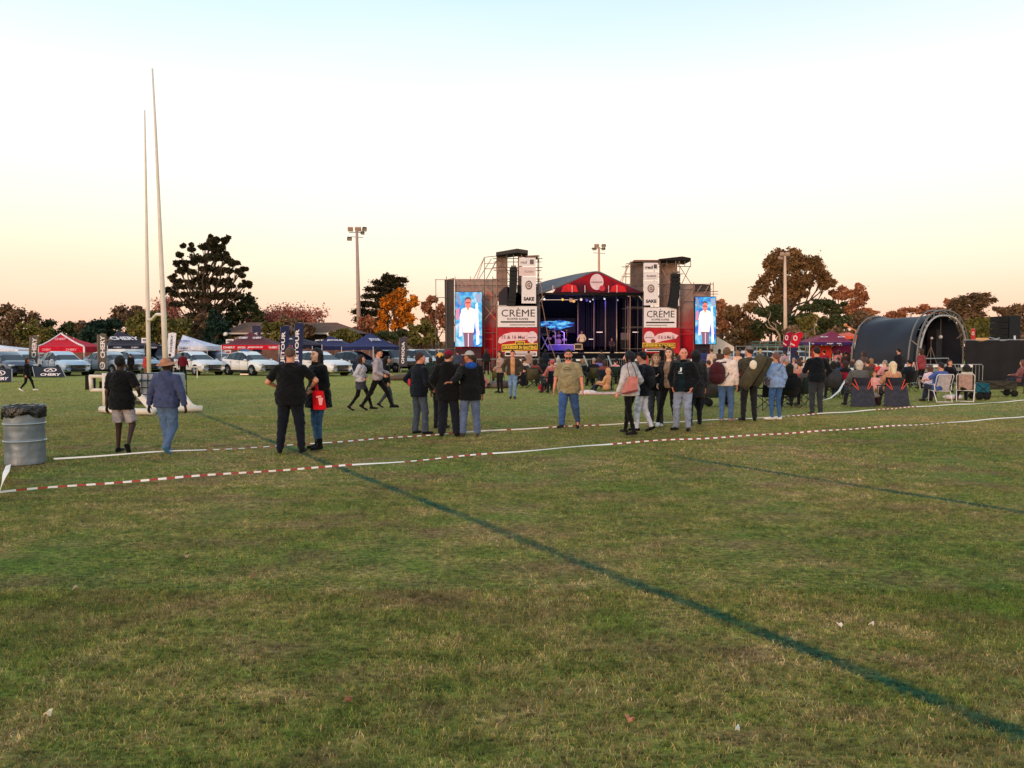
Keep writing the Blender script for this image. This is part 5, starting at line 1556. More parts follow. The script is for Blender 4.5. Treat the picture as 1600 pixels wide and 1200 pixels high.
gazebo('bright red gazebo with white edge trim left of the goal posts', (95.5, 521.5), 541.5, 551, 60, 131, 57, (198, 24, 52), (206, 26, 52), [(0, 0, .36, .62, .42, .60, 'CHERY')], mat('pink_print', (240, 150, 160), .6), valtxt=[(0, .08, .28, 'CHERY'), (0, .6, .85, 'CHERY')], edge=True, leg='white')
gazebo('charcoal gazebo with white oval logos behind the left goal post', (184, 516), 540, 545.5, 137, 232, 57, (50, 50, 64), (44, 44, 58), [(0, 0, .16, .68, .30, .52, 'CHERY'), (3, 0, .45, .8, .35, .5, 'CHERY')], M_white, rz45=True, rot=-.35, leg='white', valtxt=[(0, .1, .25, 'CHERY'), (0, .42, .56, 'CHERY'), (0, .75, .9, 'CHERY')])
gazebo('white gazebo with blue lettering right of the tall goal post', (285.5, 523), 540.5, 548, 278, 323.5, 58, (214, 214, 232), (222, 222, 236), [(0, 0, .12, .55, .28, .42, 'CHERY')], mat('blue_ink', (70, 84, 150), .6), valtxt=[(0, .05, .35, 'CHERY')], leg='white', depth=3.4)
gazebo('white gazebo cut off by the left edge of the view', (-2, 539), 546, 554, -30, 28, 58, (232, 226, 236), (232, 226, 236), leg='white', valtxt=[(0, .52, .9, '- -')], tcol=mat('lilac_ink', (190, 170, 200), .6))
gazebo('maroon gazebo with a bright red lettered valance', (391, 519), 539, 546.5, 346, 436, 56, (92, 44, 54), (206, 30, 52), [(0, 0, .30, .46, .40, .55, 'CHERY'), (0, 0, .54, .70, .40, .55, 'CHERY')], M_white, valtxt=[(0, .03, .24, 'CHERY'), (0, .28, .42, 'OMODA'), (0, .45, .72, 'JAECOO'), (0, .82, .98, 'CHERY')], leg='white', depth=3.4)
gazebo('dark navy gazebo half hidden behind the jetour flags', (456, 524), 538.5, 544, 440, 503, 60, (36, 38, 58), (34, 36, 56), [(0, 0, .1, .4, .4, .6, 'JETOUR')], M_white, leg='white')
gazebo('navy gazebo with thin white logos behind the white car', (516, 524.5), 541, 547.5, 488, 552, 60, (44, 50, 92), (38, 42, 78), [(0, 0, .38, .78, .38, .55, 'JETOUR'), (0, 0, .08, .3, .38, .52, 'JET')], M_white, leg='white')
gazebo('large navy gazebo with bold white logos at the foot of the floodlight mast', (578, 520), 541.5, 547, 523, 619, 56, (38, 48, 98), (34, 42, 84), [(0, 0, .10, .50, .30, .52, 'JETOUR'), (1, 0, .10, .40, .30, .45, 'JETOUR')], M_white, rz45=True, rot=.25, leg='white')
gazebo('purple and crimson gazebo with white marks beside the arched booth', (1300.5, 517), 534.5, 539, 1265, 1336, 47, (124, 26, 66), (62, 40, 104), [(0, 0, .22, .40, .30, .40, 'O'), (0, 0, .60, .78, .30, .40, 'O')], M_white, valtxt=[(0, .04, .10, 'O'), (0, .38, .52, 'PEP'), (0, .60, .70, 'PEP')], leg='white', walls=[(1268, 1299, 540, 560, (214, 62, 44)), (1301, 1330, 540, 552, (110, 26, 62))])
gazebo('orange gazebo roof just showing left of the arched booth', (1326, 519), 525, 530, 1312, 1345, 56, (224, 92, 66), (224, 92, 66), leg='white')
# white frame tent right of the right screen
t = wthing('white_tent', 'plain white peaked tent right of the right video screen', 'tent', (P(1128, 580, 66).x, 67.5, 0))
pts = [P(1112, 519, 60), P(1148, 542, 60), P(1147.5, 548, 60), P(1104, 548, 60), P(1104, 522, 60)]
for (poly, dy_, nm) in (([(1108, 519), (1147.5, 542), (1104, 543)], 3.2, 'roof_panel'), ([(1104, 542.5), (1147, 542.5), (1147, 548.5), (1104, 549)], .03, 'valance'), ([(1104, 549), (1128, 549), (1127, 577), (1104, 577)], .03, 'side_wall')):
    m = MB(); m.prism([P(x, y, 66) for x, y in poly], (0, dy_, 0)); m.build(nm, mat('tent_white', (236, 218, 208), .8, 0, .05, 2), t, True)
for q in (1129, 1146.5):
    m = MB(); a = P(q, 548, 66); m.tube([a, (a.x, a.y, 0)], .04, 5); m.build('leg', M_white, t, True)

# ================================================================== FLOODLIGHT MASTS
def mast(label, px, yt, Y, heads, lean=0.0, r0=.30, cols=None, c1=(176, 150, 138)):
    a = P(px, yt, Y)
    bx = P(px + lean, 546, Y).x
    t = wthing('floodlight_mast', label, 'floodlight', (bx, Y, 0), 'floodlight masts round the field')
    m = MB(); m.tube([(bx, Y, 0), (bx + (a.x - bx) * .5, Y, a.z * .5), (a.x, Y, a.z)], [r0, r0 * .75, r0 * .5], 10); m.build('mast', mat('mast_' + str(px), c1, .6, .1, .1, 1), t, True)
    m = MB(); m.tube([P(px - 9, yt + 9, Y), P(px + 10, yt + 10, Y)], .04, 5); m.build('crossarm', M_steel, t, True)
    m = MB(); m.tube([P(px - 12, yt + 2, Y), P(px + 10, yt + 2, Y)], .05, 5); m.build('crossarm', M_steel, t, True)
    for (dx, dy_, w, h_, tilt, lit) in heads:
        c = P(px + dx, yt + dy_, Y)
        M_ = Matrix.Rotation(tilt, 3, 'Z') @ Matrix.Rotation(.5, 3, 'X')
        sx_ = w / FPX * Y; sz_ = h_ / FPX * Y
        m = MB(); m.box((c.x, c.y, c.z), (sx_, .35, sz_), M=M_); hd = m.build('lamp_head', mat('lamp_body_sunlit', (196, 150, 132), .5) if lit else mat('lamp_body_shaded', (74, 62, 58), .5), t, True)  # sunlit and shaded heads: the light is put into the body colour
        m = MB(); m.box((c.x, c.y, c.z), (sx_ * .8, .39, sz_ * .75), M=M_); m.build('lamp_glass', mat('lamp_glass_cool', (196, 176, 160) if lit else (120, 110, 108), .2, .3), t, True)
mast('tall floodlight mast with five lamps left of the autumn tree', 557.5, 361, 95, [(-10, -3, 8, 6, .1, 1), (2, -3, 9, 6, -.1, 1), (12, -3, 6, 6, .5, 0), (9, 3, 5, 4, .6, 0), (-11.5, 12, 7, 5, .3, 0)], 4.5, .33)
mast('distant floodlight mast rising behind the stage gable', 935.8, 386, 112, [(-3.5, -2, 7, 5, .1, 1), (7.5, -2, 6, 4, -.4, 0), (-7, 3, 6, 3, .2, 0), (7, 3, 5, 3, -.6, 0)], .8, .30, c1=(200, 160, 132))
mast('pale floodlight mast in front of the tall eucalyptus', 1226.5, 400, 88, [(-4, -3, 6, 4, .1, 1), (4, -3, 6, 4, -.1, 1), (-7, 3, 6, 3, .2, 1)], 1.2, .26, c1=(220, 190, 168))

# ================================================================== HOUSE behind the cars
YH = 84.0
house = wthing('long_house', 'long low house with a dark tiled roof and white gutter behind the gazebos', 'house', (P(455, 560, YH).x, YH + 4, 0))
xa, xb_ = P(350, 521, YH).x, P(556, 521, YH).x
zr, ze = P(455, 504, YH + 4).z, P(455, 520.5, YH).z
m = MB(); m.box(((xa + xb_) / 2, YH + 4.2, ze / 2), (xb_ - xa - 1.2, 7.2, ze)); m.build('wall', mat('house_wall', (72, 60, 58), .9, 0, .2, 1), house, True)
rp = [Vector((xa - .3, YH - .4, ze)), Vector((xb_ - 3.4, YH - .4, ze)), Vector((xb_ - 5.5, YH + 4, zr)), Vector((xa + 1.0, YH + 4, zr)), Vector((xa - .3, YH + 8.4, ze)), Vector((xb_ + .3, YH + 8.4, ze))]
tile = mat('roof_tile', (112, 88, 78), .85, 0, .22, 3, .5, 9)
m = MB()
M_courses = 14
for i in range(M_courses):                                            # stepped tile courses
    u0, u1 = i / M_courses, (i + 1) / M_courses
    a, b, c, d = rp[0].lerp(rp[3], u0), Vector((xb_ + .3, YH - .4, ze)).lerp(Vector((xb_ - 3, YH + 4, zr)), u0), Vector((xb_ + .3, YH - .4, ze)).lerp(Vector((xb_ - 3, YH + 4, zr)), u1), rp[0].lerp(rp[3], u1)
    up_ = Vector((0, 0, .05))
    m = MB(); m.add([a + up_, b + up_, c + up_ * .2, d + up_ * .2, a, b], [(0, 1, 2, 3), (4, 5, 1, 0)]); m.build('tile_course', tile, house, True)
m = MB(); A0, B0 = Vector((xa + 1, YH + 4, zr)), Vector((xb_ - 3, YH + 4, zr)); m.add([A0, B0, (xb_ + .3, YH + 8.4, ze), (xa - .3, YH + 8.4, ze), (xa - .3, YH - .4, ze), (xb_ + .3, YH - .4, ze)], [(0, 1, 2, 3), (0, 3, 4), (1, 5, 2)]); m.build('roof', tile, house, True)
m = MB(); m.box(((xa + xb_) / 2, YH - .5, ze - .05), (xb_ - xa + .8, .14, .16)); m.build('gutter', mat('gutter_pale', (190, 176, 166), .6), house, True)
for q in (352.5, 513.5):
    m = MB(); m.ball(P(q, 522, YH - 1), .22); m.build('lamp', mat('lamp_white', (240, 236, 230), .5), house, True)
for (a, b, c, d, fr_) in ((366, 380, 525, 538, 1), (487, 494, 526, 540, 1), (452, 470, 524, 538, 0), (500, 508, 524, 536, 0)):
    f_ = MB(); prect(f_, a, c, b, d, YH + .52, .12); fo = f_.build('window', mat('window_frame_dark', (96, 84, 78), .6), house, True)
    g_ = MB(); prect(g_, a + 1, c + 1, b - 1, d - 1, YH + .44, .05); go = g_.build('pane', mat('house_pane', (24, 26, 34), .2), fo)
    go.data.transform(Matrix.Translation(-house.location))
t = wthing('boundary_wall', 'low brown boundary wall behind the parked cars', 'wall', (P(350, 566, 76).x, 76, 0))
m = MB(); m.box((0, 0, .9), (62, .25, 1.8)); m.build('wall', mat('brick_wall', (118, 84, 74), .9, 0, .25, 2, .3, 8), t)
for i in range(26):
    m = MB(); m.box((-30 + i * 2.4, -.06, .95), (.35, .3, 1.9)); m.build('pier', mat('brick_pier', (106, 76, 68), .9, 0, .2, 3), t)
t = wthing('shed_roof', 'grey flat shed roof behind the red gazebo', 'shed', (P(142, 560, 70).x, 70, 0))
m = MB(); m.prism([P(132, 541, 70), P(150, 535, 70), P(160, 535, 70), P(160, 540, 70), P(132, 544, 70)], (0, 3, 0)); m.build('roof', mat('shed_grey', (100, 98, 96), .8), t, True)
m = MB(); m.prism([P(134, 544, 70.2), P(160, 540, 70.2), P(160, 568, 70.2), P(134, 568, 70.2)], (0, 2.6, 0)); m.build('wall', mat('shed_brick', (116, 66, 58), .9, 0, .2, 2), t, True)

# ================================================================== CARS
def glassm(): return mat('car_glass', (22, 30, 46), .12, .0, .1, 2, spec=.45)
def car(label, loc, rz, c, kind='suv', group='cars parked behind the gazebos', L=4.55, glass=None, hood_open=False, lod=0):
    t = thing('parked_car', label, 'car', loc, rz, group)
    k = L / 4.55
    if kind == 'suv':
        S = [(-2.27, .38, .80, .84, .76, .70), (-2.22, .28, 1.02, 1.08, .84, .72), (-1.98, .24, 1.12, 1.30, .90, .64), (-1.45, .22, 1.09, 1.52, .92, .60), (-.6, .22, 1.04, 1.63, .93, .60), (.0, .22, 1.01, 1.60, .93, .60), (.50, .22, .99, 1.38, .93, .64), (1.15, .22, .97, 1.06, .92, .76), (1.75, .24, .92, 1.01, .91, .76), (2.12, .26, .76, .92, .87, .72), (2.26, .34, .60, .72, .78, .62)]
        cab = (2, 6)
    elif kind == 'van':
        S = [(-2.4, .3, 1.0, 1.95, .85, .80), (-2.35, .26, 1.1, 2.05, .92, .84), (0.6, .26, 1.1, 2.1, .93, .84), (1.05, .26, 1.08, 1.95, .93, .80), (1.6, .26, 1.05, 1.25, .92, .8), (2.2, .3, .8, .95, .86, .7), (2.35, .36, .6, .7, .78, .6)]
        cab = (2, 3)
    else:   # pick-up
        S = [(-2.6, .5, .95, 1.0, .86, .8), (-2.55, .45, 1.02, 1.06, .90, .84), (-1.0, .45, 1.04, 1.08, .92, .84), (-.95, .42, 1.06, 1.60, .92, .66), (-.3, .42, 1.06, 1.76, .92, .68), (.35, .42, 1.05, 1.70, .92, .68), (1.05, .42, 1.04, 1.12, .92, .8), (2.0, .45, .98, 1.04, .90, .78), (2.3, .5, .75, .85, .84, .7)]
        cab = (3, 5)
    def ringpts(s):
        x, zb, zl, zt, hw, ht = s
        x *= k
        pts = [(x, hw * .80, zb), (x, hw, zb + .12), (x, hw * 1.0, zb + (zl - zb) * .6), (x, hw * .97, zl), (x, ht + (.02 if zt - zl > .2 else 0), zt - min(.07, (zt - zl) * .6)), (x, ht * .80, zt)]
        return pts + [(a, -b, c_) for a, b, c_ in pts[::-1]]
    rings = [ringpts(s) for s in S]
    n = 12
    bm_, wf = MB(), {}
    vs_ = [p for r in rings for p in r]
    body, sidew, wind, rear = [], [], [], []
    for i in range(len(S) - 1):
        for j in range(n):
            f = (i * n + j, i * n + (j + 1) % n, (i + 1) * n + (j + 1) % n, (i + 1) * n + j)
            cabin = cab[0] <= i <= cab[1]
            if cabin and j in (3, 7): sidew.append(f)
            elif i in (cab[1], cab[1] + 1) and j in (5, 4, 6) and (S[i][3] > S[i + 1][3] + .12 ): wind.append(f)
            elif i in (cab[0] - 1,) and j in (5, 4, 6) and kind != 'van': rear.append(f)
            else: body.append(f)
    body.append(tuple(range(n))); body.append(tuple((len(S) - 1) * n + j for j in range(n))[::-1])
    bm_.add(vs_, body, 0, True); bm_.build('body', mat('car_%d_%d_%d' % tuple(c), c, .28, .1, .04, 2, spec=.5, coat=.5), t)
    def pane(fs, nm):
        if not fs: return
        g_ = MB()
        for f in fs:
            q = [Vector(vs_[a]) for a in f]
            ce = sum(q, Vector()) / 4
            g_.add([ce + (a - ce) * .99 + Vector((0, 0, -.004)) for a in q], [(0, 1, 2, 3)])
        g_.build(nm, glassm(), t)
    for f in sidew: pane([f], 'side_window')
    pane(wind, 'windscreen'); pane(rear, 'rear_window')
    # pillars
    for s in (-1, 1):
        for i in range(cab[0], cab[1] + 2):
            thin = i not in (cab[0], cab[1] + 1)
            p = rings[i]
            a, b = (p[3], p[4]) if s > 0 else (p[8], p[7])
            m = MB(); m.tube([Vector(a), Vector(b)], .018 if thin else .045, 4); m.build('pillar', mat('grille_black', (12, 12, 15), .35) if thin else mat('car_%d_%d_%d' % tuple(c), c, .28, .1), t)
    fx = S[-1][0] * k
    wx = (1.40 * k, -1.36 * k) if kind != 'pickup' else (1.5, -1.5)
    for x in wx:
        for s in (-1, 1):
            m = MB(); m.tube([(x, s * .70, .35), (x, s * .935, .35)], .40, 16); m.build('wheel_arch', mat('arch_black', (14, 14, 16), .8), t)
            m = MB(); m.tube([(x, s * .74, .335), (x, s * .955, .335)], .335, 18); w_ = m.build('wheel', mat('tyre', (22, 22, 24), .85), t)
            m = MB(); m.tube([(x, s * .95, .335), (x, s * .965, .335)], .22, 10); m.build('rim', mat('rim_dark', (96, 98, 104), .3, .6), w_)
            if not lod:
                for q in range(5):
                    a_ = q * 2 * PI / 5
                    m = MB(); m.tube([(x, s * .972, .335), (x + .2 * math.cos(a_), s * .972, .335 + .2 * math.sin(a_))], .022, 4); m.build('spoke', mat('rim_light', (170, 172, 178), .3, .6), w_)
    nz = lambda u: S[-2][2] + u
    m = MB(); m.box((fx - .02, 0, S[-1][2] - .02), (.10, .80, .20)); m.build('grille', mat('grille_black', (12, 12, 15), .35), t)
    for z_ in (-.06, .0, .06):
        m = MB(); m.box((fx + .034, 0, S[-1][2] - .02 + z_), (.012, .72, .015)); m.build('grille_bar', mat('chrome', (150, 152, 156), .2, .9), t)
    m = MB(); m.box((fx - .06, 0, S[-1][1] + .04), (.16, .90, .12)); m.build('lower_intake', mat('grille_black', (12, 12, 15), .35), t)
    for s in (-1, 1):
        m = MB(); m.box((fx - .10, s * .66, S[-1][3] + .03), (.22, .34, .09), s * -.45); m.build('headlight', mat('headlight_clear', (210, 222, 236), .1, .2), t)
        m = MB(); m.box((fx - .12, s * .68, S[-1][1] + .10), (.14, .22, .20), s * -.5); m.build('fog_light_recess', mat('grille_black', (12, 12, 15), .35), t)
        m = MB(); m.ball((.85 * k, s * 1.03, 1.02 if kind == 'suv' else 1.15), (.09, .13, .09), 8, 5); m.build('mirror', mat('car_%d_%d_%d' % tuple(c), c, .28, .1), t)
        m = MB(); m.box((0, s * .935, .30), (2.4 * k, .05, .12)); m.build('sill', mat('arch_black', (14, 14, 16), .8), t)
        m = MB(); m.box((-2.22 * k, s * .68, .95), (.10, .25, .18)); m.build('tail_light', mat('tail_red', (150, 14, 20), .2), t)
        if not lod:
            for x in (-.15, -1.0):
                m = MB(); m.box((x * k, s * .935, .90), (.18, .03, .03)); m.build('door_handle', mat('chrome', (150, 152, 156), .2, .9), t)
            for x in (.95, .02, -.95):
                m = MB(); m.box((x * k, s * .926, .62), (.012, .02, .75)); m.build('door_gap', mat('gap_dark', (40, 42, 46), .7), t)
    return t
def cpos(pc, Y): return Vector((P(pc, 580, Y).x, Y, 0))
car('pale blue-white hatchback suv with dark grille behind the chery board', cpos(99, 52.0), R(-38), (176, 198, 222), L=4.6)
car('dark blue-grey suv at the left edge behind the cut off board', cpos(14, 50), R(-35), (70, 78, 104))
car('pale car mostly hidden behind the dark blue-grey suv', cpos(38, 56), R(-35), (196, 206, 224), lod=1)
car('silver car with open dark rear beside the charcoal gazebo leg', cpos(176, 54), R(-30), (168, 172, 184))
car('light blue car right of the man in black behind the charcoal gazebo', cpos(212, 57), R(-35), (166, 182, 206), lod=1)
car('white van half hidden behind the two goal posts', cpos(237, 62), R(-35), (206, 212, 222), 'van', lod=1)
car('large white panel van under the charcoal gazebo', cpos(205, 66), R(0), (236, 230, 226), 'van', L=5.2, lod=1)
car('white suv with dark bumper behind the man in maroon', cpos(307, 53), R(-38), (226, 226, 232), L=4.6)
car('navy car roof between the two white suvs', cpos(341, 60), R(-38), (52, 62, 96), lod=1)
car('white suv under the maroon gazebo behind the blue banner', cpos(392, 52.5), R(-36), (234, 234, 236), L=4.5)
car('white hatchback behind the dark haired woman', cpos(502, 51.5), R(-38), (236, 236, 240), L=4.5)
car('white car further back between the jetour flags and the woman', cpos(480, 57), R(-38), (214, 218, 228), lod=1)
car('dark car under the large navy gazebo', cpos(558, 57), R(-30), (34, 36, 48), lod=1)
car('silver pick-up left of the charcoal flag', cpos(612, 60), R(-40), (150, 156, 164), 'pickup', lod=1)
car('white pick-up right of the charcoal flag', cpos(652, 62), R(-40), (206, 208, 212), 'pickup', lod=1)
car('grey pick-up behind the man with hand on hip', cpos(684, 64), R(-40), (170, 170, 176), 'pickup', lod=1)
for i, (q, Y) in enumerate(((1164, 74), (1184, 77), (1205, 74), (1222, 80), (1252, 78))):
    car(['white', 'silver', 'white', 'grey', 'pale'][i] + ' car far behind the crowd, ' + ['nearest the white tent', 'second from the white tent', 'under the green railing', 'behind the feather flags', 'right of the feather flags'][i], cpos(q, Y), R(-80 + 25 * i), [(226, 226, 230), (168, 174, 184), (232, 232, 236), (150, 158, 170), (210, 214, 222)][i], group='far cars beyond the crowd', lod=1)
t = wthing('railing', 'green painted railing far behind the crowd left of the feather flags', 'railing', (P(1200, 560, 82).x, 82, 0))
for yy in (534, 538.5, 543):
    m = MB(); m.tube([P(1175, yy, 82), P(1262, yy, 82)], .05, 5); m.build('rail', mat('rail_green', (84, 116, 108), .6), t, True)
for i in range(8):
    a = P(1175 + i * 12.4, 534, 82); m = MB(); m.tube([a, (a.x, a.y, 0)], .05, 5); m.build('post', mat('rail_green', (84, 116, 108), .6), t, True)
for (lab, xa_, xb2, Y, yt_, pm) in (('long pale wire mesh fence far behind the crowd', 1150, 1330, 70, 541, 12), ('pale wire fence behind the pick-ups left of the stage', 585, 700, 68, 546, 14)):
    t = wthing('wire_fence', lab, 'fence', (P((xa_ + xb2) / 2, 575, Y).x, Y, 0))
    for yy in (yt_, yt_ + 9, yt_ + 18):
        m = MB(); m.tube([P(xa_, yy, Y), P(xb2, yy, Y)], .025, 5); m.build('wire', M_alu, t, True)
    for i in range(pm):
        a = P(xa_ + (xb2 - xa_) * i / (pm - 1), yt_, Y); m = MB(); m.tube([a, (a.x, a.y, 0)], .035, 5); m.build('post', M_alu, t, True)
t = wthing('street_lamp', 'thin grey lamp post beside the feather flags', 'lamp post', (P(1259, 570, 60).x, 60, 0))
m = MB(); a = P(1259, 520, 60); m.tube([(a.x, 60, 0), a], .05, 6); m.tube([a, P(1273, 514, 60)], .04, 5); m.build('post', M_steel, t, True)
t = wthing('crane_arm', 'thin orange boom with a round tip left of the arched booth', 'boom', (P(1337, 580, 50).x, 50, 0))
m = MB(); m.tube([(P(1337, 522, 50).x, 50, 0), P(1337, 516.5, 50), P(1321, 508.5, 50)], .05, 6); m.build('arm', mat('boom_orange', (216, 140, 90), .6), t, True)
m = MB(); m.ball(P(1321, 508, 50), .12); m.build('tip', mat('boom_orange', (216, 140, 90), .6), t, True)

# ================================================================== RUGBY GOAL
Mg = mat('goal_white', (226, 214, 200), .5, 0, .06, 3)
goal = wthing('rugby_goal', 'tall white rugby goal posts leaning slightly on a white wheeled base', 'goal', G(236, 641))
nb = Vector((P(259, 500, 27).x, 27, 0)); fb = Vector((P(231.5, 500, 32).x, 32, 0))
zn, zf = P(254, 493, 27).z, P(231, 500, 32).z
def post(b, pts, Y, r):
    m = MB(); m.tube([P(x, y, Y) for x, y in pts], r, 12); m.build('upright', Mg, goal, True)
post(nb, [(259.5, 588), (255.8, 493), (252.5, 420), (248, 310), (243, 200), (238, 107)], 27, [.095, .09, .078, .055, .042, .028])
post(fb, [(233, 590), (231.2, 500), (229.8, 420), (228.6, 330), (227.2, 240), (226, 172)], 32, [.085, .083, .070, .050, .038, .026])
m = MB(); a, b = P(255.8, 491.5, 27), P(231.2, 500.5, 32)
m.tube([b, b.lerp(a, .3) + Vector((0, 0, -.02)), b.lerp(a, .6) + Vector((0, 0, .10)), a], .06, 8); m.build('crossbar', Mg, goal, True)
def bar(nm, p, q, r, Yp, Yq, mt=None):
    m = MB(); m.tube([P(*p, Yp), P(*q, Yq)], r, 8); return m.build(nm, mt or Mg, goal, True)
def gp(px, py, z=0.0): return G(px, py, z)
for nm, pts, r in (('base_rail', [gp(158, 639.5, .09), gp(190, 642.5, .09), gp(240, 643.5, .09)], .09), ('base_rail', [gp(236, 641, .09), gp(285, 639, .09), gp(316, 638.5, .09)], .09),
                   ('front_post', [gp(164.5, 639.5, 0), gp(164.5, 639.5, 0) + Vector((0, 0, 1.06))], .07)):
    m = MB(); m.tube(pts, r, 8); m.build(nm, Mg, goal, True)
Yg = gp(164, 639.5).y
m = MB(); m.prism([P(206, 611, Yg + .4), P(213, 611, Yg + .4), P(240, 634, Yg), P(240, 641, Yg), P(232, 641, Yg)], (0, .12, 0)); m.build('brace', Mg, goal, True)
m = MB(); m.prism([P(281, 612, Yg + .3), P(286, 614, Yg + .3), P(300, 632, Yg + .1), P(315, 637, Yg + .1), P(315, 641, Yg + .1), P(270, 641, Yg + .1), P(278, 634, Yg + .1)], (0, .10, 0)); m.build('gusset', Mg, goal, True)
for (p, q) in (((140, 588), (170, 588)), ((142, 609.5), (166, 609.5)), ((141.5, 588), (143, 609.5)), ((165, 586), (172, 586))):
    m = MB(); m.tube([P(*p, Yg), P(*q, Yg)], .055, 6); m.build('side_frame', Mg, goal, True)
m = MB(); prect(m, 133, 587, 141, 609, Yg + .3, .3); m.build('counterweight', mat('rubber_black', (16, 16, 18), .8), goal, True)
m = MB(); prect(m, 155, 596, 160, 609, Yg + .3, .2); m.build('counterweight', mat('rubber_black', (16, 16, 18), .8), goal, True)
a, b = P(164.5, 588, Yg), P(268, 600, 27)
m = MB(); m.tube([a, b], .06, 6); m.build('side_beam', Mg, goal, True)
# water tank in its cage weighing down the base
tank = wthing('water_tank', 'grey water tank in a black wire cage on the goal base', 'tank', (P(242, 634, 24.4).x, 24.9, 0))
a, b = P(214, 583.5, 24.4), P(272, 634, 24.4)
w = b.x - a.x; hh2 = a.z
m = MB(); m.box((0, 0, hh2 / 2 + .06), (w, 1.0, hh2 - .12)); o = m.build('tank', mat('tank_plastic', (150, 156, 164), .5, 0, .1, 2, spec=.4), tank)
bv = o.modifiers.new('round', 'BEVEL'); bv.width = .07; bv.segments = 3
for i in range(7):
    x = -w / 2 + w * i / 6
    for s in (-1, 1):
        m = MB(); m.tube([(x, s * .54, .05), (x, s * .54, hh2 + .02)], .014, 5); m.build('cage_bar', M_blackpaint, tank)
for i in range(5):
    z_ = .08 + (hh2 - .08) * i / 4
    for s in (-1, 1):
        m = MB(); m.tube([(-w / 2, s * .56, z_), (w / 2, s * .56, z_)], .014, 5); m.build('cage_bar', M_blackpaint, tank)
m = MB(); m.box((0, 0, .04), (w + .05, 1.1, .08)); m.build('pallet', M_blackpaint, tank)
t = wthing('white_trestle', 'low white trestle table right of the water tank', 'table', (P(290, 588, 46).x, 46, 0))
m = MB(); prect(m, 268, 572.5, 309, 574.2, 46, .6); m.build('table_top', Mg, t, True)
for q in (270, 308):
    m = MB(); a = P(q, 574, 46.1); m.tube([a, (a.x, a.y, 0)], .03, 5); m.build('leg', Mg, t, True)

# ================================================================== RUBBISH DRUM
dl = G(38, 727.5)
Rd = 28.6 / FPX * dl.y
drum = thing('rubbish_drum', 'dented grey steel drum with a black bin liner at the left edge', 'bin', (dl.x * (1 + Rd / dl.y) + .02, dl.y + Rd, 0))
Hd = .885
prof = []
for i in range(61):
    z = Hd * i / 60
    r = Rd
    for zc in (.355, .62):
        r += .014 * math.exp(-((z - zc * Hd / .885) / .012) ** 2)
    r += .0008 * math.sin(z * 60)
    prof.append((r, z))
vs_, fs_ = [], []
n = 56
for r, z in prof:
    for k_ in range(n):
        a_ = 2 * PI * k_ / n
        dent = -.020 * math.exp(-(((a_ - 4.3 + PI) % (2 * PI) - PI) / .22) ** 2 - ((z - .20) / .08) ** 2) - .014 * math.exp(-(((a_ - 5.6 + PI) % (2 * PI) - PI) / .18) ** 2 - ((z - .12) / .10) ** 2) - .010 * math.exp(-(((a_ - 4.9 + PI) % (2 * PI) - PI) / .3) ** 2 - ((z - .50) / .05) ** 2)
        vs_.append(((r + dent) * math.cos(a_), (r + dent) * math.sin(a_), z))
for i in range(60):
    for k_ in range(n): fs_.append((i * n + k_, i * n + (k_ + 1) % n, (i + 1) * n + (k_ + 1) % n, (i + 1) * n + k_))
m = MB(); m.add(vs_, fs_, 0, True); m.build('barrel', mat('zinc_drum', (104, 116, 126), .5, .35, .22, 3, .2, 14, rgb2=(140, 148, 152)), drum)
for zc in (.355, .62):
    m = MB(); m.tube([((Rd + .012) * math.cos(2 * PI * i / 40), (Rd + .012) * math.sin(2 * PI * i / 40), zc) for i in range(41)], .008, 5); m.build('hoop_rib', mat('zinc_bright', (190, 194, 196), .3, .6), drum)
vs_, fs_ = [], []
for j, (dz, dr) in enumerate(((0.012, -.05), (.016, -.01), (.012, .010), (-.03, .016), (-.09, .018), (-.155, .014), (-.165, .004))):
    for k_ in range(72):
        a_ = 2 * PI * k_ / 72
        wv = .010 * math.sin(a_ * 9 + j) + .008 * math.sin(a_ * 23 + 2 * j)
        lowz = -.03 * math.sin(a_ * 2.0 + .6) + .02 * math.sin(a_ * 5) if j >= 4 else 0
        rr = Rd + dr + (wv if 2 < j else wv * .3)
        vs_.append((rr * math.cos(a_), rr * math.sin(a_), Hd + dz + lowz * (j - 3) / 3 * (1 if j >= 4 else 0) + .006 * math.sin(a_ * 13)))
for j in range(6):
    for k_ in range(72): fs_.append((j * 72 + k_, j * 72 + (k_ + 1) % 72, (j + 1) * 72 + (k_ + 1) % 72, (j + 1) * 72 + k_))
m = MB(); m.add(vs_, fs_, 0, True); m.lathe([(Rd - .04, -.25), (.01, -.3)], (0, 0, Hd), 30); m.build('bin_liner', mat('bin_bag', (10, 12, 14), .25, 0, .2, 5, .6, 22, spec=.7), drum)

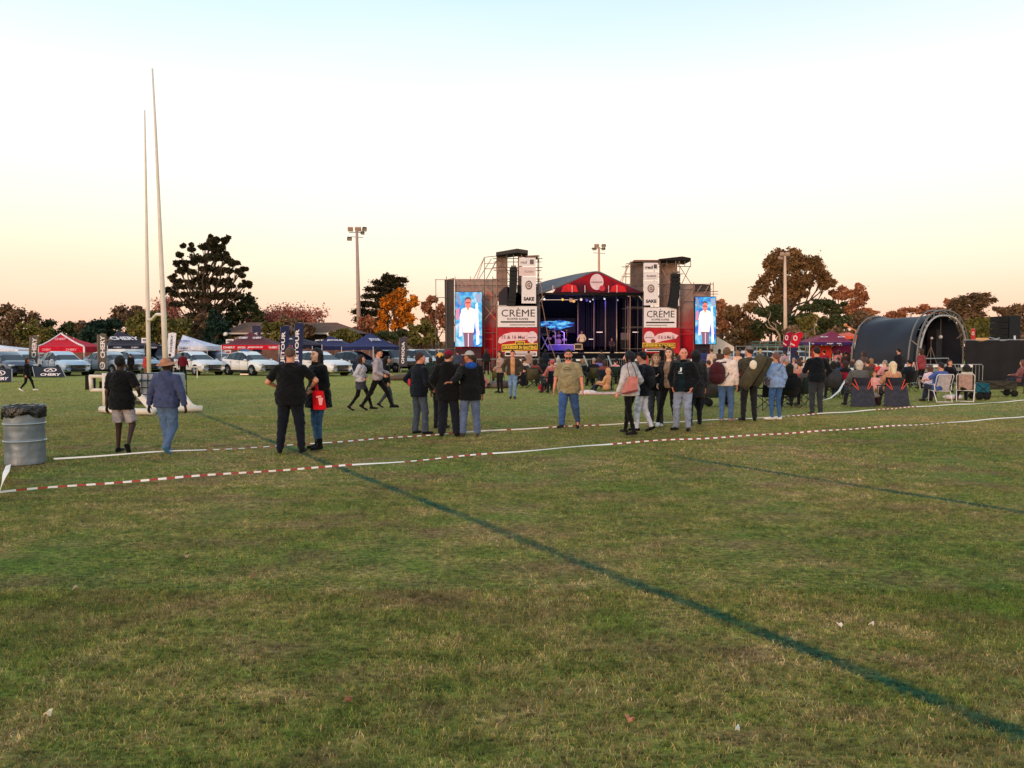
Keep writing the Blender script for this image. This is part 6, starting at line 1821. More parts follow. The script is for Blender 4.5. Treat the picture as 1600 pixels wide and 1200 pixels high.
# ================================================================== BARRIER TAPES lying over the grass
def tape(label, pts, w=.055, z=.045, striped=True, seed=1, lift=None):
    rnd = random.Random(seed)
    P0 = [G(x, y) for x, y in pts]
    path = []
    for i in range(len(P0) - 1):
        L = (P0[i + 1] - P0[i]).length; k_ = max(2, int(L / .10))
        for j in range(k_): path.append(P0[i].lerp(P0[i + 1], j / k_))
    path.append(P0[-1])
    # smooth corners
    for _ in range(6):
        path = [path[0]] + [(path[i - 1] + path[i] * 2 + path[i + 1]) / 4 for i in range(1, len(path) - 1)] + [path[-1]]
    vs_, fs_, ms = [], [], []
    tw = 0.0; d = 0
    for i, p in enumerate(path):
        dr = (path[min(i + 1, len(path) - 1)] - path[max(0, i - 1)]).normalized()
        sd = Vector((-dr.y, dr.x, 0))
        if i: d += (p - path[i - 1]).length
        tw = .85 + .45 * math.sin(d * .55 + seed) + .3 * math.sin(d * 1.9 + seed * 2)
        up = Vector((0, 0, 1)) * math.sin(tw) + sd * math.cos(tw)
        zz = z - .01 + .008 * math.sin(d * .9) + .006 * math.sin(d * 3.1 + seed) + abs(math.sin(tw)) * w / 2
        c = Vector((p.x, p.y, zz)) + sd * .02 * math.sin(d * .7)
        ww = w * (1 - .25 * abs(math.sin(d * 1.3 + seed)))
        vs_ += [c - up * ww / 2, c + up * ww / 2 + Vector((0, 0, .003))]
        if i:
            fs_.append((2 * i - 2, 2 * i, 2 * i + 1, 2 * i - 1)); ms.append((0 if (d % .20) < (.13 if p.x < 0 else .16) else 1) if striped else 0)
    m = MB(); m.add(vs_, fs_); m.m = ms
    o = m.build('barrier_tape', [mat('tape_white', (244, 238, 232), .4, 0, .04, 3), mat('tape_red', (168, 66, 56), .4, 0, .05, 3)])
    so = o.modifiers.new('thick', 'SOLIDIFY'); so.thickness = .002
    return tag(o, label, 'barrier tape')
tape('further red and white barrier tape running behind the feet of the standing people', [(84, 721.5), (250, 711), (440, 700.5), (560, 690.5), (700, 680.5), (870, 671), (1000, 663.5), (1200, 655), (1320, 646), (1450, 637), (1640, 625)], w=.026, seed=3)
tape('nearer red and white barrier tape stretching across the whole field', [(-10, 777), (60, 770), (300, 751.5), (550, 731), (760, 713), (1000, 694.5), (1300, 676), (1640, 651)], w=.028, seed=7)
tape('short white barrier tape end beside the foot of the drum', [(13, 731), (8, 745), (-6, 785)], w=.085, striped=False, seed=5)
# small litter
for i, (x, y, r, c, lab) in enumerate(((1362, 980, .022, (224, 206, 190), 'small pale pebble beyond the painted line'), (75, 1122, .03, (226, 206, 170), 'small cream scrap on the grass near the lower left corner'), (985, 1130, .03, (176, 120, 96), 'curled brown leaf near the bottom centre'), (293, 873, .03, (170, 146, 118), 'torn beige leaf near the middle of the grass'), (395, 904, .025, (150, 104, 84), 'brownish scrap left of centre on the grass'), (544, 1100, .03, (140, 96, 72), 'brown leaf near the bottom of the grass'), (118, 923, .035, (176, 156, 128), 'beige scrap of paper left on the grass'), (1312, 981, .022, (232, 220, 206), 'tiny white cap on the grass before the painted line'), (1152, 1145, .02, (214, 216, 206), 'pale twig near the bottom right of the grass'))):
    p = G(x, y)
    vs_ = [(math.cos(a_) * r * .7 * (1 + .4 * math.sin(3 * a_ + i)), math.sin(a_) * r * .5, .02 + .012 * math.sin(2 * a_ + i)) for a_ in [2 * PI * q / 9 for q in range(9)]]
    m = MB(); m.prism([Vector(v) for v in vs_], (0, 0, .006)); o = m.build('litter_scrap' if 'leaf' not in lab else 'fallen_leaf', mat('scrap_%d' % i, c, .8))
    o.location = (p.x, p.y, 0); o.rotation_euler = (0, 0, i * 1.3); tag(o, lab, 'litter' if 'leaf' not in lab else 'leaf')
# ================================================================== TREES
def leaf_mat(name, cols, rough=.8):
    m = bpy.data.materials.new(name); m.use_nodes = True
    n, l = m.node_tree.nodes, m.node_tree.links
    b = n['Principled BSDF']; b.inputs['Roughness'].default_value = rough; b.inputs['Specular IOR Level'].default_value = .15
    g = n.new('ShaderNodeNewGeometry'); nz = n.new('ShaderNodeTexNoise'); nz.inputs['Scale'].default_value = .45; nz.inputs['Detail'].default_value = 5; nz.inputs['Roughness'].default_value = .7
    l.new(g.outputs['Position'], nz.inputs['Vector'])
    a = n.new('ShaderNodeMath'); a.operation = 'MULTIPLY_ADD'; a.inputs[1].default_value = .45; l.new(g.outputs['Random Per Island'], a.inputs[0])
    mr = n.new('ShaderNodeMapRange'); mr.inputs[1].default_value = .3; mr.inputs[2].default_value = .7; mr.inputs[4].default_value = .55; l.new(nz.outputs[0], mr.inputs[0]); l.new(mr.outputs[0], a.inputs[2])
    r = n.new('ShaderNodeValToRGB'); e = r.color_ramp.elements
    while len(e) < len(cols): e.new(.5)
    for i, (q, c) in enumerate(zip(e, cols)): q.position = i / (len(cols) - 1); q.color = (*lin(c), 1)
    l.new(a.outputs[0], r.inputs[0]); l.new(r.outputs[0], b.inputs['Base Color'])
    return m
LM = {
 'dark': leaf_mat('leaf_dark', [(31, 40, 28), (52, 64, 40), (76, 80, 50), (102, 92, 62)]),
 'teal': leaf_mat('leaf_teal', [(21, 36, 33), (33, 54, 45), (50, 71, 54)]),
 'olive': leaf_mat('leaf_olive', [(59, 62, 36), (92, 92, 47), (125, 116, 62), (144, 118, 76)]),
 'brown': leaf_mat('leaf_brown', [(59, 52, 43), (97, 80, 62), (132, 104, 80), (163, 132, 102)]),
 'rust': leaf_mat('leaf_rust', [(90, 59, 47), (139, 90, 66), (180, 118, 85), (205, 154, 118)]),
 'orange': leaf_mat('leaf_orange', [(111, 76, 36), (168, 104, 36), (234, 135, 33), (245, 168, 45)]),
 'pine': leaf_mat('leaf_pine', [(28, 31, 24), (45, 47, 33), (69, 62, 43), (104, 80, 59)]),
 'euc': leaf_mat('leaf_euc', [(59, 50, 36), (99, 78, 52), (144, 106, 71), (125, 109, 73)]),
 'bare': leaf_mat('twig_pink', [(132, 80, 73), (180, 111, 97), (217, 146, 125)]),
}
M_bark = mat('bark', (74, 56, 46), .9, 0, .25, 4, .5, 12)
M_bark_pale = mat('bark_pale', (170, 140, 120), .8, 0, .2, 3)
def leaves(c, n, size, r, up=0.0, flat=1.0):
    """n small leaf-sprays with centres c (N,3), two crossing ragged faces each"""
    N = len(c)
    a = r.normal(size=(N, 3)); a /= np.linalg.norm(a, axis=1)[:, None]
    b = r.normal(size=(N, 3)); b[:, 2] += up; b -= a * (a * b).sum(1)[:, None]; b /= np.linalg.norm(b, axis=1)[:, None]
    s = size * (.5 + r.random((N, 1)) * .9)
    k = np.array([1, 1, flat])
    p = [c + (a * s) * k, c + (b * s * .55) * k, c - (a * s * .8) * k, c - (b * s * .5) * k]
    v = np.stack(p, 1).reshape(-1, 3)
    return v, np.arange(4 * N).reshape(-1, 4)
def tree(label, kind, px, Y, blobs, lm, gnd=None, seed=1, leaf=.24, dens=1.0, trunk=True, group=None, name=None, trunk_r=.3, limb=True, layered=False, tm=None, puff=.34, cat='tree', gap=.0):
    """blobs: (px, py, rx, ry[, n]) crown masses in photo pixels at distance Y"""
    r = np.random.default_rng(seed)
    bx = P(px, 546, Y).x
    t = thing(name or 'tree', label, cat, (bx, Y, 0), 0, group)
    s = Y / FPX
    C, F_, off = [], [], 0
    mb = MB()
    topb = min(b[1] for b in blobs)
    for bi, b in enumerate(blobs):
        c = P(b[0], b[1], Y); rx, rz = b[2] * s, b[3] * s
        ry = (rx + rz) / 2 * (.9 if not layered else 1.0)
        yo = (r.random() - .5) * ry * .6
        npf = max(4, int(9 * dens * (b[4] if len(b) > 4 else 1)))
        vol = []
        for q in range(npf):
            d = r.normal(size=3); d /= np.linalg.norm(d)
            if layered: d[2] *= .35
            rad = r.random() ** .45 * .78
            pc = np.array([c.x + d[0] * rx * rad, c.y + yo + d[1] * ry * rad, c.z + d[2] * rz * rad])
            pr = puff * (.6 + .8 * r.random())
            m_ = int(115 * dens * (1 if rx < 3 else 1.5))
            dd = r.normal(size=(m_, 3)); dd /= np.linalg.norm(dd, axis=1)[:, None]
            rr = .35 + .45 * np.abs(r.normal(size=(m_, 1)))
            pts = pc + dd * rr * (np.array([rx * pr * .75, ry * pr * .6, rz * 1.9]) if layered else np.array([rx * pr, ry * pr, rz * pr]))
            vol.append(pts)
        pts = np.concatenate(vol)
        v, f = leaves(pts, 0, leaf, r, flat=.5 if layered else 1.0)
        C.append(v); F_.append(f + off); off += len(v)
        if limb and not (kind == 'pine' and bi % 3):
            z0 = max(.5, (c.z - rz) * (.35 + .4 * r.random()))
            p0 = Vector((bx, Y, z0)); p1 = Vector((c.x, c.y + yo * .5, c.z))
            mid = p0.lerp(p1, .5) + Vector((r.normal() * .5, r.normal() * .4, -.10 * (p1 - p0).length))
            tr = max(.05, min(trunk_r, .45) * (.10 if layered else .34))
            mb.tube([p0, mid, p1], [tr, tr * .7, tr * .25], 6)
            for q in range(4):
                e = p1 + Vector(((r.random() - .5) * rx * 1.4, (r.random() - .5) * ry * 1.2, (r.random() - .2) * rz * 1.1))
                mb.tube([mid.lerp(p1, .3 + .5 * r.random()), e], [tr * .35, tr * .1], 4)
    if trunk:
        zt = P(px, topb, Y).z * (.62 if not layered else .9)
        tb = MB(); tb.tube([(bx, Y, -.1), (bx + .1, Y, zt * .3), (bx - .1, Y, zt * .65), (bx, Y, zt)], [trunk_r * 1.25, trunk_r, trunk_r * .75, trunk_r * .3], 9)
        tb.v += []; 
        o = tb.build('trunk', tm or M_bark, t, True)
    if limb: mb.build('limbs', tm or M_bark, t, True)
    v = np.concatenate(C); v = v - np.array([bx, Y, 0])
    np_mesh('crown', v, np.concatenate(F_), LM[lm], t)
    return t
def bare_tree(label, px, Y, ytop, w, lm='bare', seed=1, group=None, haze=1.0):
    """leafless twigs fanning out over a short trunk"""
    r = np.random.default_rng(seed)
    bx = P(px, 546, Y).x; t = thing('bare_tree', label, 'tree', (bx, Y, 0), 0, group)
    H_ = P(px, ytop, Y).z; s = Y / FPX; W = w * s
    mb = MB(); tips = []
    tb = MB(); tb.tube([(0, 0, -.1), (.05, 0, H_ * .32)], [.28, .18], 8); tb.build('trunk', M_bark, t)
    for q in range(11):
        a = (q / 10 - .5) * 2; e = Vector((a * W * .8, (r.random() - .5) * W, H_ * (.95 - .35 * abs(a) * r.random() - .12 * r.random())))
        b = Vector((0, 0, H_ * (.2 + .15 * r.random()))); mid = b.lerp(e, .5) + Vector((a * W * .10, 0, .0))
        mb.tube([b, mid, e], [.10, .06, .02], 5)
        for k_ in range(9):
            p = b.lerp(mid, r.random()) if k_ < 3 else mid.lerp(e, r.random())
            d = Vector(((r.random() - .5) * 1.6 + a * .5, (r.random() - .5) * 1.6, .5 + r.random() * .9)).normalized() * H_ * (.10 + .16 * r.random())
            mb.tube([p, p + d], [.035, .008], 4); tips.append(p + d); tips.append(p + d * .6); tips.append(e)
    mb.build('limbs', M_bark, t)
    c = np.repeat(np.array([tuple(x) for x in tips]), int(16 * haze), 0) + r.normal(size=(int(16 * haze) * len(tips), 3)) * .42
    v, f = leaves(c, 0, .17, r); np_mesh('crown', v, f, LM[lm], t)
    return t
GL = 'trees along the left and middle of the skyline'
GR = 'trees along the right of the skyline'
# left wood
tree('brown leafed tree at the far left edge of the skyline', 'x', 20, 100, [(-5, 495, 26, 22), (22, 490, 26, 18), (45, 500, 22, 22), (10, 520, 40, 24), (58, 515, 12, 14)], 'brown', seed=1, group=GL)
tree('yellow-olive rounded tree behind the red gazebo', 'x', 50, 92, [(50, 512, 22, 12), (30, 525, 14, 14), (68, 522, 18, 14), (48, 535, 30, 16)], 'olive', seed=2, group=GL)
tree('dark low tree right of the yellow-olive tree', 'x', 95, 104, [(82, 512, 18, 16), (105, 510, 18, 14), (92, 530, 34, 20), (124, 522, 14, 16)], 'dark', seed=3, group=GL)
tree('sparse grey-brown tree above the right slope of the red gazebo', 'x', 128, 100, [(124, 508, 14, 14), (140, 512, 16, 16), (132, 530, 30, 18)], 'brown', seed=4, group=GL, dens=.8)
tree('dark teal bushy tree left of the goal posts', 'x', 160, 94, [(150, 506, 18, 12), (172, 510, 18, 14), (158, 528, 36, 22)], 'teal', seed=5, group=GL)
tree('broad rust-topped tree behind the charcoal gazebo', 'x', 205, 98, [(196, 492, 22, 14), (218, 487, 20, 12), (240, 493, 18, 14), (180, 505, 20, 14), (212, 510, 38, 24), (245, 515, 26, 24)], 'brown', seed=6, group=GL)
tree('olive tree with autumn tints just behind the two goal posts', 'x', 232, 88, [(215, 500, 22, 16), (240, 497, 22, 14), (225, 520, 40, 24), (262, 512, 24, 24), (285, 515, 20, 24)], 'olive', seed=7, group=GL)
bare_tree('leafless pinkish tree tip between the right goal post and the pine', 263, 108, 466, 22, seed=8, group=GL)
tree('small dark tree below the left side of the tall pine', 'x', 300, 90, [(288, 508, 22, 16), (306, 520, 26, 24), (318, 500, 16, 14)], 'brown', seed=9, group=GL)
tree('blue-green conifer in front of the tall pine', 'x', 338, 84, [(336, 492, 12, 16), (330, 510, 18, 18), (345, 515, 20, 20), (338, 530, 26, 18)], 'teal', seed=10, group=GL, puff=.30)
# tall open pine with clumps at the branch ends
r_ = np.random.default_rng(77)
bl = []
for (x, y, a, b) in ((318, 386, 7, 7), (330, 378, 6, 7), (338, 374, 5, 5), (345, 386, 8, 8), (352, 375, 5, 5), (300, 390, 6, 5), (282, 398, 5, 5), (290, 412, 8, 6), (308, 404, 9, 8), (325, 402, 10, 9), (342, 402, 9, 8), (357, 406, 8, 7), (368, 410, 6, 5), (274, 411, 5, 5), (283, 424, 7, 5), (300, 424, 9, 7), (320, 420, 11, 9), (338, 424, 10, 8), (356, 424, 8, 6), (372, 425, 7, 5), (380, 421, 4, 4),
                     (268, 434, 5, 4), (280, 440, 8, 5), (297, 442, 10, 7), (318, 440, 12, 9), (340, 444, 11, 8), (360, 446, 9, 6), (378, 446, 7, 4), (387, 442, 4, 3), (262, 452, 5, 3), (254, 458, 3, 3), (272, 458, 8, 4), (290, 460, 11, 6), (312, 460, 12, 8), (335, 462, 12, 8), (357, 462, 9, 6), (276, 475, 10, 5), (296, 478, 12, 6), (318, 480, 12, 8), (342, 480, 12, 8), (300, 492, 12, 6), (324, 498, 12, 8)):
    bl.append((x, y, a * .85, b * .6, .7))
    for q_ in range(2): bl.append((x + r_.normal() * a * 1.0, y + r_.normal() * b * .9, a * .55, b * .5, .45))
tree('tall dark pine with open clumped branches right of the goal posts', 'pine', 322, 92, bl, 'pine', seed=11, leaf=.22, name='pine_tree', group=GL, puff=.62, dens=1.15, trunk_r=.5, layered=False)
tree('dark rounded tree against the right foot of the tall pine', 'x', 375, 96, [(362, 470, 16, 16), (380, 472, 20, 16), (395, 482, 18, 18), (375, 495, 36, 20), (402, 500, 16, 16), (350, 500, 20, 20)], 'dark', seed=12, group=GL)
bare_tree('pinkish leafless tree left above the house roof', 432, 100, 482, 34, seed=13, group=GL, haze=1.2)
bare_tree('pinkish leafless tree right above the house roof', 468, 102, 481, 36, seed=14, group=GL, haze=1.2)
bare_tree('low leafless tree behind the roof ridge', 400, 104, 490, 26, seed=15, group=GL)
tree('yellowing tree in front of the middle of the house roof', 'x', 424, 80, [(418, 512, 12, 10), (434, 514, 14, 10), (426, 526, 20, 14)], 'olive', seed=16, group=GL)
tree('brown tree over the roof between the navy flags', 'x', 455, 82, [(446, 505, 14, 12), (466, 508, 14, 12), (480, 516, 14, 12), (456, 524, 24, 12)], 'brown', seed=17, group=GL, dens=.8)
tree('low green bush right of the house roof', 'x', 536, 82, [(524, 526, 14, 8), (542, 522, 16, 9), (552, 530, 14, 10)], 'olive', seed=18, group=GL, trunk=True, name='shrub', cat='shrub')
bl = [(606, 434, 16, 2.6), (624, 438, 16, 2.4), (598, 442, 22, 2.6), (618, 447, 24, 2.8), (590, 452, 20, 2.6), (612, 457, 26, 3), (580, 463, 22, 2.8), (606, 467, 26, 3), (572, 475, 22, 2.6), (598, 478, 26, 3), (564, 487, 18, 2.6), (590, 489, 26, 3), (572, 499, 20, 2.8), (595, 501, 24, 3), (584, 511, 22, 3)]
tree('layered dark cedar left of the orange tree', 'x', 604, 96, [(*b, 1.5) for b in bl], 'pine', seed=19, leaf=.24, name='cedar_tree', group=GL, layered=True, puff=.5, trunk_r=.35, dens=.8)
tree('rusty red tree between the floodlight mast and the orange tree', 'x', 576, 92, [(570, 500, 14, 12), (584, 507, 14, 12), (572, 518, 20, 12)], 'rust', seed=20, group=GL, dens=.8)
tree('bright orange autumn tree left of the stage', 'x', 618, 88, [(620, 462, 22, 12), (604, 474, 16, 14), (636, 474, 18, 14), (618, 486, 26, 16), (598, 498, 12, 14), (640, 495, 14, 18), (622, 508, 14, 12), (595, 514, 9, 9)], 'orange', seed=21, group=GL, leaf=.22)
tree('rust brown tree with thin top beside the left scaffold', 'x', 680, 90, [(678, 466, 14, 8), (668, 482, 18, 14), (690, 485, 18, 16), (676, 502, 26, 18), (700, 505, 16, 20)], 'rust', seed=22, group=GL, dens=.75)
tree('dark green undergrowth tree beneath the orange tree', 'x', 615, 84, [(600, 527, 20, 10), (624, 524, 18, 10), (640, 530, 18, 12)], 'dark', seed=23, group=GL)
tree('small grey-olive tree with a forked stem in front of the rusty tree', 'x', 658, 72, [(648, 515, 14, 12), (664, 512, 16, 12), (676, 522, 14, 14), (655, 532, 20, 12)], 'olive', seed=24, group=GL, dens=.85, leaf=.22)
# right wood
tree('rusty tree just right of the right video screen', 'x', 1128, 96, [(1122, 478, 12, 12), (1135, 488, 16, 14), (1120, 505, 20, 24), (1142, 512, 22, 26)], 'rust', seed=30, group=GR)
tree('brown and olive tree behind the white tent', 'x', 1160, 92, [(1150, 490, 20, 14), (1172, 482, 20, 12), (1160, 508, 30, 22), (1150, 525, 26, 16), (1182, 520, 22, 20)], 'euc', seed=31, group=GR)
tree('dark tree with pale bare boughs behind the feather flags', 'x', 1205, 90, [(1195, 488, 20, 14), (1214, 492, 18, 18), (1200, 512, 26, 20), (1222, 520, 20, 16)], 'dark', seed=32, group=GR)
bl = [(1206, 412, 14, 15), (1222, 400, 16, 11), (1240, 398, 12, 9), (1250, 412, 16, 14), (1232, 418, 18, 16), (1268, 410, 14, 12), (1276, 424, 14, 12), (1262, 436, 16, 12), (1244, 440, 16, 12), (1288, 436, 14, 10), (1299, 443, 8, 6), (1204, 430, 10, 8), (1226, 442, 12, 12), (1184, 452, 13, 11), (1194, 440, 11, 10), (1177, 462, 8, 7), (1222, 462, 14, 10), (1234, 472, 14, 10), (1290, 446, 8, 6), (1210, 470, 10, 9), (1250, 456, 14, 10), (1218, 450, 12, 12), (1240, 460, 14, 12)]
tree('tallest eucalyptus with ragged crown behind the right floodlight mast', 'x', 1230, 100, [(*b, .9) for b in bl], 'euc', seed=33, leaf=.23, name='eucalyptus_tree', group=GR, puff=.50, trunk_r=.8, dens=1.35)
tree('broad dark flat-topped tree behind the purple gazebo', 'x', 1285, 94, [(1262, 482, 22, 12), (1288, 476, 24, 10), (1312, 482, 18, 12), (1275, 498, 34, 18), (1308, 505, 24, 22), (1285, 522, 34, 16), (1250, 505, 20, 22)], 'dark', seed=34, group=GR)
tree('small yellow-olive tree in front of the broad dark tree', 'x', 1262, 86, [(1256, 503, 11, 10), (1268, 500, 10, 10), (1260, 514, 14, 10)], 'olive', seed=35, group=GR, leaf=.26)
tree('brown tree low between the gazebo and the booth', 'x', 1248, 84, [(1238, 520, 18, 14), (1300, 526, 20, 14), (1268, 530, 30, 10)], 'brown', seed=36, group=GR)
bl = [(1318, 452, 10, 7), (1330, 462, 12, 9), (1342, 450, 10, 8), (1350, 462, 9, 9), (1310, 464, 10, 8), (1340, 476, 14, 9), (1325, 484, 14, 9), (1348, 488, 16, 7), (1360, 489, 12, 4), (1302, 458, 6, 5)]
tree('smaller reddish eucalyptus left above the arched booth', 'x', 1334, 104, [(*b, .8) for b in bl], 'rust', seed=37, leaf=.22, name='eucalyptus_tree', group=GR, puff=.48)
tree('brown tree whose lower crown meets the booth roof', 'x', 1345, 98, [(1340, 500, 20, 14), (1362, 505, 20, 14), (1330, 518, 24, 18)], 'brown', seed=38, group=GR)
tree('low line of rusty treetops over the booth roof', 'x', 1430, 110, [(1404, 490, 18, 8), (1425, 486, 18, 7), (1450, 483, 18, 8), (1470, 488, 16, 10), (1395, 497, 20, 10)], 'rust', seed=39, group=GR)
bl = [(1532, 461, 20, 2), (1515, 466, 22, 2.2), (1540, 469, 20, 2.2), (1500, 472, 20, 2.4), (1528, 476, 26, 2.4), (1492, 479, 16, 2.4), (1520, 483, 26, 2.6), (1500, 489, 22, 2.6), (1530, 491, 24, 2.6), (1510, 498, 26, 2.8), (1526, 506, 26, 2.8), (1505, 513, 22, 2.8), (1530, 519, 24, 2.8)]
tree('layered rust-brown cedar right of the silver hoop', 'x', 1528, 94, [(*b, 1.3) for b in bl], 'brown', seed=40, leaf=.24, name='cedar_tree', group=GR, layered=True, puff=.5, trunk_r=.35, dens=.85)
tree('rounded rusty tree left of the layered cedar', 'x', 1492, 98, [(1488, 474, 12, 8), (1496, 486, 16, 10), (1508, 500, 18, 12)], 'rust', seed=41, group=GR)
tree('greyish green tree behind the speaker stack', 'x', 1538, 82, [(1532, 508, 22, 14), (1552, 512, 18, 16), (1525, 524, 24, 14), (1558, 528, 20, 12)], 'olive', seed=42, group=GR, leaf=.26)
tree('brown tree at the far right edge of the skyline', 'x', 1585, 98, [(1562, 486, 14, 7), (1585, 486, 18, 9), (1600, 482, 16, 10), (1575, 500, 26, 14), (1604, 505, 20, 24)], 'brown', seed=43, group=GR)
# pale dead boughs on the dark tree
t = thing('dead_bough', 'pale bare forked bough before the dark tree left of the mast', 'branch', (P(1215, 530, 87).x, 87, 0))
m = MB()
for pts, r0 in (([(1219, 540), (1218, 524), (1213, 516), (1203, 508)], .16), ([(1213, 516), (1206, 514), (1200, 512), (1196, 506)], .11), ([(1203, 508), (1200, 500), (1203, 494), (1204, 487)], .07), ([(1213, 516), (1212, 508), (1206, 503)], .06)):
    m.tube([P(x, y, 87) for x, y in pts], [r0, r0 * .8, r0 * .6, r0 * .35][:len(pts)], 6)
m.build('bough', M_bark_pale, t, True)
t = thing('dead_bough', 'pale bare bough before the broad dark tree right of the mast', 'branch', (P(1262, 530, 85).x, 85, 0))
m = MB()
for pts, r0 in (([(1275, 530), (1272, 514), (1275, 505)], .09), ([(1275, 505), (1277, 498), (1273, 494)], .06)):
    m.tube([P(x, y, 85) for x, y in pts], [r0, r0 * .7, r0 * .4], 6)
m.build('bough', M_bark_pale, t, True)
# far wood closing the gaps beneath the crowns
r = np.random.default_rng(5)
N = 26000
x = r.random(N) * 240 - 120; base = np.sin(x * .11) * 1.2 + np.sin(x * .37 + 2) * .8
y = 118 + r.random(N) * 14
z = (r.random(N) ** .8) * (4.6 + base)
v, f = leaves(np.stack([x, y, z], 1), 0, .60, r)
tag(np_mesh('distant_woodland', v, f, LM['brown']), 'low far-off band of brown woodland behind everything', kind='stuff')
# ================================================================== PEOPLE STANDING AND WALKING
BLK, NVY, DNM, LDN = (16, 16, 19), (26, 32, 44), (58, 86, 132), (132, 144, 164)
HB, HD, HL = (64, 44, 34), (18, 15, 15), (196, 160, 112)
def man(label, px, fy, hy, rz, **k):
    g = G(px, fy)
    return person(label, (g.x, g.y, 0), rz, P(px, hy, g.y).z * 1.0, **k)
def near(**k): k.setdefault('h', .0145); return k
stride = lambda a=.36, **k: pose(fl=(-.08, a, .08, .04), fr=(.09, -a, .13, -.04, -.55), pelvis=(0, 0, .92), **k)
# dark-skinned man in black tee and grey shorts
man('man in black tee and grey shorts walking away beside the goal', 192, 708, 557, -.06, ps=pose(fl=(-.12, .06, .07, .1), fr=(.17, -.12, .15, -.05, -1.0), hl=(-.29, .0, .80), hr=(.22, .20, 1.06), er=(.6, -.6, -.3), lean=(.03, -.04, 0), head=(.1, -.1, 0)), skin='dark',
    top=dict(c=BLK, sleeve=.82, hem=.16, t=.030, hemw=1.05), legs=dict(c=(168, 160, 164), cut='shorts', t=.018), shoe=(14, 14, 16), hair=dict(c=(12, 10, 10), t=.008), bulk=1.08, **near())
o = man('man in tan bucket hat and blue hoodie walking away beside the goal', 262, 709, 561, -.10, ps=pose(fl=(-.03, .05, .07, .1), fr=(.05, -.14, .14, -.1, -.7), hl=(-.38, .02, .80), hr=(.38, .0, .80), el=(-.8, -.6, 0), er=(.8, -.6, 0), head=(-.15, -.2, 0)), skin='dark',
    top=dict(c=(66, 74, 108), sleeve=1.0, hem=.09, t=.036, hood=1), legs=dict(c=(84, 108, 142), t=.022, w=1.05), shoe=(74, 118, 150), head=dict(kind='hat', c=(176, 124, 96)), bulk=1.12, **near())
man('broad man in black tee and dark jeans standing with his back turned', 455, 709, 543, .05, ps=pose(fl=(-.19, .02, .07, .35), fr=(.17, .02, .07, -.1), hl=(-.24, .24, 1.08), hr=(.30, .26, 1.10), el=(-.9, -.5, -.2), er=(.9, -.5, -.2)), skin='light',
    top=dict(c=BLK, sleeve=.80, hem=.14, t=.030), legs=dict(c=(20, 24, 36), t=.020, w=1.05), shoe=(14, 14, 16), hair=dict(c=(92, 70, 60), t=.004), bulk=1.25, **near())
o = man('woman with long black hair in a black cape, jeans and ankle boots', 499, 702, 545, 2.35, ps=pose(fl=(-.09, .05, .07, .2), fr=(.09, -.02, .07, -.2), hl=(-.12, .20, 1.02), hr=(.22, .12, .92), head=(.15, 0, 0)), skin='pale', fem=True,
    top=dict(c=(14, 14, 17), sleeve=1.0, hem=.22, t=.045, collar=1, hemw=1.25), legs=dict(c=(52, 84, 118), t=.006, boots=1), shoe=(16, 14, 16), hair=dict(c=HD, style='long', t=.008), **near())
g = G(494, 702)
t = thing('tote_bag', 'bright red tote bag with pale print on the black caped woman', 'bag', (g.x, g.y - .34, P(494, 640, g.y - .34).z))
a = t.location
m = MB(); pts = [P(488, 611, a.y), P(504, 611, a.y), P(509, 640, a.y), P(489.5, 640, a.y)]; m.prism(pts, (0, .07, 0)); o = m.build('bag_body', cloth((206, 18, 30)), t, True)
m = MB(); m.tube([P(493, 611, a.y + .02), P(495, 597, a.y + .03), P(497, 611, a.y + .02)], .012, 5); m.build('handle', cloth((206, 18, 30)), t, True)
m = MB(); ppoly(m, [(494, 619), (502, 618), (502, 621), (494, 621.5)], a.y - .012, .006); ppoly(m, [(497, 622), (505, 621.5), (503, 633), (499, 633)], a.y - .012, .006); m.build('print_block', mat('tote_print', (240, 170, 170), .7), t, True)
man('woman in grey and white jacket over a dark skirt striding right', 564, 641, 554, -PI / 2 - .1, ps=stride(.33, hl=(-.16, .16, 1.05), hr=(.16, .1, 1.0)), fem=True, skin='light',
    top=dict(c=(186, 184, 192), sleeve=1.0, hem=.02, t=.035, inner=dict(c=(62, 64, 74), hem=.26, t=.022, name='skirt')), legs=dict(c=BLK, t=.004), shoe=BLK, hair=dict(c=(40, 26, 24), style='long', t=.02))
man('man in pale grey sweater and black trousers striding right', 590, 641, 543, -PI / 2, ps=stride(.42, hl=(-.18, .30, 1.02), hr=(.20, .20, .98)), skin='light',
    top=dict(c=(168, 156, 164), sleeve=1.0, hem=.08, t=.026), legs=dict(c=(15, 15, 18), t=.008), shoe=BLK, hair=dict(c=(22, 18, 20), t=.014), head=dict(kind='cap', c=(24, 26, 44)))
man('person in black half hidden behind the grey sweater', 603, 636, 556, -PI / 2 + .4, ps=stride(.25), skin='light', top=dict(c=BLK, hem=.12, t=.03), legs=dict(c=(70, 72, 78), t=.01), hair=dict(c=HD, style='bob'))
def elbow_patch(T, k, d):
    m = MB(); p = (d['elb'][0] + d['wr'][0]) / 2 * 1.0; e = p * k
    m.ball((e[0] + .045 * k, e[1] - .055 * k, e[2] + .02), (.05, .02, .08), 10, 7); m.build('red_patch', cloth((214, 60, 72)), T)
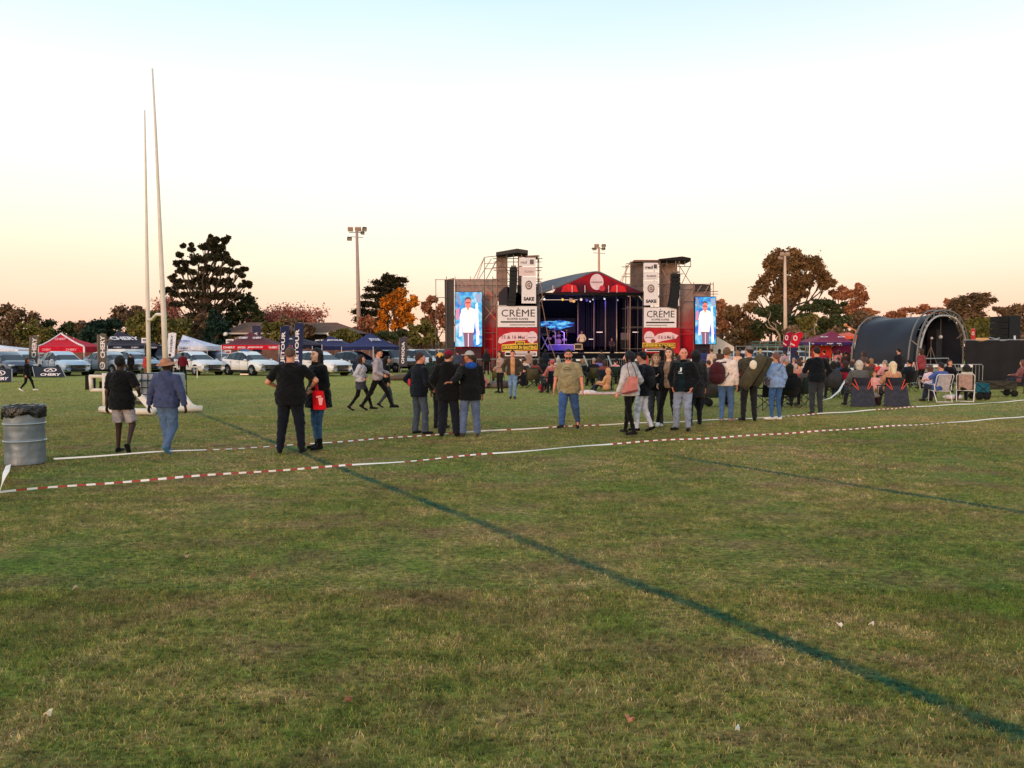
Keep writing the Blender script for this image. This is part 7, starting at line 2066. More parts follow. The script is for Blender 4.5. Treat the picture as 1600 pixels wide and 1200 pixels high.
man('man in navy jacket with hand on hip and red elbow patch', 655, 679, 552, -.75, ps=pose(fl=(-.14, .0, .07, .1), fr=(.14, .05, .07, -.2), hl=(-.17, .0, 1.02), el=(-1.2, -.5, -.2), hr=(.20, .22, .98), head=(-.45, 0, 0)), skin='pink',
    top=dict(c=(18, 24, 34), hem=.14, t=.034, collar=1), legs=dict(c=(70, 80, 94), t=.018, flare=.02), shoe=(30, 28, 30), hair=dict(c=(60, 38, 34), t=.012), extra=elbow_patch, **near())
man('person in maroon backwards cap and black hoodie seen from behind', 703, 682, 548, -.05, ps=pose(fl=(-.17, .0, .07, .3), fr=(.14, .0, .07, -.3), hl=(-.30, .12, 1.0), hr=(.26, .25, 1.05), head=(-.5, 0, .1), pelvis=(-.04, 0, .95)), skin='light',
    top=dict(c=(15, 15, 17), hem=.20, t=.045, hood=1), legs=dict(c=(24, 28, 38), t=.026, w=1.05, flare=.015), shoe=BLK, hair=dict(c=(60, 30, 28), t=.006), head=dict(kind='cap', c=(122, 20, 44)), bulk=1.18, **near())
man('person in yellow beanie mostly hidden behind the maroon cap', 688, 670, 553, -.3, ps=pose(head=(.3, -.1, 0)), fem=True, skin='light', top=dict(c=(30, 30, 34), hem=.12, t=.03), legs=dict(c=(40, 40, 46), t=.01), hair=dict(c=(26, 20, 20), style='bob'), head=dict(kind='beanie', c=(224, 160, 74)))
man('man in pale grey cap and black jacket with blue hood, arm round his friend', 735, 682, 550, .25, ps=pose(fl=(-.16, .0, .07, .2), fr=(.15, .0, .07, -.2), hl=(-.46, -.36, 1.14), el=(-.2, -1, -.6), hdl=(-1, -.05, .05), hr=(.27, .02, .86), head=(.85, 0, 0)), skin='tan',
    top=dict(c=(17, 18, 20), hem=.20, t=.036, name='jacket'), legs=dict(c=(88, 104, 136), t=.022, w=1.02, flare=.01), shoe=(60, 60, 64), hair=dict(c=(60, 46, 40), t=.006), head=dict(kind='cap', c=(170, 166, 164)), bulk=1.14,
    extra=lambda T, k, d: d['part']('hood', lambda X, Y, Z: d_ell(X, Y, Z, d['N'] - d['fr'][1] * .10 - d['fr'][2] * .01, (.125, .065, .075), d['fr']), d['N'] - .2, d['N'] + .2, cloth((30, 74, 160)), .015), **near())
man('man in open brown jacket and tan shirt walking towards the camera', 801, 623, 548, PI, ps=pose(fl=(-.07, .12, .07, .1), fr=(.07, -.1, .1, -.1, -.3), hl=(-.30, .10, .95), hr=(.30, .05, .95), el=(-1, -.6, 0), er=(1, -.6, 0)), skin='pink',
    top=dict(c=(66, 54, 46), hem=.10, t=.036, open=.075, inner=dict(c=(196, 142, 100), hem=.06, t=.020)), legs=dict(c=(112, 138, 172), t=.014), shoe=(24, 22, 26), hair=dict(c=(26, 18, 18)))
man('woman in beige top with dark trousers left of the brown jacket', 782, 614, 549, 2.2, ps=pose(hl=(-.1, .25, 1.1), hr=(.15, .2, 1.0)), fem=True, skin='light', top=dict(c=(170, 140, 128), hem=.1, t=.02), legs=dict(c=(30, 28, 32), t=.01), hair=dict(c=HB, style='bob'), h=.026)
def hexprint(T, k, d):
    m = MB(); C = (d['C'] + d['fr'][2] * .07) * k; rr = .075
    pts = lambda q: [Vector((C[0] + q * math.cos(a_) * 1.25, C[1] + .20 * k + (0), C[2] + q * math.sin(a_) * .8)) for a_ in [PI * i / 3 for i in range(6)]]
    a, b = pts(rr), pts(rr * .86)
    m.add(a + b, [(i, (i + 1) % 6, 6 + (i + 1) % 6, 6 + i) for i in range(6)])
    m.box((C[0], C[1] + .2 * k, C[2]), (.10, .004, .018)); m.build('shirt_print', mat('print_brown', (74, 66, 48), .8), T)
    m = MB(); q = [d['P_'](s * .034, .104, .010) * k for s in (-1, 1)]
    for e in q: m.box(tuple(e), (.042 * k, .006, .022 * k))
    m.tube([Vector(q[0]), Vector(q[1])], .003, 4); m.build('glasses', mat('glasses_dark', (60, 30, 34), .2), T)
man('heavy man in khaki tee, glasses and jeans walking this way', 888, 671, 547, PI - .22, ps=pose(fl=(-.16, -.34, .17, .15, -.7), fr=(.10, .34, .07, -.3), hl=(-.33, .06, .84), hr=(.33, -.02, .84), el=(-1, -.8, 0), er=(1, -.8, 0), beard=1, head=(.12, 0, 0)), skin='pink',
    top=dict(c=(150, 137, 104), sleeve=.86, hem=.15, t=.030), legs=dict(c=(60, 88, 138), t=.022, w=1.08), shoe=(24, 24, 30), hair=dict(c=(26, 20, 22), t=.010), bulk=1.30, extra=hexprint, **near())
g = G(888, 671)
for lab, px, py, c, nm in (('white wristwatch on the khaki-shirted man', 868.5, 606, (230, 210, 206), 'wristwatch'), ('black wristwatch on the khaki-shirted man', 915, 610, (20, 20, 24), 'wristwatch')):
    pass
man('woman in pale grey hoodie and black leggings with a pink bag', 984, 680, 550, .75, ps=pose(fl=(-.14, -.22, .09, .2, -.1), fr=(.10, .20, .07, -.3), hl=(-.26, .12, .90), hr=(.24, .12, .98), head=(-.2, 0, 0)), fem=True, skin='light',
    top=dict(c=(190, 184, 186), hem=.12, t=.034, hood=1), legs=dict(c=(14, 14, 17), t=.004), shoe=(24, 20, 22), hair=dict(c=(18, 18, 26), style='bob', t=.018), **near())
g = G(984, 680)
t = thing('shoulder_bag', 'dusty pink shoulder bag on the woman in the grey hoodie', 'bag', (g.x + .05, g.y - .28, P(985, 612, g.y).z))
m = MB(); yy = g.y - .34; m.prism([P(983, 588, yy), P(997, 589, yy), P(996.5, 608, yy), P(972.5, 614, yy), P(973, 610, yy)], (0, .12, 0)); m.build('bag_body', cloth((196, 124, 118)), t, True)
m = MB(); m.prism([P(972.5, 614, yy - .01), P(996.5, 608.5, yy - .01), P(996.5, 612, yy - .01), P(974, 616.5, yy - .01)], (0, .13, 0)); m.build('bag_base', cloth((120, 62, 60)), t, True)
m = MB(); m.tube([P(984, 589, yy), P(980, 572, yy + .03), P(983, 562, yy + .12)], .009, 5); m.tube([P(995, 590, yy), P(992, 578, yy + .05), P(984, 562, yy + .12)], .009, 5); m.build('strap', cloth((92, 70, 74)), t, True)
o = man('person in black cap, dark jacket and white jeans beside the grey hoodie', 1004, 674, 551, 1.1, ps=pose(fl=(-.1, .10, .07, .1), fr=(.1, -.18, .11, -.1, -.4), hl=(-.2, .2, 1.0), hr=(.2, .1, .95)), skin='pink',
    top=dict(c=(20, 24, 34), hem=.16, t=.036), legs=dict(c=(196, 200, 214), t=.014), shoe=BLK, hair=dict(c=HD, t=.014), head=dict(kind='cap', c=(20, 20, 24)), **near())
t = thing('backpack', 'black backpack on the person in white jeans', 'backpack', (G(1012, 674).x, G(1012, 674).y, .95))
m = MB(); m.ball((0, -.05, .22), (.15, .13, .25), 14, 10); m.build('pack_body', cloth((18, 20, 26)), t)
m = MB(); m.ball((.02, -.15, .12), (.11, .07, .13), 12, 8); m.build('front_pocket', cloth((24, 26, 32)), t)
man('girl with long fair hair and black jacket looking this way', 1024, 666, 554, PI - .1, ps=pose(hl=(-.20, .10, .95), hr=(.06, .24, 1.22), er=(.8, -.3, -.5)), fem=True, skin='pale', top=dict(c=(22, 22, 24), hem=.08, t=.028), legs=dict(c=(66, 66, 74), t=.018, flare=.02), shoe=(216, 210, 210), hair=dict(c=(150, 106, 74), style='verylong', t=.014), **near())
man('smiling woman in camouflage top and open black jacket', 1045, 668, 544, 2.55, ps=pose(fl=(-.12, -.12, .10, .1, -.3), fr=(.16, .26, .07, .3), hl=(-.2, .16, 1.0), hr=(.22, .1, .95), head=(.2, 0, 0)), fem=True, skin='pale',
    top=dict(c=(22, 22, 26), hem=.06, t=.034, open=.07, inner=dict(c=mat('camouflage', (104, 84, 68), .9, 0, .2, 16, rgb2=(156, 130, 112)), hem=.08, t=.02)), legs=dict(c=(14, 14, 16), t=.006), shoe=(230, 226, 224), hair=dict(c=(70, 48, 40), style='long', t=.010), **near())
def jprint(T, k, d):
    m = MB(); C = (d['C'] + d['fr'][2] * .03) * k; y = C[1] + .168 * k
    m.text('J', (C[0] + .05, y, C[2] - .02), (-1, 0, 0), (0, 0, 1), .07, .09, 0, .03); m.box((C[0] + .015, y, C[2] - .05), (.09, .004, .012)); m.build('shirt_print', mat('print_white', (226, 230, 230), .8), T)
man('bald man in quilted black jacket with hands in his jeans pockets', 1067, 673, 545, 2.62, ps=pose(fl=(-.13, .04, .07, .2), fr=(.15, .0, .07, -.3), hl=(-.21, .06, .92), hr=(.21, .06, .92), el=(-1, -.8, 0), er=(1, -.8, 0), head=(.45, 0, 0)), skin='pink',
    top=dict(c=(16, 20, 26), hem=.12, t=.038, puff=1, open=.062, collar=1, inner=dict(c=(14, 34, 40), hem=.11, t=.022)), legs=dict(c=(136, 148, 172), t=.022, w=1.04), shoe=(14, 14, 16), bulk=1.08, extra=jprint, **near())
man('person with black hair in dark coat behind the bald man', 1086, 664, 549, .1, ps=pose(), skin='light', top=dict(c=(44, 40, 42), hem=.30, t=.04, hemw=1.1), legs=dict(c=(22, 26, 36), t=.016), shoe=(30, 30, 34), hair=dict(c=HD, style='bob', t=.02))
man('person in white top and jeans with maroon backpack', 1134, 659, 544, -.40, ps=pose(fl=(-.10, .0, .07, .1), fr=(.10, .08, .07, -.5), hl=(-.22, .1, 1.0), hr=(.25, .02, .86)), skin='pink',
    top=dict(c=(232, 214, 204), hem=.10, t=.026), legs=dict(c=(78, 108, 152), t=.014), shoe=(150, 130, 118), hair=dict(c=(104, 80, 60), t=.014), **near())
g = G(1134, 659)
t = thing('backpack', 'maroon backpack hanging on the left shoulder of the white top', 'backpack', (g.x - .24, g.y - .17, .93))
m = MB()
m.ball((-.04, -.04, .26), (.20, .13, .27), 16, 12); m.ball((-.05, -.06, .14), (.20, .14, .16), 14, 10); m.build('pack_body', cloth((74, 32, 38)), t)
m = MB(); m.ball((-.04, -.13, .14), (.15, .06, .12), 12, 8); m.build('front_pocket', cloth((98, 38, 44)), t)
m = MB(); m.tube([(.02, -.02, .50), (.18, .05, .52), (.28, .2, .44)], .016, 5); m.tube([(.12, -.06, .10), (.24, .0, .22), (.28, .12, .36)], .012, 5); m.build('strap', cloth((60, 26, 32)), t)
man('man in grey cap and dark jeans carrying a long olive bag', 1170, 658, 542, -.15, ps=pose(fl=(-.13, .0, .07, .5), fr=(.13, .0, .07, -.1), hl=(-.26, .1, 1.05), hr=(.20, .2, 1.1), head=(.7, 0, 0)), skin='light', top=dict(c=(70, 66, 54), hem=.12, t=.034), legs=dict(c=(34, 36, 42), t=.018), shoe=(22, 20, 22), hair=dict(c=(50, 40, 36)), head=dict(kind='cap', c=(112, 106, 106), back=True), **near())
g = G(1170, 658)
t = thing('chair_bag', 'long olive chair bag slung across the back of the man in the grey cap', 'bag', (g.x, g.y - .35, .8))
yy = g.y - .45
m = MB(); m.tube([P(1160, 606, yy), P(1166, 597, yy), P(1178, 578, yy), P(1188, 562, yy + .05), P(1192, 556, yy + .05)], [.12, .15, .16, .15, .11], 12); m.build('bag_body', cloth((76, 70, 52)), t, True)
m = MB(); m.tube([P(1180, 603, yy + .1), P(1188, 588, yy + .1), P(1200, 564, yy + .1), P(1203, 559, yy + .1)], [.09, .10, .10, .09], 10); m.build('bag_tube', cloth((62, 60, 48)), t, True)
m = MB(); m.ball(P(1177, 570, yy - .18), (.09, .03, .11), 10, 7); m.build('white_badge', mat('badge_cream', (226, 216, 196), .8, 0, .2, 20), t, True)
man('woman in light blue denim shirt and jeans with white shoes', 1212, 656, 552, .30, ps=pose(fl=(-.12, .0, .07, .9), fr=(.11, .0, .07, .5), hl=(-.20, .16, .98), hr=(.24, .06, .9), head=(.2, .05, 0)), fem=True, skin='light', top=dict(c=(132, 158, 200), hem=.10, t=.032), legs=dict(c=(60, 96, 148), t=.008), shoe=(232, 226, 220), hair=dict(c=(116, 76, 62), style='pony', t=.012), bulk=1.05, **near())
g = G(1200, 656)
t = thing('shoulder_bag', 'small dark shoulder bag on the woman in denim', 'bag', (g.x + .02, g.y - .05, .86))
m = MB(); m.box((0, 0, .10), (.24, .10, .20), .3); m.build('bag_body', cloth((88, 78, 92)), t)
m = MB(); m.tube([(.08, 0, .2), (.24, -.16, .52), (.32, -.1, .66)], .008, 5); m.build('strap', cloth((88, 78, 92)), t)
man('man in black jumper and charcoal jeans standing alone by the tape', 1275, 648, 543, -.05, ps=pose(fl=(-.10, .0, .07, .1), fr=(.11, .0, .07, -.1), hl=(-.20, .30, 1.22), el=(-.5, -.4, -1), hr=(.25, .12, .98), er=(.6, -.8, 0), head=(.12, 0, 0)), skin='light', top=dict(c=(15, 18, 26), hem=.10, t=.030), legs=dict(c=(50, 54, 62), t=.020), shoe=(70, 44, 34), hair=dict(c=(34, 22, 20), t=.010), bulk=1.12, **near())
t = thing('drink_cup', 'pale cup held up by the man in the black jumper', 'cup', P(1257, 574, G(1275, 648).y + .25))
m = MB(); m.lathe([(.035, -.02), (.045, .11)], n=12); m.build('cup_wall', mat('cup_pale', (226, 206, 190), .5), t)
# distant walkers on the left
man('woman in black with white shoes walking across the left of the field', 43, 611, 559, -PI / 2 + .2, ps=stride(.30), fem=True, skin='tan', top=dict(c=(18, 18, 22), hem=.18, t=.03), legs=dict(c=(18, 18, 22), t=.006), shoe=(226, 222, 220), hair=dict(c=(40, 24, 24), style='long'), h=.025)
man('man in black standing by the silver car behind the goal', 205, 588, 553, .9, skin='tan', top=dict(c=(18, 18, 22), hem=.1, t=.03), legs=dict(c=(22, 22, 26), t=.02), hair=dict(c=(60, 44, 36)), h=.03)
man('man in maroon jumper standing by the white trestle table', 286, 593, 551, .1, ps=pose(hl=(-.3, .1, .9), hr=(.3, .1, .9)), skin='dark', top=dict(c=(96, 20, 36), hem=.1, t=.035), legs=dict(c=(16, 16, 20), t=.02), hair=dict(c=(20, 16, 16)), h=.03)
man('dark haired man behind the right goal post', 266, 592, 553, .4, skin='light', top=dict(c=(70, 74, 90), hem=.1, t=.02), legs=dict(c=(30, 34, 44), t=.02), hair=dict(c=(34, 28, 28)), h=.03)
man('person in red and tan clothes behind the left goal post', 229, 594, 553, -.4, skin='tan', top=dict(c=(176, 60, 56), hem=.1, t=.03), legs=dict(c=(120, 90, 70), t=.02), hair=dict(c=(40, 30, 28)), h=.03)
# singer and band
a = P(909, 551, YS + 2.4)
person('singer in cream shirt and dark trousers on the big stage', (a.x, a.y, zdeck + .02), PI - .3, 1.8, ps=pose(fl=(-.14, 0, .07, .2), fr=(.14, 0, .07, -.2), hl=(-.30, .1, .95), hr=(.36, .12, .95)), skin='tan', top=dict(c=(236, 206, 180), hem=.12, t=.03), legs=dict(c=(24, 22, 30), t=.015), hair=dict(c=(30, 22, 22)), h=.035)
a = P(956, 549, YS + 5.5)
person('musician in dark clothes seated in the gloom of the big stage', (a.x, a.y, zdeck + .02), PI, 1.75, ps=seated(), skin='tan', top=dict(c=(70, 56, 56), hem=.1, t=.03), legs=dict(c=(30, 28, 34), t=.015), hair=dict(c=(30, 22, 22)), h=.04)
a = P(873, 549, YS + 6)
person('drummer half hidden behind the drum kit', (a.x, a.y, P(877, 539, YS + 5).z), PI, 1.75, ps=seated(hl=(-.3, .35, .85), hr=(.3, .35, .85)), skin='tan', top=dict(c=(50, 46, 66), hem=.1, t=.03), legs=dict(c=(30, 28, 34), t=.015), hair=dict(c=(30, 22, 22)), h=.04)

# ================================================================== CAMP CHAIRS AND SEATED PEOPLE
def camp_chair(label, loc, rz, c, group='folding camp chairs on the grass', flap=None, low=0.0):
    t = thing('camp_chair', label, 'chair', loc, rz, group)
    w, sz, bz = .27, .42 - low, .90 - low
    M_ = cloth(c)
    m = MB(); m.add([(-w, .22, sz), (0, .24, sz - .03), (w, .22, sz), (-w, 0, sz - .04), (0, 0, sz - .07), (w, 0, sz - .04), (-w, -.20, sz + .01), (0, -.21, sz - .02), (w, -.20, sz + .01)], [(0, 1, 4, 3), (1, 2, 5, 4), (3, 4, 7, 6), (4, 5, 8, 7)], 0, True)
    o = m.build('seat', M_, t); o.modifiers.new('thick', 'SOLIDIFY').thickness = .015
    m = MB(); m.add([(-w, -.20, sz), (0, -.25, sz), (w, -.20, sz), (-w - .02, -.27, (sz + bz) / 2), (0, -.33, (sz + bz) / 2), (w + .02, -.27, (sz + bz) / 2), (-w - .01, -.33, bz), (0, -.36, bz - .02), (w + .01, -.33, bz)], [(0, 1, 4, 3), (1, 2, 5, 4), (3, 4, 7, 6), (4, 5, 8, 7)], 0, True)
    o = m.build('backrest', M_, t); o.modifiers.new('thick', 'SOLIDIFY').thickness = .015
    fm = mat('chair_frame_dark', (34, 34, 38), .4, .4)
    for (a, b) in (((-w, .24, 0), (w, .20, sz)), ((w, .24, 0), (-w, .20, sz)), ((-w, -.24, 0), (w, -.20, sz)), ((w, -.24, 0), (-w, -.20, sz))):
        m = MB(); m.tube([a, b], .011, 5); m.build('leg', fm, t)
    for s in (-1, 1):
        m = MB(); m.tube([(s * (w + .02), -.28, 0), (s * (w + .02), -.27, sz), (s * (w + .01), -.33, bz)], .011, 5); m.build('back_post', fm, t)
        m = MB(); m.tube([(s * (w + .03), -.28, sz + .22), (s * (w + .05), .22, sz + .20)], [.022, .022], 5); m.build('armrest', M_, t)
        m = MB(); m.tube([(s * (w + .04), .22, sz + .20), (s * (w + .02), .24, 0)], .010, 5); m.build('arm_post', fm, t)
    if flap:
        m = MB(); m.add([(-w - .05, -.36, sz + .22), (w + .05, -.36, sz + .22), (-w - .12, -.44, .02), (-.05, -.50, .0), (w + .12, -.44, .02), (0, -.42, sz + .05)], [(0, 5, 3, 2), (5, 1, 4, 3), (0, 1, 5)], 0)
        o = m.build('rear_flap', cloth(flap), t); o.modifiers.new('thick', 'SOLIDIFY').thickness = .02
        for s in (-1, 1):
            m = MB(); m.tube([(s * (w - .02), -.40, sz + .42), (s * .13, -.43, sz + .12)], .012, 4); m.tube([(s * (w + .05), -.38, sz + .30), (s * .15, -.44, sz + .10)], .012, 4); m.build('strap', mat('strap_orange', (226, 84, 48), .6), t)
    return t
def sit(label, px, fy, rz, top, hair, chair=None, clabel=None, skin='light', fem=False, h=.03, ht=1.72, head=None, legs_=(44, 50, 66), low=0.0, flap=None, bulk=1.0, ps=None, sl=1.0, chx=0):
    g = G(px, fy) if fy > 400 else Vector((P(px, 560, fy).x, fy, 0))
    if chair:
        camp_chair(clabel, (g.x, g.y, 0), rz, chair, low=low, flap=flap)
    lift = max(0, .47 - low) if chair else .12
    p_ = ps or seated(pelvis=(0, -.06, lift + .06), hl=(-.20, .22, lift + .26), hr=(.20, .22, lift + .26), fl=(-.15, .42 if lift > .3 else .6, .07, .1), fr=(.15, .44 if lift > .3 else .55, .07, -.1))
    return person(label, (g.x, g.y, 0), rz, ht, ps=p_, skin=skin, top=dict(c=top, hem=.1, t=.028, sleeve=sl), legs=dict(c=legs_, t=.015), shoe=(40, 38, 42), hair=hair, head=head, fem=fem, h=h, bulk=bulk)
sh_, lh, bb = (lambda c: dict(c=c)), (lambda c: dict(c=c, style='long', t=.016)), (lambda c: dict(c=c, style='bob', t=.014))
sit('white haired man in grey gilet seated before the arched booth', 1338, 634, .0, (92, 92, 92), bb((200, 184, 172)), (44, 44, 54), 'dark camp chair with orange straps under the man in the grey gilet', skin='light', h=.018, flap=(58, 60, 72), bulk=1.25, ht=1.85)
sit('blonde woman in tan top seated before the arched booth', 1391, 634, -.05, (196, 142, 112), lh((226, 206, 172)), (44, 44, 54), 'dark camp chair with orange straps under the blonde woman in tan', fem=True, h=.018, flap=(58, 60, 72), bulk=1.15, ht=1.80)
sit('child in pink top kneeling between the two orange strapped chairs', 1366, 624, PI - .3, (232, 164, 156), sh_((180, 96, 60)), skin='light', h=.022, ht=1.3, legs_=(206, 150, 120), ps=seated(pelvis=(0, 0, .5)))
# two white framed garden chairs
def garden_chair(label, loc, rz, c):
    t = thing('garden_chair', label, 'chair', loc, rz, 'white framed garden chairs')
    fm = mat('frame_white', (232, 226, 226), .4)
    for s in (-1, 1):
        m = MB(); m.tube([(s * .27, .26, 0), (s * .27, .22, .58), (s * .27, -.16, .60), (s * .26, -.22, .40)], .014, 6); m.build('side_frame', fm, t)
        m = MB(); m.tube([(s * .24, -.34, 0), (s * .26, -.12, .36), (s * .26, .24, .40)], .014, 6); m.build('leg', fm, t)
        m = MB(); m.tube([(s * .25, -.10, .36), (s * .26, -.36, .88), (s * .22, -.39, .93)], .014, 6); m.build('back_post', fm, t)
    m = MB(); m.tube([(-.22, -.39, .93), (.22, -.39, .93)], .014, 6); m.build('top_rail', fm, t)
    m = MB(); m.tube([(-.24, -.34, .02), (.24, -.34, .02)], .014, 6); m.tube([(-.25, -.12, .37), (.25, -.12, .37)], .014, 6); m.build('cross_bar', fm, t)
    m = MB(); m.add([(-.20, -.13, .40), (.20, -.13, .40), (.20, -.37, .90), (-.20, -.37, .90)], [(0, 1, 2, 3)]); o = m.build('backrest', cloth(c), t); o.modifiers.new('thick', 'SOLIDIFY').thickness = .02
    m = MB(); m.add([(-.24, -.12, .38), (.24, -.12, .38), (.24, .24, .41), (-.24, .24, .41)], [(0, 1, 2, 3)]); o = m.build('seat', cloth(c), t); o.modifiers.new('thick', 'SOLIDIFY').thickness = .02
    return t
g = G(1469, 628); garden_chair('white framed garden chair with a pale grey back', (g.x, g.y, 0), -.12, (186, 180, 192))
person('man in blue polo sitting on the pale grey garden chair', (g.x - .04, g.y, 0), .25, 1.8, ps=seated(hl=(-.3, .36, .70), hr=(.16, .3, .62)), skin='light', top=dict(c=(66, 92, 156), sleeve=.85, hem=.1, t=.03), legs=dict(c=(40, 46, 66), t=.02), hair=dict(c=(44, 34, 34)), bulk=1.2, h=.018)
g = G(1452, 622); person('person in pale pink top leaning in left of the blue polo', (g.x, g.y, 0), -.6, 1.6, ps=seated(pelvis=(0, -.1, .5), lean=(.35, 0, 0)), fem=True, skin='light', top=dict(c=(226, 196, 206), hem=.1, t=.02), legs=dict(c=(40, 46, 66), t=.02), hair=bb((90, 56, 44)), h=.022)
g = G(1508, 627); garden_chair('white framed garden chair with a pinkish back', (g.x, g.y, 0), -.55, (190, 160, 156))
person('person in dark green jacket with pale fur hood on the pinkish garden chair', (g.x, g.y, 0), -.3, 1.7, ps=seated(), fem=True, skin='light', top=dict(c=(40, 42, 34), hem=.1, t=.04), legs=dict(c=(30, 30, 36), t=.02), hair=dict(c=(30, 26, 28), style='bob', t=.02), h=.02,
       extra=lambda T, k, d: d['part']('fur_trim', lambda X, Y, Z: d_cone(X, Y, Z, d['N'] - d['fr'][0] * .14 - d['fr'][1] * .07, d['N'] + d['fr'][0] * .14 - d['fr'][1] * .07, .045, .045) + .006 * np.sin(90 * X) * np.sin(80 * Z), d['N'] - .25, d['N'] + .25, cloth((190, 180, 156)), .015))
g = G(1484, 612); person('young woman in black facing this way behind the blue polo', (g.x, g.y, 0), PI - .1, 1.7, ps=seated(pelvis=(0, 0, .55)), fem=True, skin='light', top=dict(c=(16, 16, 24), hem=.1, t=.035), legs=dict(c=(24, 24, 30), t=.02), hair=dict(c=(70, 40, 30), style='bob', t=.012), h=.02)
BK, GR, OL, RD, GN = (20, 22, 26), (62, 62, 68), (78, 72, 52), (150, 24, 38), (34, 52, 46)
for i_, (px, Y, tp, hc, lab) in enumerate((
    (715, 50, (60, 70, 90), HD, 'person in steel blue standing far off left of the grey cap'), (760, 52, (30, 30, 34), HB, 'person in black standing far off under the left screen'),
    (826, 50, (150, 120, 110), HB, 'person in fawn standing at the barrier left of the stage steps'), (852, 53, (24, 30, 46), HD, 'person in navy standing at the barrier below the drums'),
    (940, 53, (40, 40, 46), HD, 'person in charcoal standing at the barrier below the singer'), (1008, 48, (206, 90, 70), HB, 'person in orange red behind the black cap'),
    (1064, 46, (70, 50, 60), HB, 'person in plum behind the bald head'), (1100, 48, (50, 54, 110), HD, 'person in royal blue below the right screen'),
    (1112, 44, (204, 176, 160), HB, 'person in cream left of the maroon backpack, further off'), (1124, 50, (80, 60, 50), HD, 'person in brown before the white tent'),
    (1156, 47, (44, 44, 50), HB, 'person in dark grey before the far fence left of the grey cap'), (1188, 50, (120, 130, 140), HL, 'fair person in pale grey before the far cars'),
    (1226, 45, (176, 140, 150), HB, 'person in lilac below the left feather flag'), (1244, 48, (40, 50, 80), HB, 'person in dark blue below the right feather flag'),
    (1288, 43, (150, 40, 60), HD, 'person in crimson left of the gazebo pole'), (1310, 42, (200, 120, 120), HB, 'person in rose right of the gazebo pole'),
    (1322, 41, (60, 44, 44), HD, 'person in dark brown under the purple gazebo edge'), (1350, 37, (90, 70, 66), HB, 'person in taupe behind the left end of the booth barrier'),
    (1405, 35, (30, 30, 36), HD, 'person in black standing behind the blonde woman'), (1440, 34, (140, 60, 66), HB, 'person in brick behind the trestle'))):
    person(lab, (P(px, 560, Y).x, Y, 0), random.uniform(-.5, .5), random.uniform(1.6, 1.8), skin=['light', 'tan', 'pink'][i_ % 3], top=dict(c=tp, hem=.1, t=.03), legs=dict(c=[(40, 46, 60), (24, 24, 28), (84, 96, 120)][i_ % 3], t=.015), hair=dict(c=hc, style=['short', 'bob'][i_ % 2]), h=.036, fem=bool(i_ % 2))
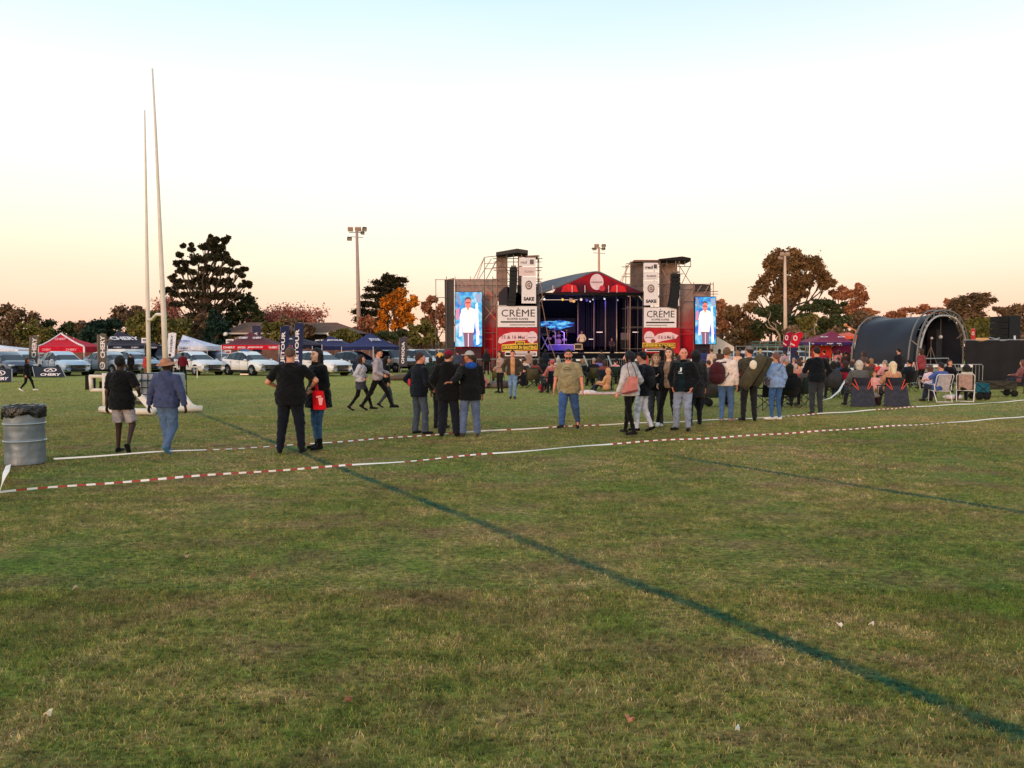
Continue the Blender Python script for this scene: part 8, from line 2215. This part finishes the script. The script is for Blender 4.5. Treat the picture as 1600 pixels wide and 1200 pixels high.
crowd = [  # px, ground row or distance, heading, top, hair, chair, skin, female, label, chair label
 (1200, 640, .1, None, None, BK, 0, 0, '', 'black camp chair just left of the denim shirt legs'),
 (1232, 636, -.2, (14, 20, 22), lh(HD), BK, 'light', 1, 'dark haired woman in black seated right of the denim shirt', 'black camp chair right of the denim shirt legs'),
 (1256, 634, .3, (88, 80, 80), sh_((120, 90, 80)), GN, 'light', 0, 'man in grey seated just left of the black jumper', 'dark green camp chair left of the black jumper'),
 (1246, 622, .1, (190, 132, 116), sh_(HB), (190, 60, 56), 'light', 0, 'person in salmon seated in a red chair near the denim shirt', 'red camp chair behind the denim shirt'),
 (1300, 622, -.2, (54, 60, 66), bb(HD), GR, 'tan', 1, 'person in slate jacket right of the black jumper', 'grey camp chair right of the black jumper'),
 (1318, 618, .0, (24, 22, 26), bb((50, 30, 28)), (142, 18, 40), 'light', 1, 'dark haired person in the crimson chair', 'crimson camp chair left of the grey gilet'),
 (1327, 613, .2, (226, 190, 180), sh_((80, 60, 50)), None, 'light', 0, 'person in pale pink with white cap left of the grey gilet', ''),
 (1352, 612, .1, (70, 62, 56), sh_(HB), OL, 'light', 0, 'person in brown behind the grey gilet', 'olive camp chair behind the grey gilet'),
 (1372, 606, -.1, (206, 60, 60), sh_(HB), None, 'light', 0, 'child in red standing behind the pink child', ''),
 (1417, 612, .2, (22, 34, 44), sh_(HD), BK, 'light', 0, 'person in dark teal right of the blonde woman', 'black camp chair right of the blonde woman'),
 (777, 603, .2, (60, 48, 44), bb(HD), (96, 88, 54), 'tan', 1, 'person in brown seated left of the beige woman', 'olive chair with yellow tinge left of the beige woman'),
 (757, 607, -.6, (180, 120, 116), sh_(HB), None, 'light', 0, 'child in dusty pink on the ground right of the blue hood', ''),
 (832, 606, .0, None, None, (86, 78, 60), 0, 0, '', 'empty brown-grey camp chair right of the brown jacket'),
 (818, 605, .3, (24, 26, 34), sh_(HD), None, 'light', 0, 'person in black crouching right of the brown jacket', ''),
 (845, 600, .0, (30, 32, 38), bb(HD), BK, 'light', 1, 'person in black seated in the second row near the barrier', 'black chair in the second row near the barrier'),
 (860, 614, .5, (196, 112, 104), sh_((170, 60, 70)), (24, 30, 50), 'light', 0, 'person in pink cap and patterned top seated left of the khaki tee', 'navy chair left of the khaki tee'),
 (872, 598, -.2, (206, 190, 180), sh_((210, 190, 160)), GR, 'pale', 0, 'fair haired person seated before the barrier left of the khaki tee', 'grey chair before the barrier left of the khaki tee'),
 (922, 600, .1, (216, 196, 90), sh_(HB), NVY, 'light', 0, 'child in yellow and white seated right of the khaki tee', 'navy chair right of the khaki tee'),
 (934, 598, .0, (120, 110, 190), bb(HB), (60, 64, 84), 'light', 1, 'person in lilac and white seated right of the khaki tee', 'slate chair under the lilac top'),
 (946, 612, 1.0, (206, 150, 108), bb((206, 150, 110)), None, 'light', 1, 'person in peach blanket bending forward on the ground', ''),
 (962, 600, .2, (34, 38, 50), sh_(HD), BK, 'light', 0, 'person in dark blue seated beside the peach blanket', 'black chair beside the peach blanket'),
 (976, 610, -.1, None, None, (16, 17, 20), 0, 0, '', 'large black camp chair left of the grey hoodie'),
 (1000, 600, .1, (60, 60, 66), sh_(HB), GR, 'light', 0, 'person in grey seated behind the grey hoodie', 'grey chair behind the grey hoodie'),
 (1096, 610, .1, (26, 30, 60), bb((40, 40, 60)), BK, 'light', 0, 'person in navy with white stripe right of the bald man', 'black chair right of the bald man'),
 (1104, 616, .3, (70, 72, 74), sh_(HB), (52, 50, 50), 'light', 0, 'person in grey and white print right of the bald man', 'charcoal chair right of the bald man'),
 (1118, 606, -.3, (150, 110, 96), lh(HB), GR, 'light', 1, 'person in tan seated left of the maroon backpack', 'grey chair left of the maroon backpack'),
 (1152, 604, .1, (232, 184, 160), bb((150, 110, 80)), None, 'pale', 1, 'woman in peach standing right of the white top', ''),
 (1160, 600, .0, (120, 104, 100), sh_(HB), GR, 'light', 0, 'person in plaid grey left of the long olive bag', 'grey chair left of the long olive bag'),
 (1158, 612, .2, (170, 66, 66), sh_(HB), RD, 'light', 0, 'person in rose left of the long olive bag', 'red chair left of the long olive bag'),
 (1238, 600, .1, (190, 150, 150), sh_((150, 130, 120)), GR, 'light', 0, 'person in dusty rose behind the dark haired woman', 'grey chair behind the dark haired woman'),
 (1262, 598, -.1, (224, 206, 196), sh_((160, 140, 120)), None, 'pale', 0, 'fair person in cream left of the black jumper head', ''),
 (1250, 594, .2, (44, 48, 66), sh_(HB), BK, 'tan', 0, 'person in navy in the far row below the feather flags', 'black chair in the far row below the feather flags'),
 (1290, 602, .1, (28, 30, 46), sh_(HD), BK, 'light', 0, 'person in dark navy right of the black jumper shoulder', 'black chair right of the black jumper shoulder'),
 (1308, 598, -.2, (150, 70, 70), sh_(HB), RD, 'light', 0, 'person in brick red beneath the purple gazebo', 'red chair beneath the purple gazebo'),
 (1322, 596, .1, (196, 130, 126), bb(HB), GR, 'light', 1, 'person in pink beneath the purple gazebo', 'grey chair beneath the purple gazebo'),
 (1190, 600, .1, (60, 66, 60), sh_(HB), GN, 'light', 0, 'person in moss green behind the long olive bag', 'green chair behind the long olive bag'),
 (1222, 606, .2, (200, 196, 190), sh_((140, 120, 100)), BK, 'light', 0, 'grey capped person right of the denim shirt shoulder', 'black chair behind the denim shirt shoulder'),
 (1592, 614, .6, (130, 84, 84), bb((110, 70, 66)), (40, 48, 74), 'light', 1, 'person in mauve seated at the right edge before the fence', 'navy chair at the right edge before the fence'),
 (672, 596, .3, (30, 50, 52), bb((60, 40, 36)), GN, 'light', 1, 'person in dark green seated between navy jacket and yellow beanie', 'green chair between navy jacket and yellow beanie'),
 (742, 596, .0, (44, 36, 38), bb(HD), GR, 'tan', 1, 'dark haired person seated right behind the blue hood', 'grey chair right behind the blue hood'),
]
for (px, gy_, rz, tp, hr, ch, sk, fm_, lab, cl) in crowd:
    if tp is None:
        g = G(px, gy_); camp_chair(cl, (g.x, g.y, 0), rz, ch)
    elif 'standing' in lab:
        g = G(px, gy_); ht = 1.15 if 'child' in lab else 1.68
        person(lab, (g.x, g.y, 0), rz, ht, skin=sk, top=dict(c=tp, hem=.1, t=.03), legs=dict(c=(50, 54, 66), t=.015), hair=hr, fem=bool(fm_), h=.03)
    else:
        sit(lab, px, gy_, rz, tp, hr, ch, cl, skin=sk, fem=bool(fm_), h=.026 if gy_ > 610 else .034, ht=1.3 if 'child' in lab else 1.74, head=dict(kind='cap', c=(206, 96, 110)) if 'pink cap' in lab else dict(kind='cap', c=(232, 226, 226)) if 'white cap' in lab else dict(kind='cap', c=(150, 140, 136)) if 'grey capped' in lab else None)
a = P(982, 590, 52)
person('crew member in salmon shirt standing at the barrier', (a.x, 52, 0), .1, 1.72, ps=pose(hl=(-.3, .2, 1.1), hr=(.3, .2, 1.1)), skin='tan', top=dict(c=(232, 168, 156), hem=.05, t=.03), legs=dict(c=(80, 76, 96), t=.02), hair=dict(c=(60, 30, 30)), h=.035)
a = P(1050, 590, 50)
person('camera operator in black before the right yellow sign', (P(1037, 590, 50).x, 50, .0), .1, 2.0, ps=pose(hr=(.2, .3, 1.3)), skin='tan', top=dict(c=(14, 14, 16), hem=.15, t=.04), legs=dict(c=(14, 14, 18), t=.02), hair=dict(c=HD), h=.035)
marks = [(858, 'the khaki tee man'), (925, 'the peach blanket person'), (1018, 'the fair haired girl'), (1094, 'the covered buggy'), (1150, 'the long olive bag'), (1228, 'the denim shirt woman'), (1292, 'the black jumper man'), (1345, 'the grey gilet man')]
tones = [((200, 180, 168), 'cream'), ((52, 70, 110), 'cobalt'), ((120, 62, 56), 'russet'), ((96, 104, 96), 'sage'), ((216, 150, 150), 'blush'), ((30, 30, 36), 'jet black')]
rnd = random.Random(4)
for i_, (mx_, nm_) in enumerate(marks):
    for j_ in range(5):
        c_, cn = tones[(i_ + j_ * 2 + j_ // 3) % 6]
        hc, hn = [(HB, 'brown haired'), (HD, 'black haired'), ((150, 110, 76), 'fair haired'), ((150, 140, 134), 'grey haired')][(i_ + j_) % 4]
        q = mx_ + (j_ - 2) * 17 + rnd.uniform(-5, 5); row = 597 + (j_ * 7 + i_ * 3) % 5 * 3.2
        side = 'left of' if j_ < 2 else 'right of' if j_ > 2 else 'behind'
        sit(f'{hn} person in {cn} seated in back rows {side} {nm_}', q, row, rnd.uniform(-.5, .5), c_, dict(c=hc, style=['short', 'bob'][j_ % 2]), (GR, BK, OL, NVY, GN)[j_], f'back row chair of the {hn} {cn} figure {side} {nm_}', skin=['light', 'pale', 'tan'][j_ % 3], fem=bool(j_ % 2), h=.036, ht=rnd.uniform(1.6, 1.8), legs_=[(44, 50, 66), (90, 84, 78), (28, 28, 32)][j_ % 3])
# wagons, blankets and bundles
def wagon(label, px, py, L, c):
    g = G(px, py); t = thing('garden_wagon', label, 'wagon', (g.x, g.y, 0), -.1, 'folding wagons on the grass')
    for (dx, dy, sx, sy) in ((0, -.25, L, .02), (0, .25, L, .02), (-L / 2, 0, .02, .5), (L / 2, 0, .02, .5)):
        m = MB(); m.box((dx, dy, .42), (sx, sy, .30)); m.build('side_panel', cloth(c), t)
    m = MB(); m.box((0, 0, .27), (L, .5, .02)); m.build('floor_panel', cloth(c), t)
    for s in (-1, 1):
        m = MB(); m.tube([(-L / 2, s * .27, .2), (L / 2, s * .27, .55)], .012, 5); m.tube([(-L / 2, s * .27, .55), (L / 2, s * .27, .2)], .012, 5); m.build('cross_frame', M_blackpaint, t)
        for x in (-L / 2 + .08, L / 2 - .08):
            m = MB(); m.tube([(x, s * .22, .12), (x, s * .30, .12)], .12, 14); m.build('wheel', mat('tyre', (22, 22, 24), .85), t)
    m = MB(); m.tube([(-L / 2, 0, .3), (-L / 2 - .5, 0, .18), (-L / 2 - .6, 0, .2)], .012, 5); m.build('handle', M_blackpaint, t)
    return t
wagon('olive folding wagon with black wheels before the black fence', 1558, 619, 1.1, (62, 60, 50))
wagon('green and teal folding wagon right of the bald man', 1122, 634, .8, (48, 70, 60))
wagon('small teal wagon beside the pinkish garden chair', 1530, 624, .4, (30, 92, 112))
def bundle(name, label, cat, px, py, parts):
    g = G(px, py); t = thing(name, label, cat, (g.x, g.y, 0))
    for nm, c, rad, col in parts:
        m = MB(); m.ball(c, rad, 14, 9)
        for i, v in enumerate(m.v):
            n_ = math.sin(v[0] * 17 + i) * .012 + math.sin(v[2] * 23 + v[1] * 11) * .02
            m.v[i] = (v[0] + n_, v[1] + n_, max(0.005, v[2] + n_ * .6))
        m.build(nm, cloth(col), t)
    return t
bundle('blanket_heap', 'grey-brown heap of blankets right of the blue hood', 'blankets', 772, 606, [('blanket', (0, 0, .12), (.75, .4, .18), (104, 92, 84)), ('blanket', (.4, -.1, .16), (.45, .3, .18), (72, 64, 60))])
bundle('cushion', 'pink cushion on the grass right of the blue hood', 'cushion', 754, 605, [('cover', (0, 0, .14), (.30, .2, .16), (226, 140, 180))])
bundle('blanket_heap', 'brown covered heap behind the striding man in grey', 'blankets', 636, 594, [('blanket', (0, 0, .14), (1.1, .5, .22), (92, 78, 66)), ('blanket', (.9, .1, .12), (.8, .4, .18), (112, 98, 84))])
bundle('buggy_cover', 'large charcoal covered buggy right of the bald man', 'buggy', 1104, 634, [('canopy', (-.1, 0, .82), (.42, .34, .30), (56, 54, 56)), ('body', (0, 0, .52), (.52, .36, .26), (64, 58, 54)), ('side_bag', (.45, -.1, .45), (.28, .26, .20), (50, 48, 44))])
bundle('draped_coat', 'black coat hanging over a chair behind the bald man', 'coat', 1092, 645, [('cloth_fold', (0, 0, .45), (.16, .16, .44), (14, 14, 18))])
bundle('rug', 'pale rug lying on the grass between khaki tee and grey hoodie', 'rug', 955, 616, [('rug_cloth', (0, 0, .02), (1.5, .35, .06), (206, 168, 156)), ('rug_fold', (-.9, 0, .08), (.35, .25, .10), (226, 206, 200))])
bundle('cool_box', 'dark maroon cool bag between the two orange strapped chairs', 'cool bag', 1365, 633, [('box', (0, 0, .15), (.2, .16, .17), (40, 20, 28)), ('lid', (0, 0, .3), (.2, .16, .06), (150, 140, 136))])
bundle('white_bundle', 'white bundle on the grass under the two garden chairs', 'bundle', 1488, 624, [('cloth_fold', (0, 0, .08), (.35, .2, .10), (222, 206, 206))])
bundle('red_bag', 'red bag on the grass left of the khaki tee', 'bag', 846, 612, [('bag_body', (0, 0, .16), (.12, .1, .18), (196, 28, 40))])
g = G(1310, 628)
t = tag(MB().tube([P(1280, 627, g.y), P(1298, 622, g.y), P(1311, 611, g.y), P(1321, 594, g.y)], [.02, .06, .085, .07], 6, flat=.25).build('inflated_streamer', mat('streamer_white', (222, 228, 232), .4)), 'long curved white inflated streamer left of the grey gilet', 'streamer')
t = wthing('wooden_trestle', 'grey a-shaped trestle with a red cloth before the arched booth', 'trestle', (P(1430, 600, 33).x, 33, 0))
for pts in (((1428, 566), (1416, 600)), ((1428, 566), (1438, 600)), ((1432, 566), (1446, 596))):
    m = MB(); m.tube([P(*pts[0], 33), Vector((P(*pts[1], 33).x, 33 + (.4 if pts[1][0] == 1446 else 0), 0))], .025, 5); m.build('leg', M_alu, t, True)
m = MB(); prect(m, 1424, 566, 1436, 589, 33.1, .04); m.build('red_cloth', cloth((150, 24, 50)), t, True)
m = MB(); m.tube([P(1421, 588, 33), P(1440, 588, 33)], .02, 5); m.build('cross_bar', M_alu, t, True)
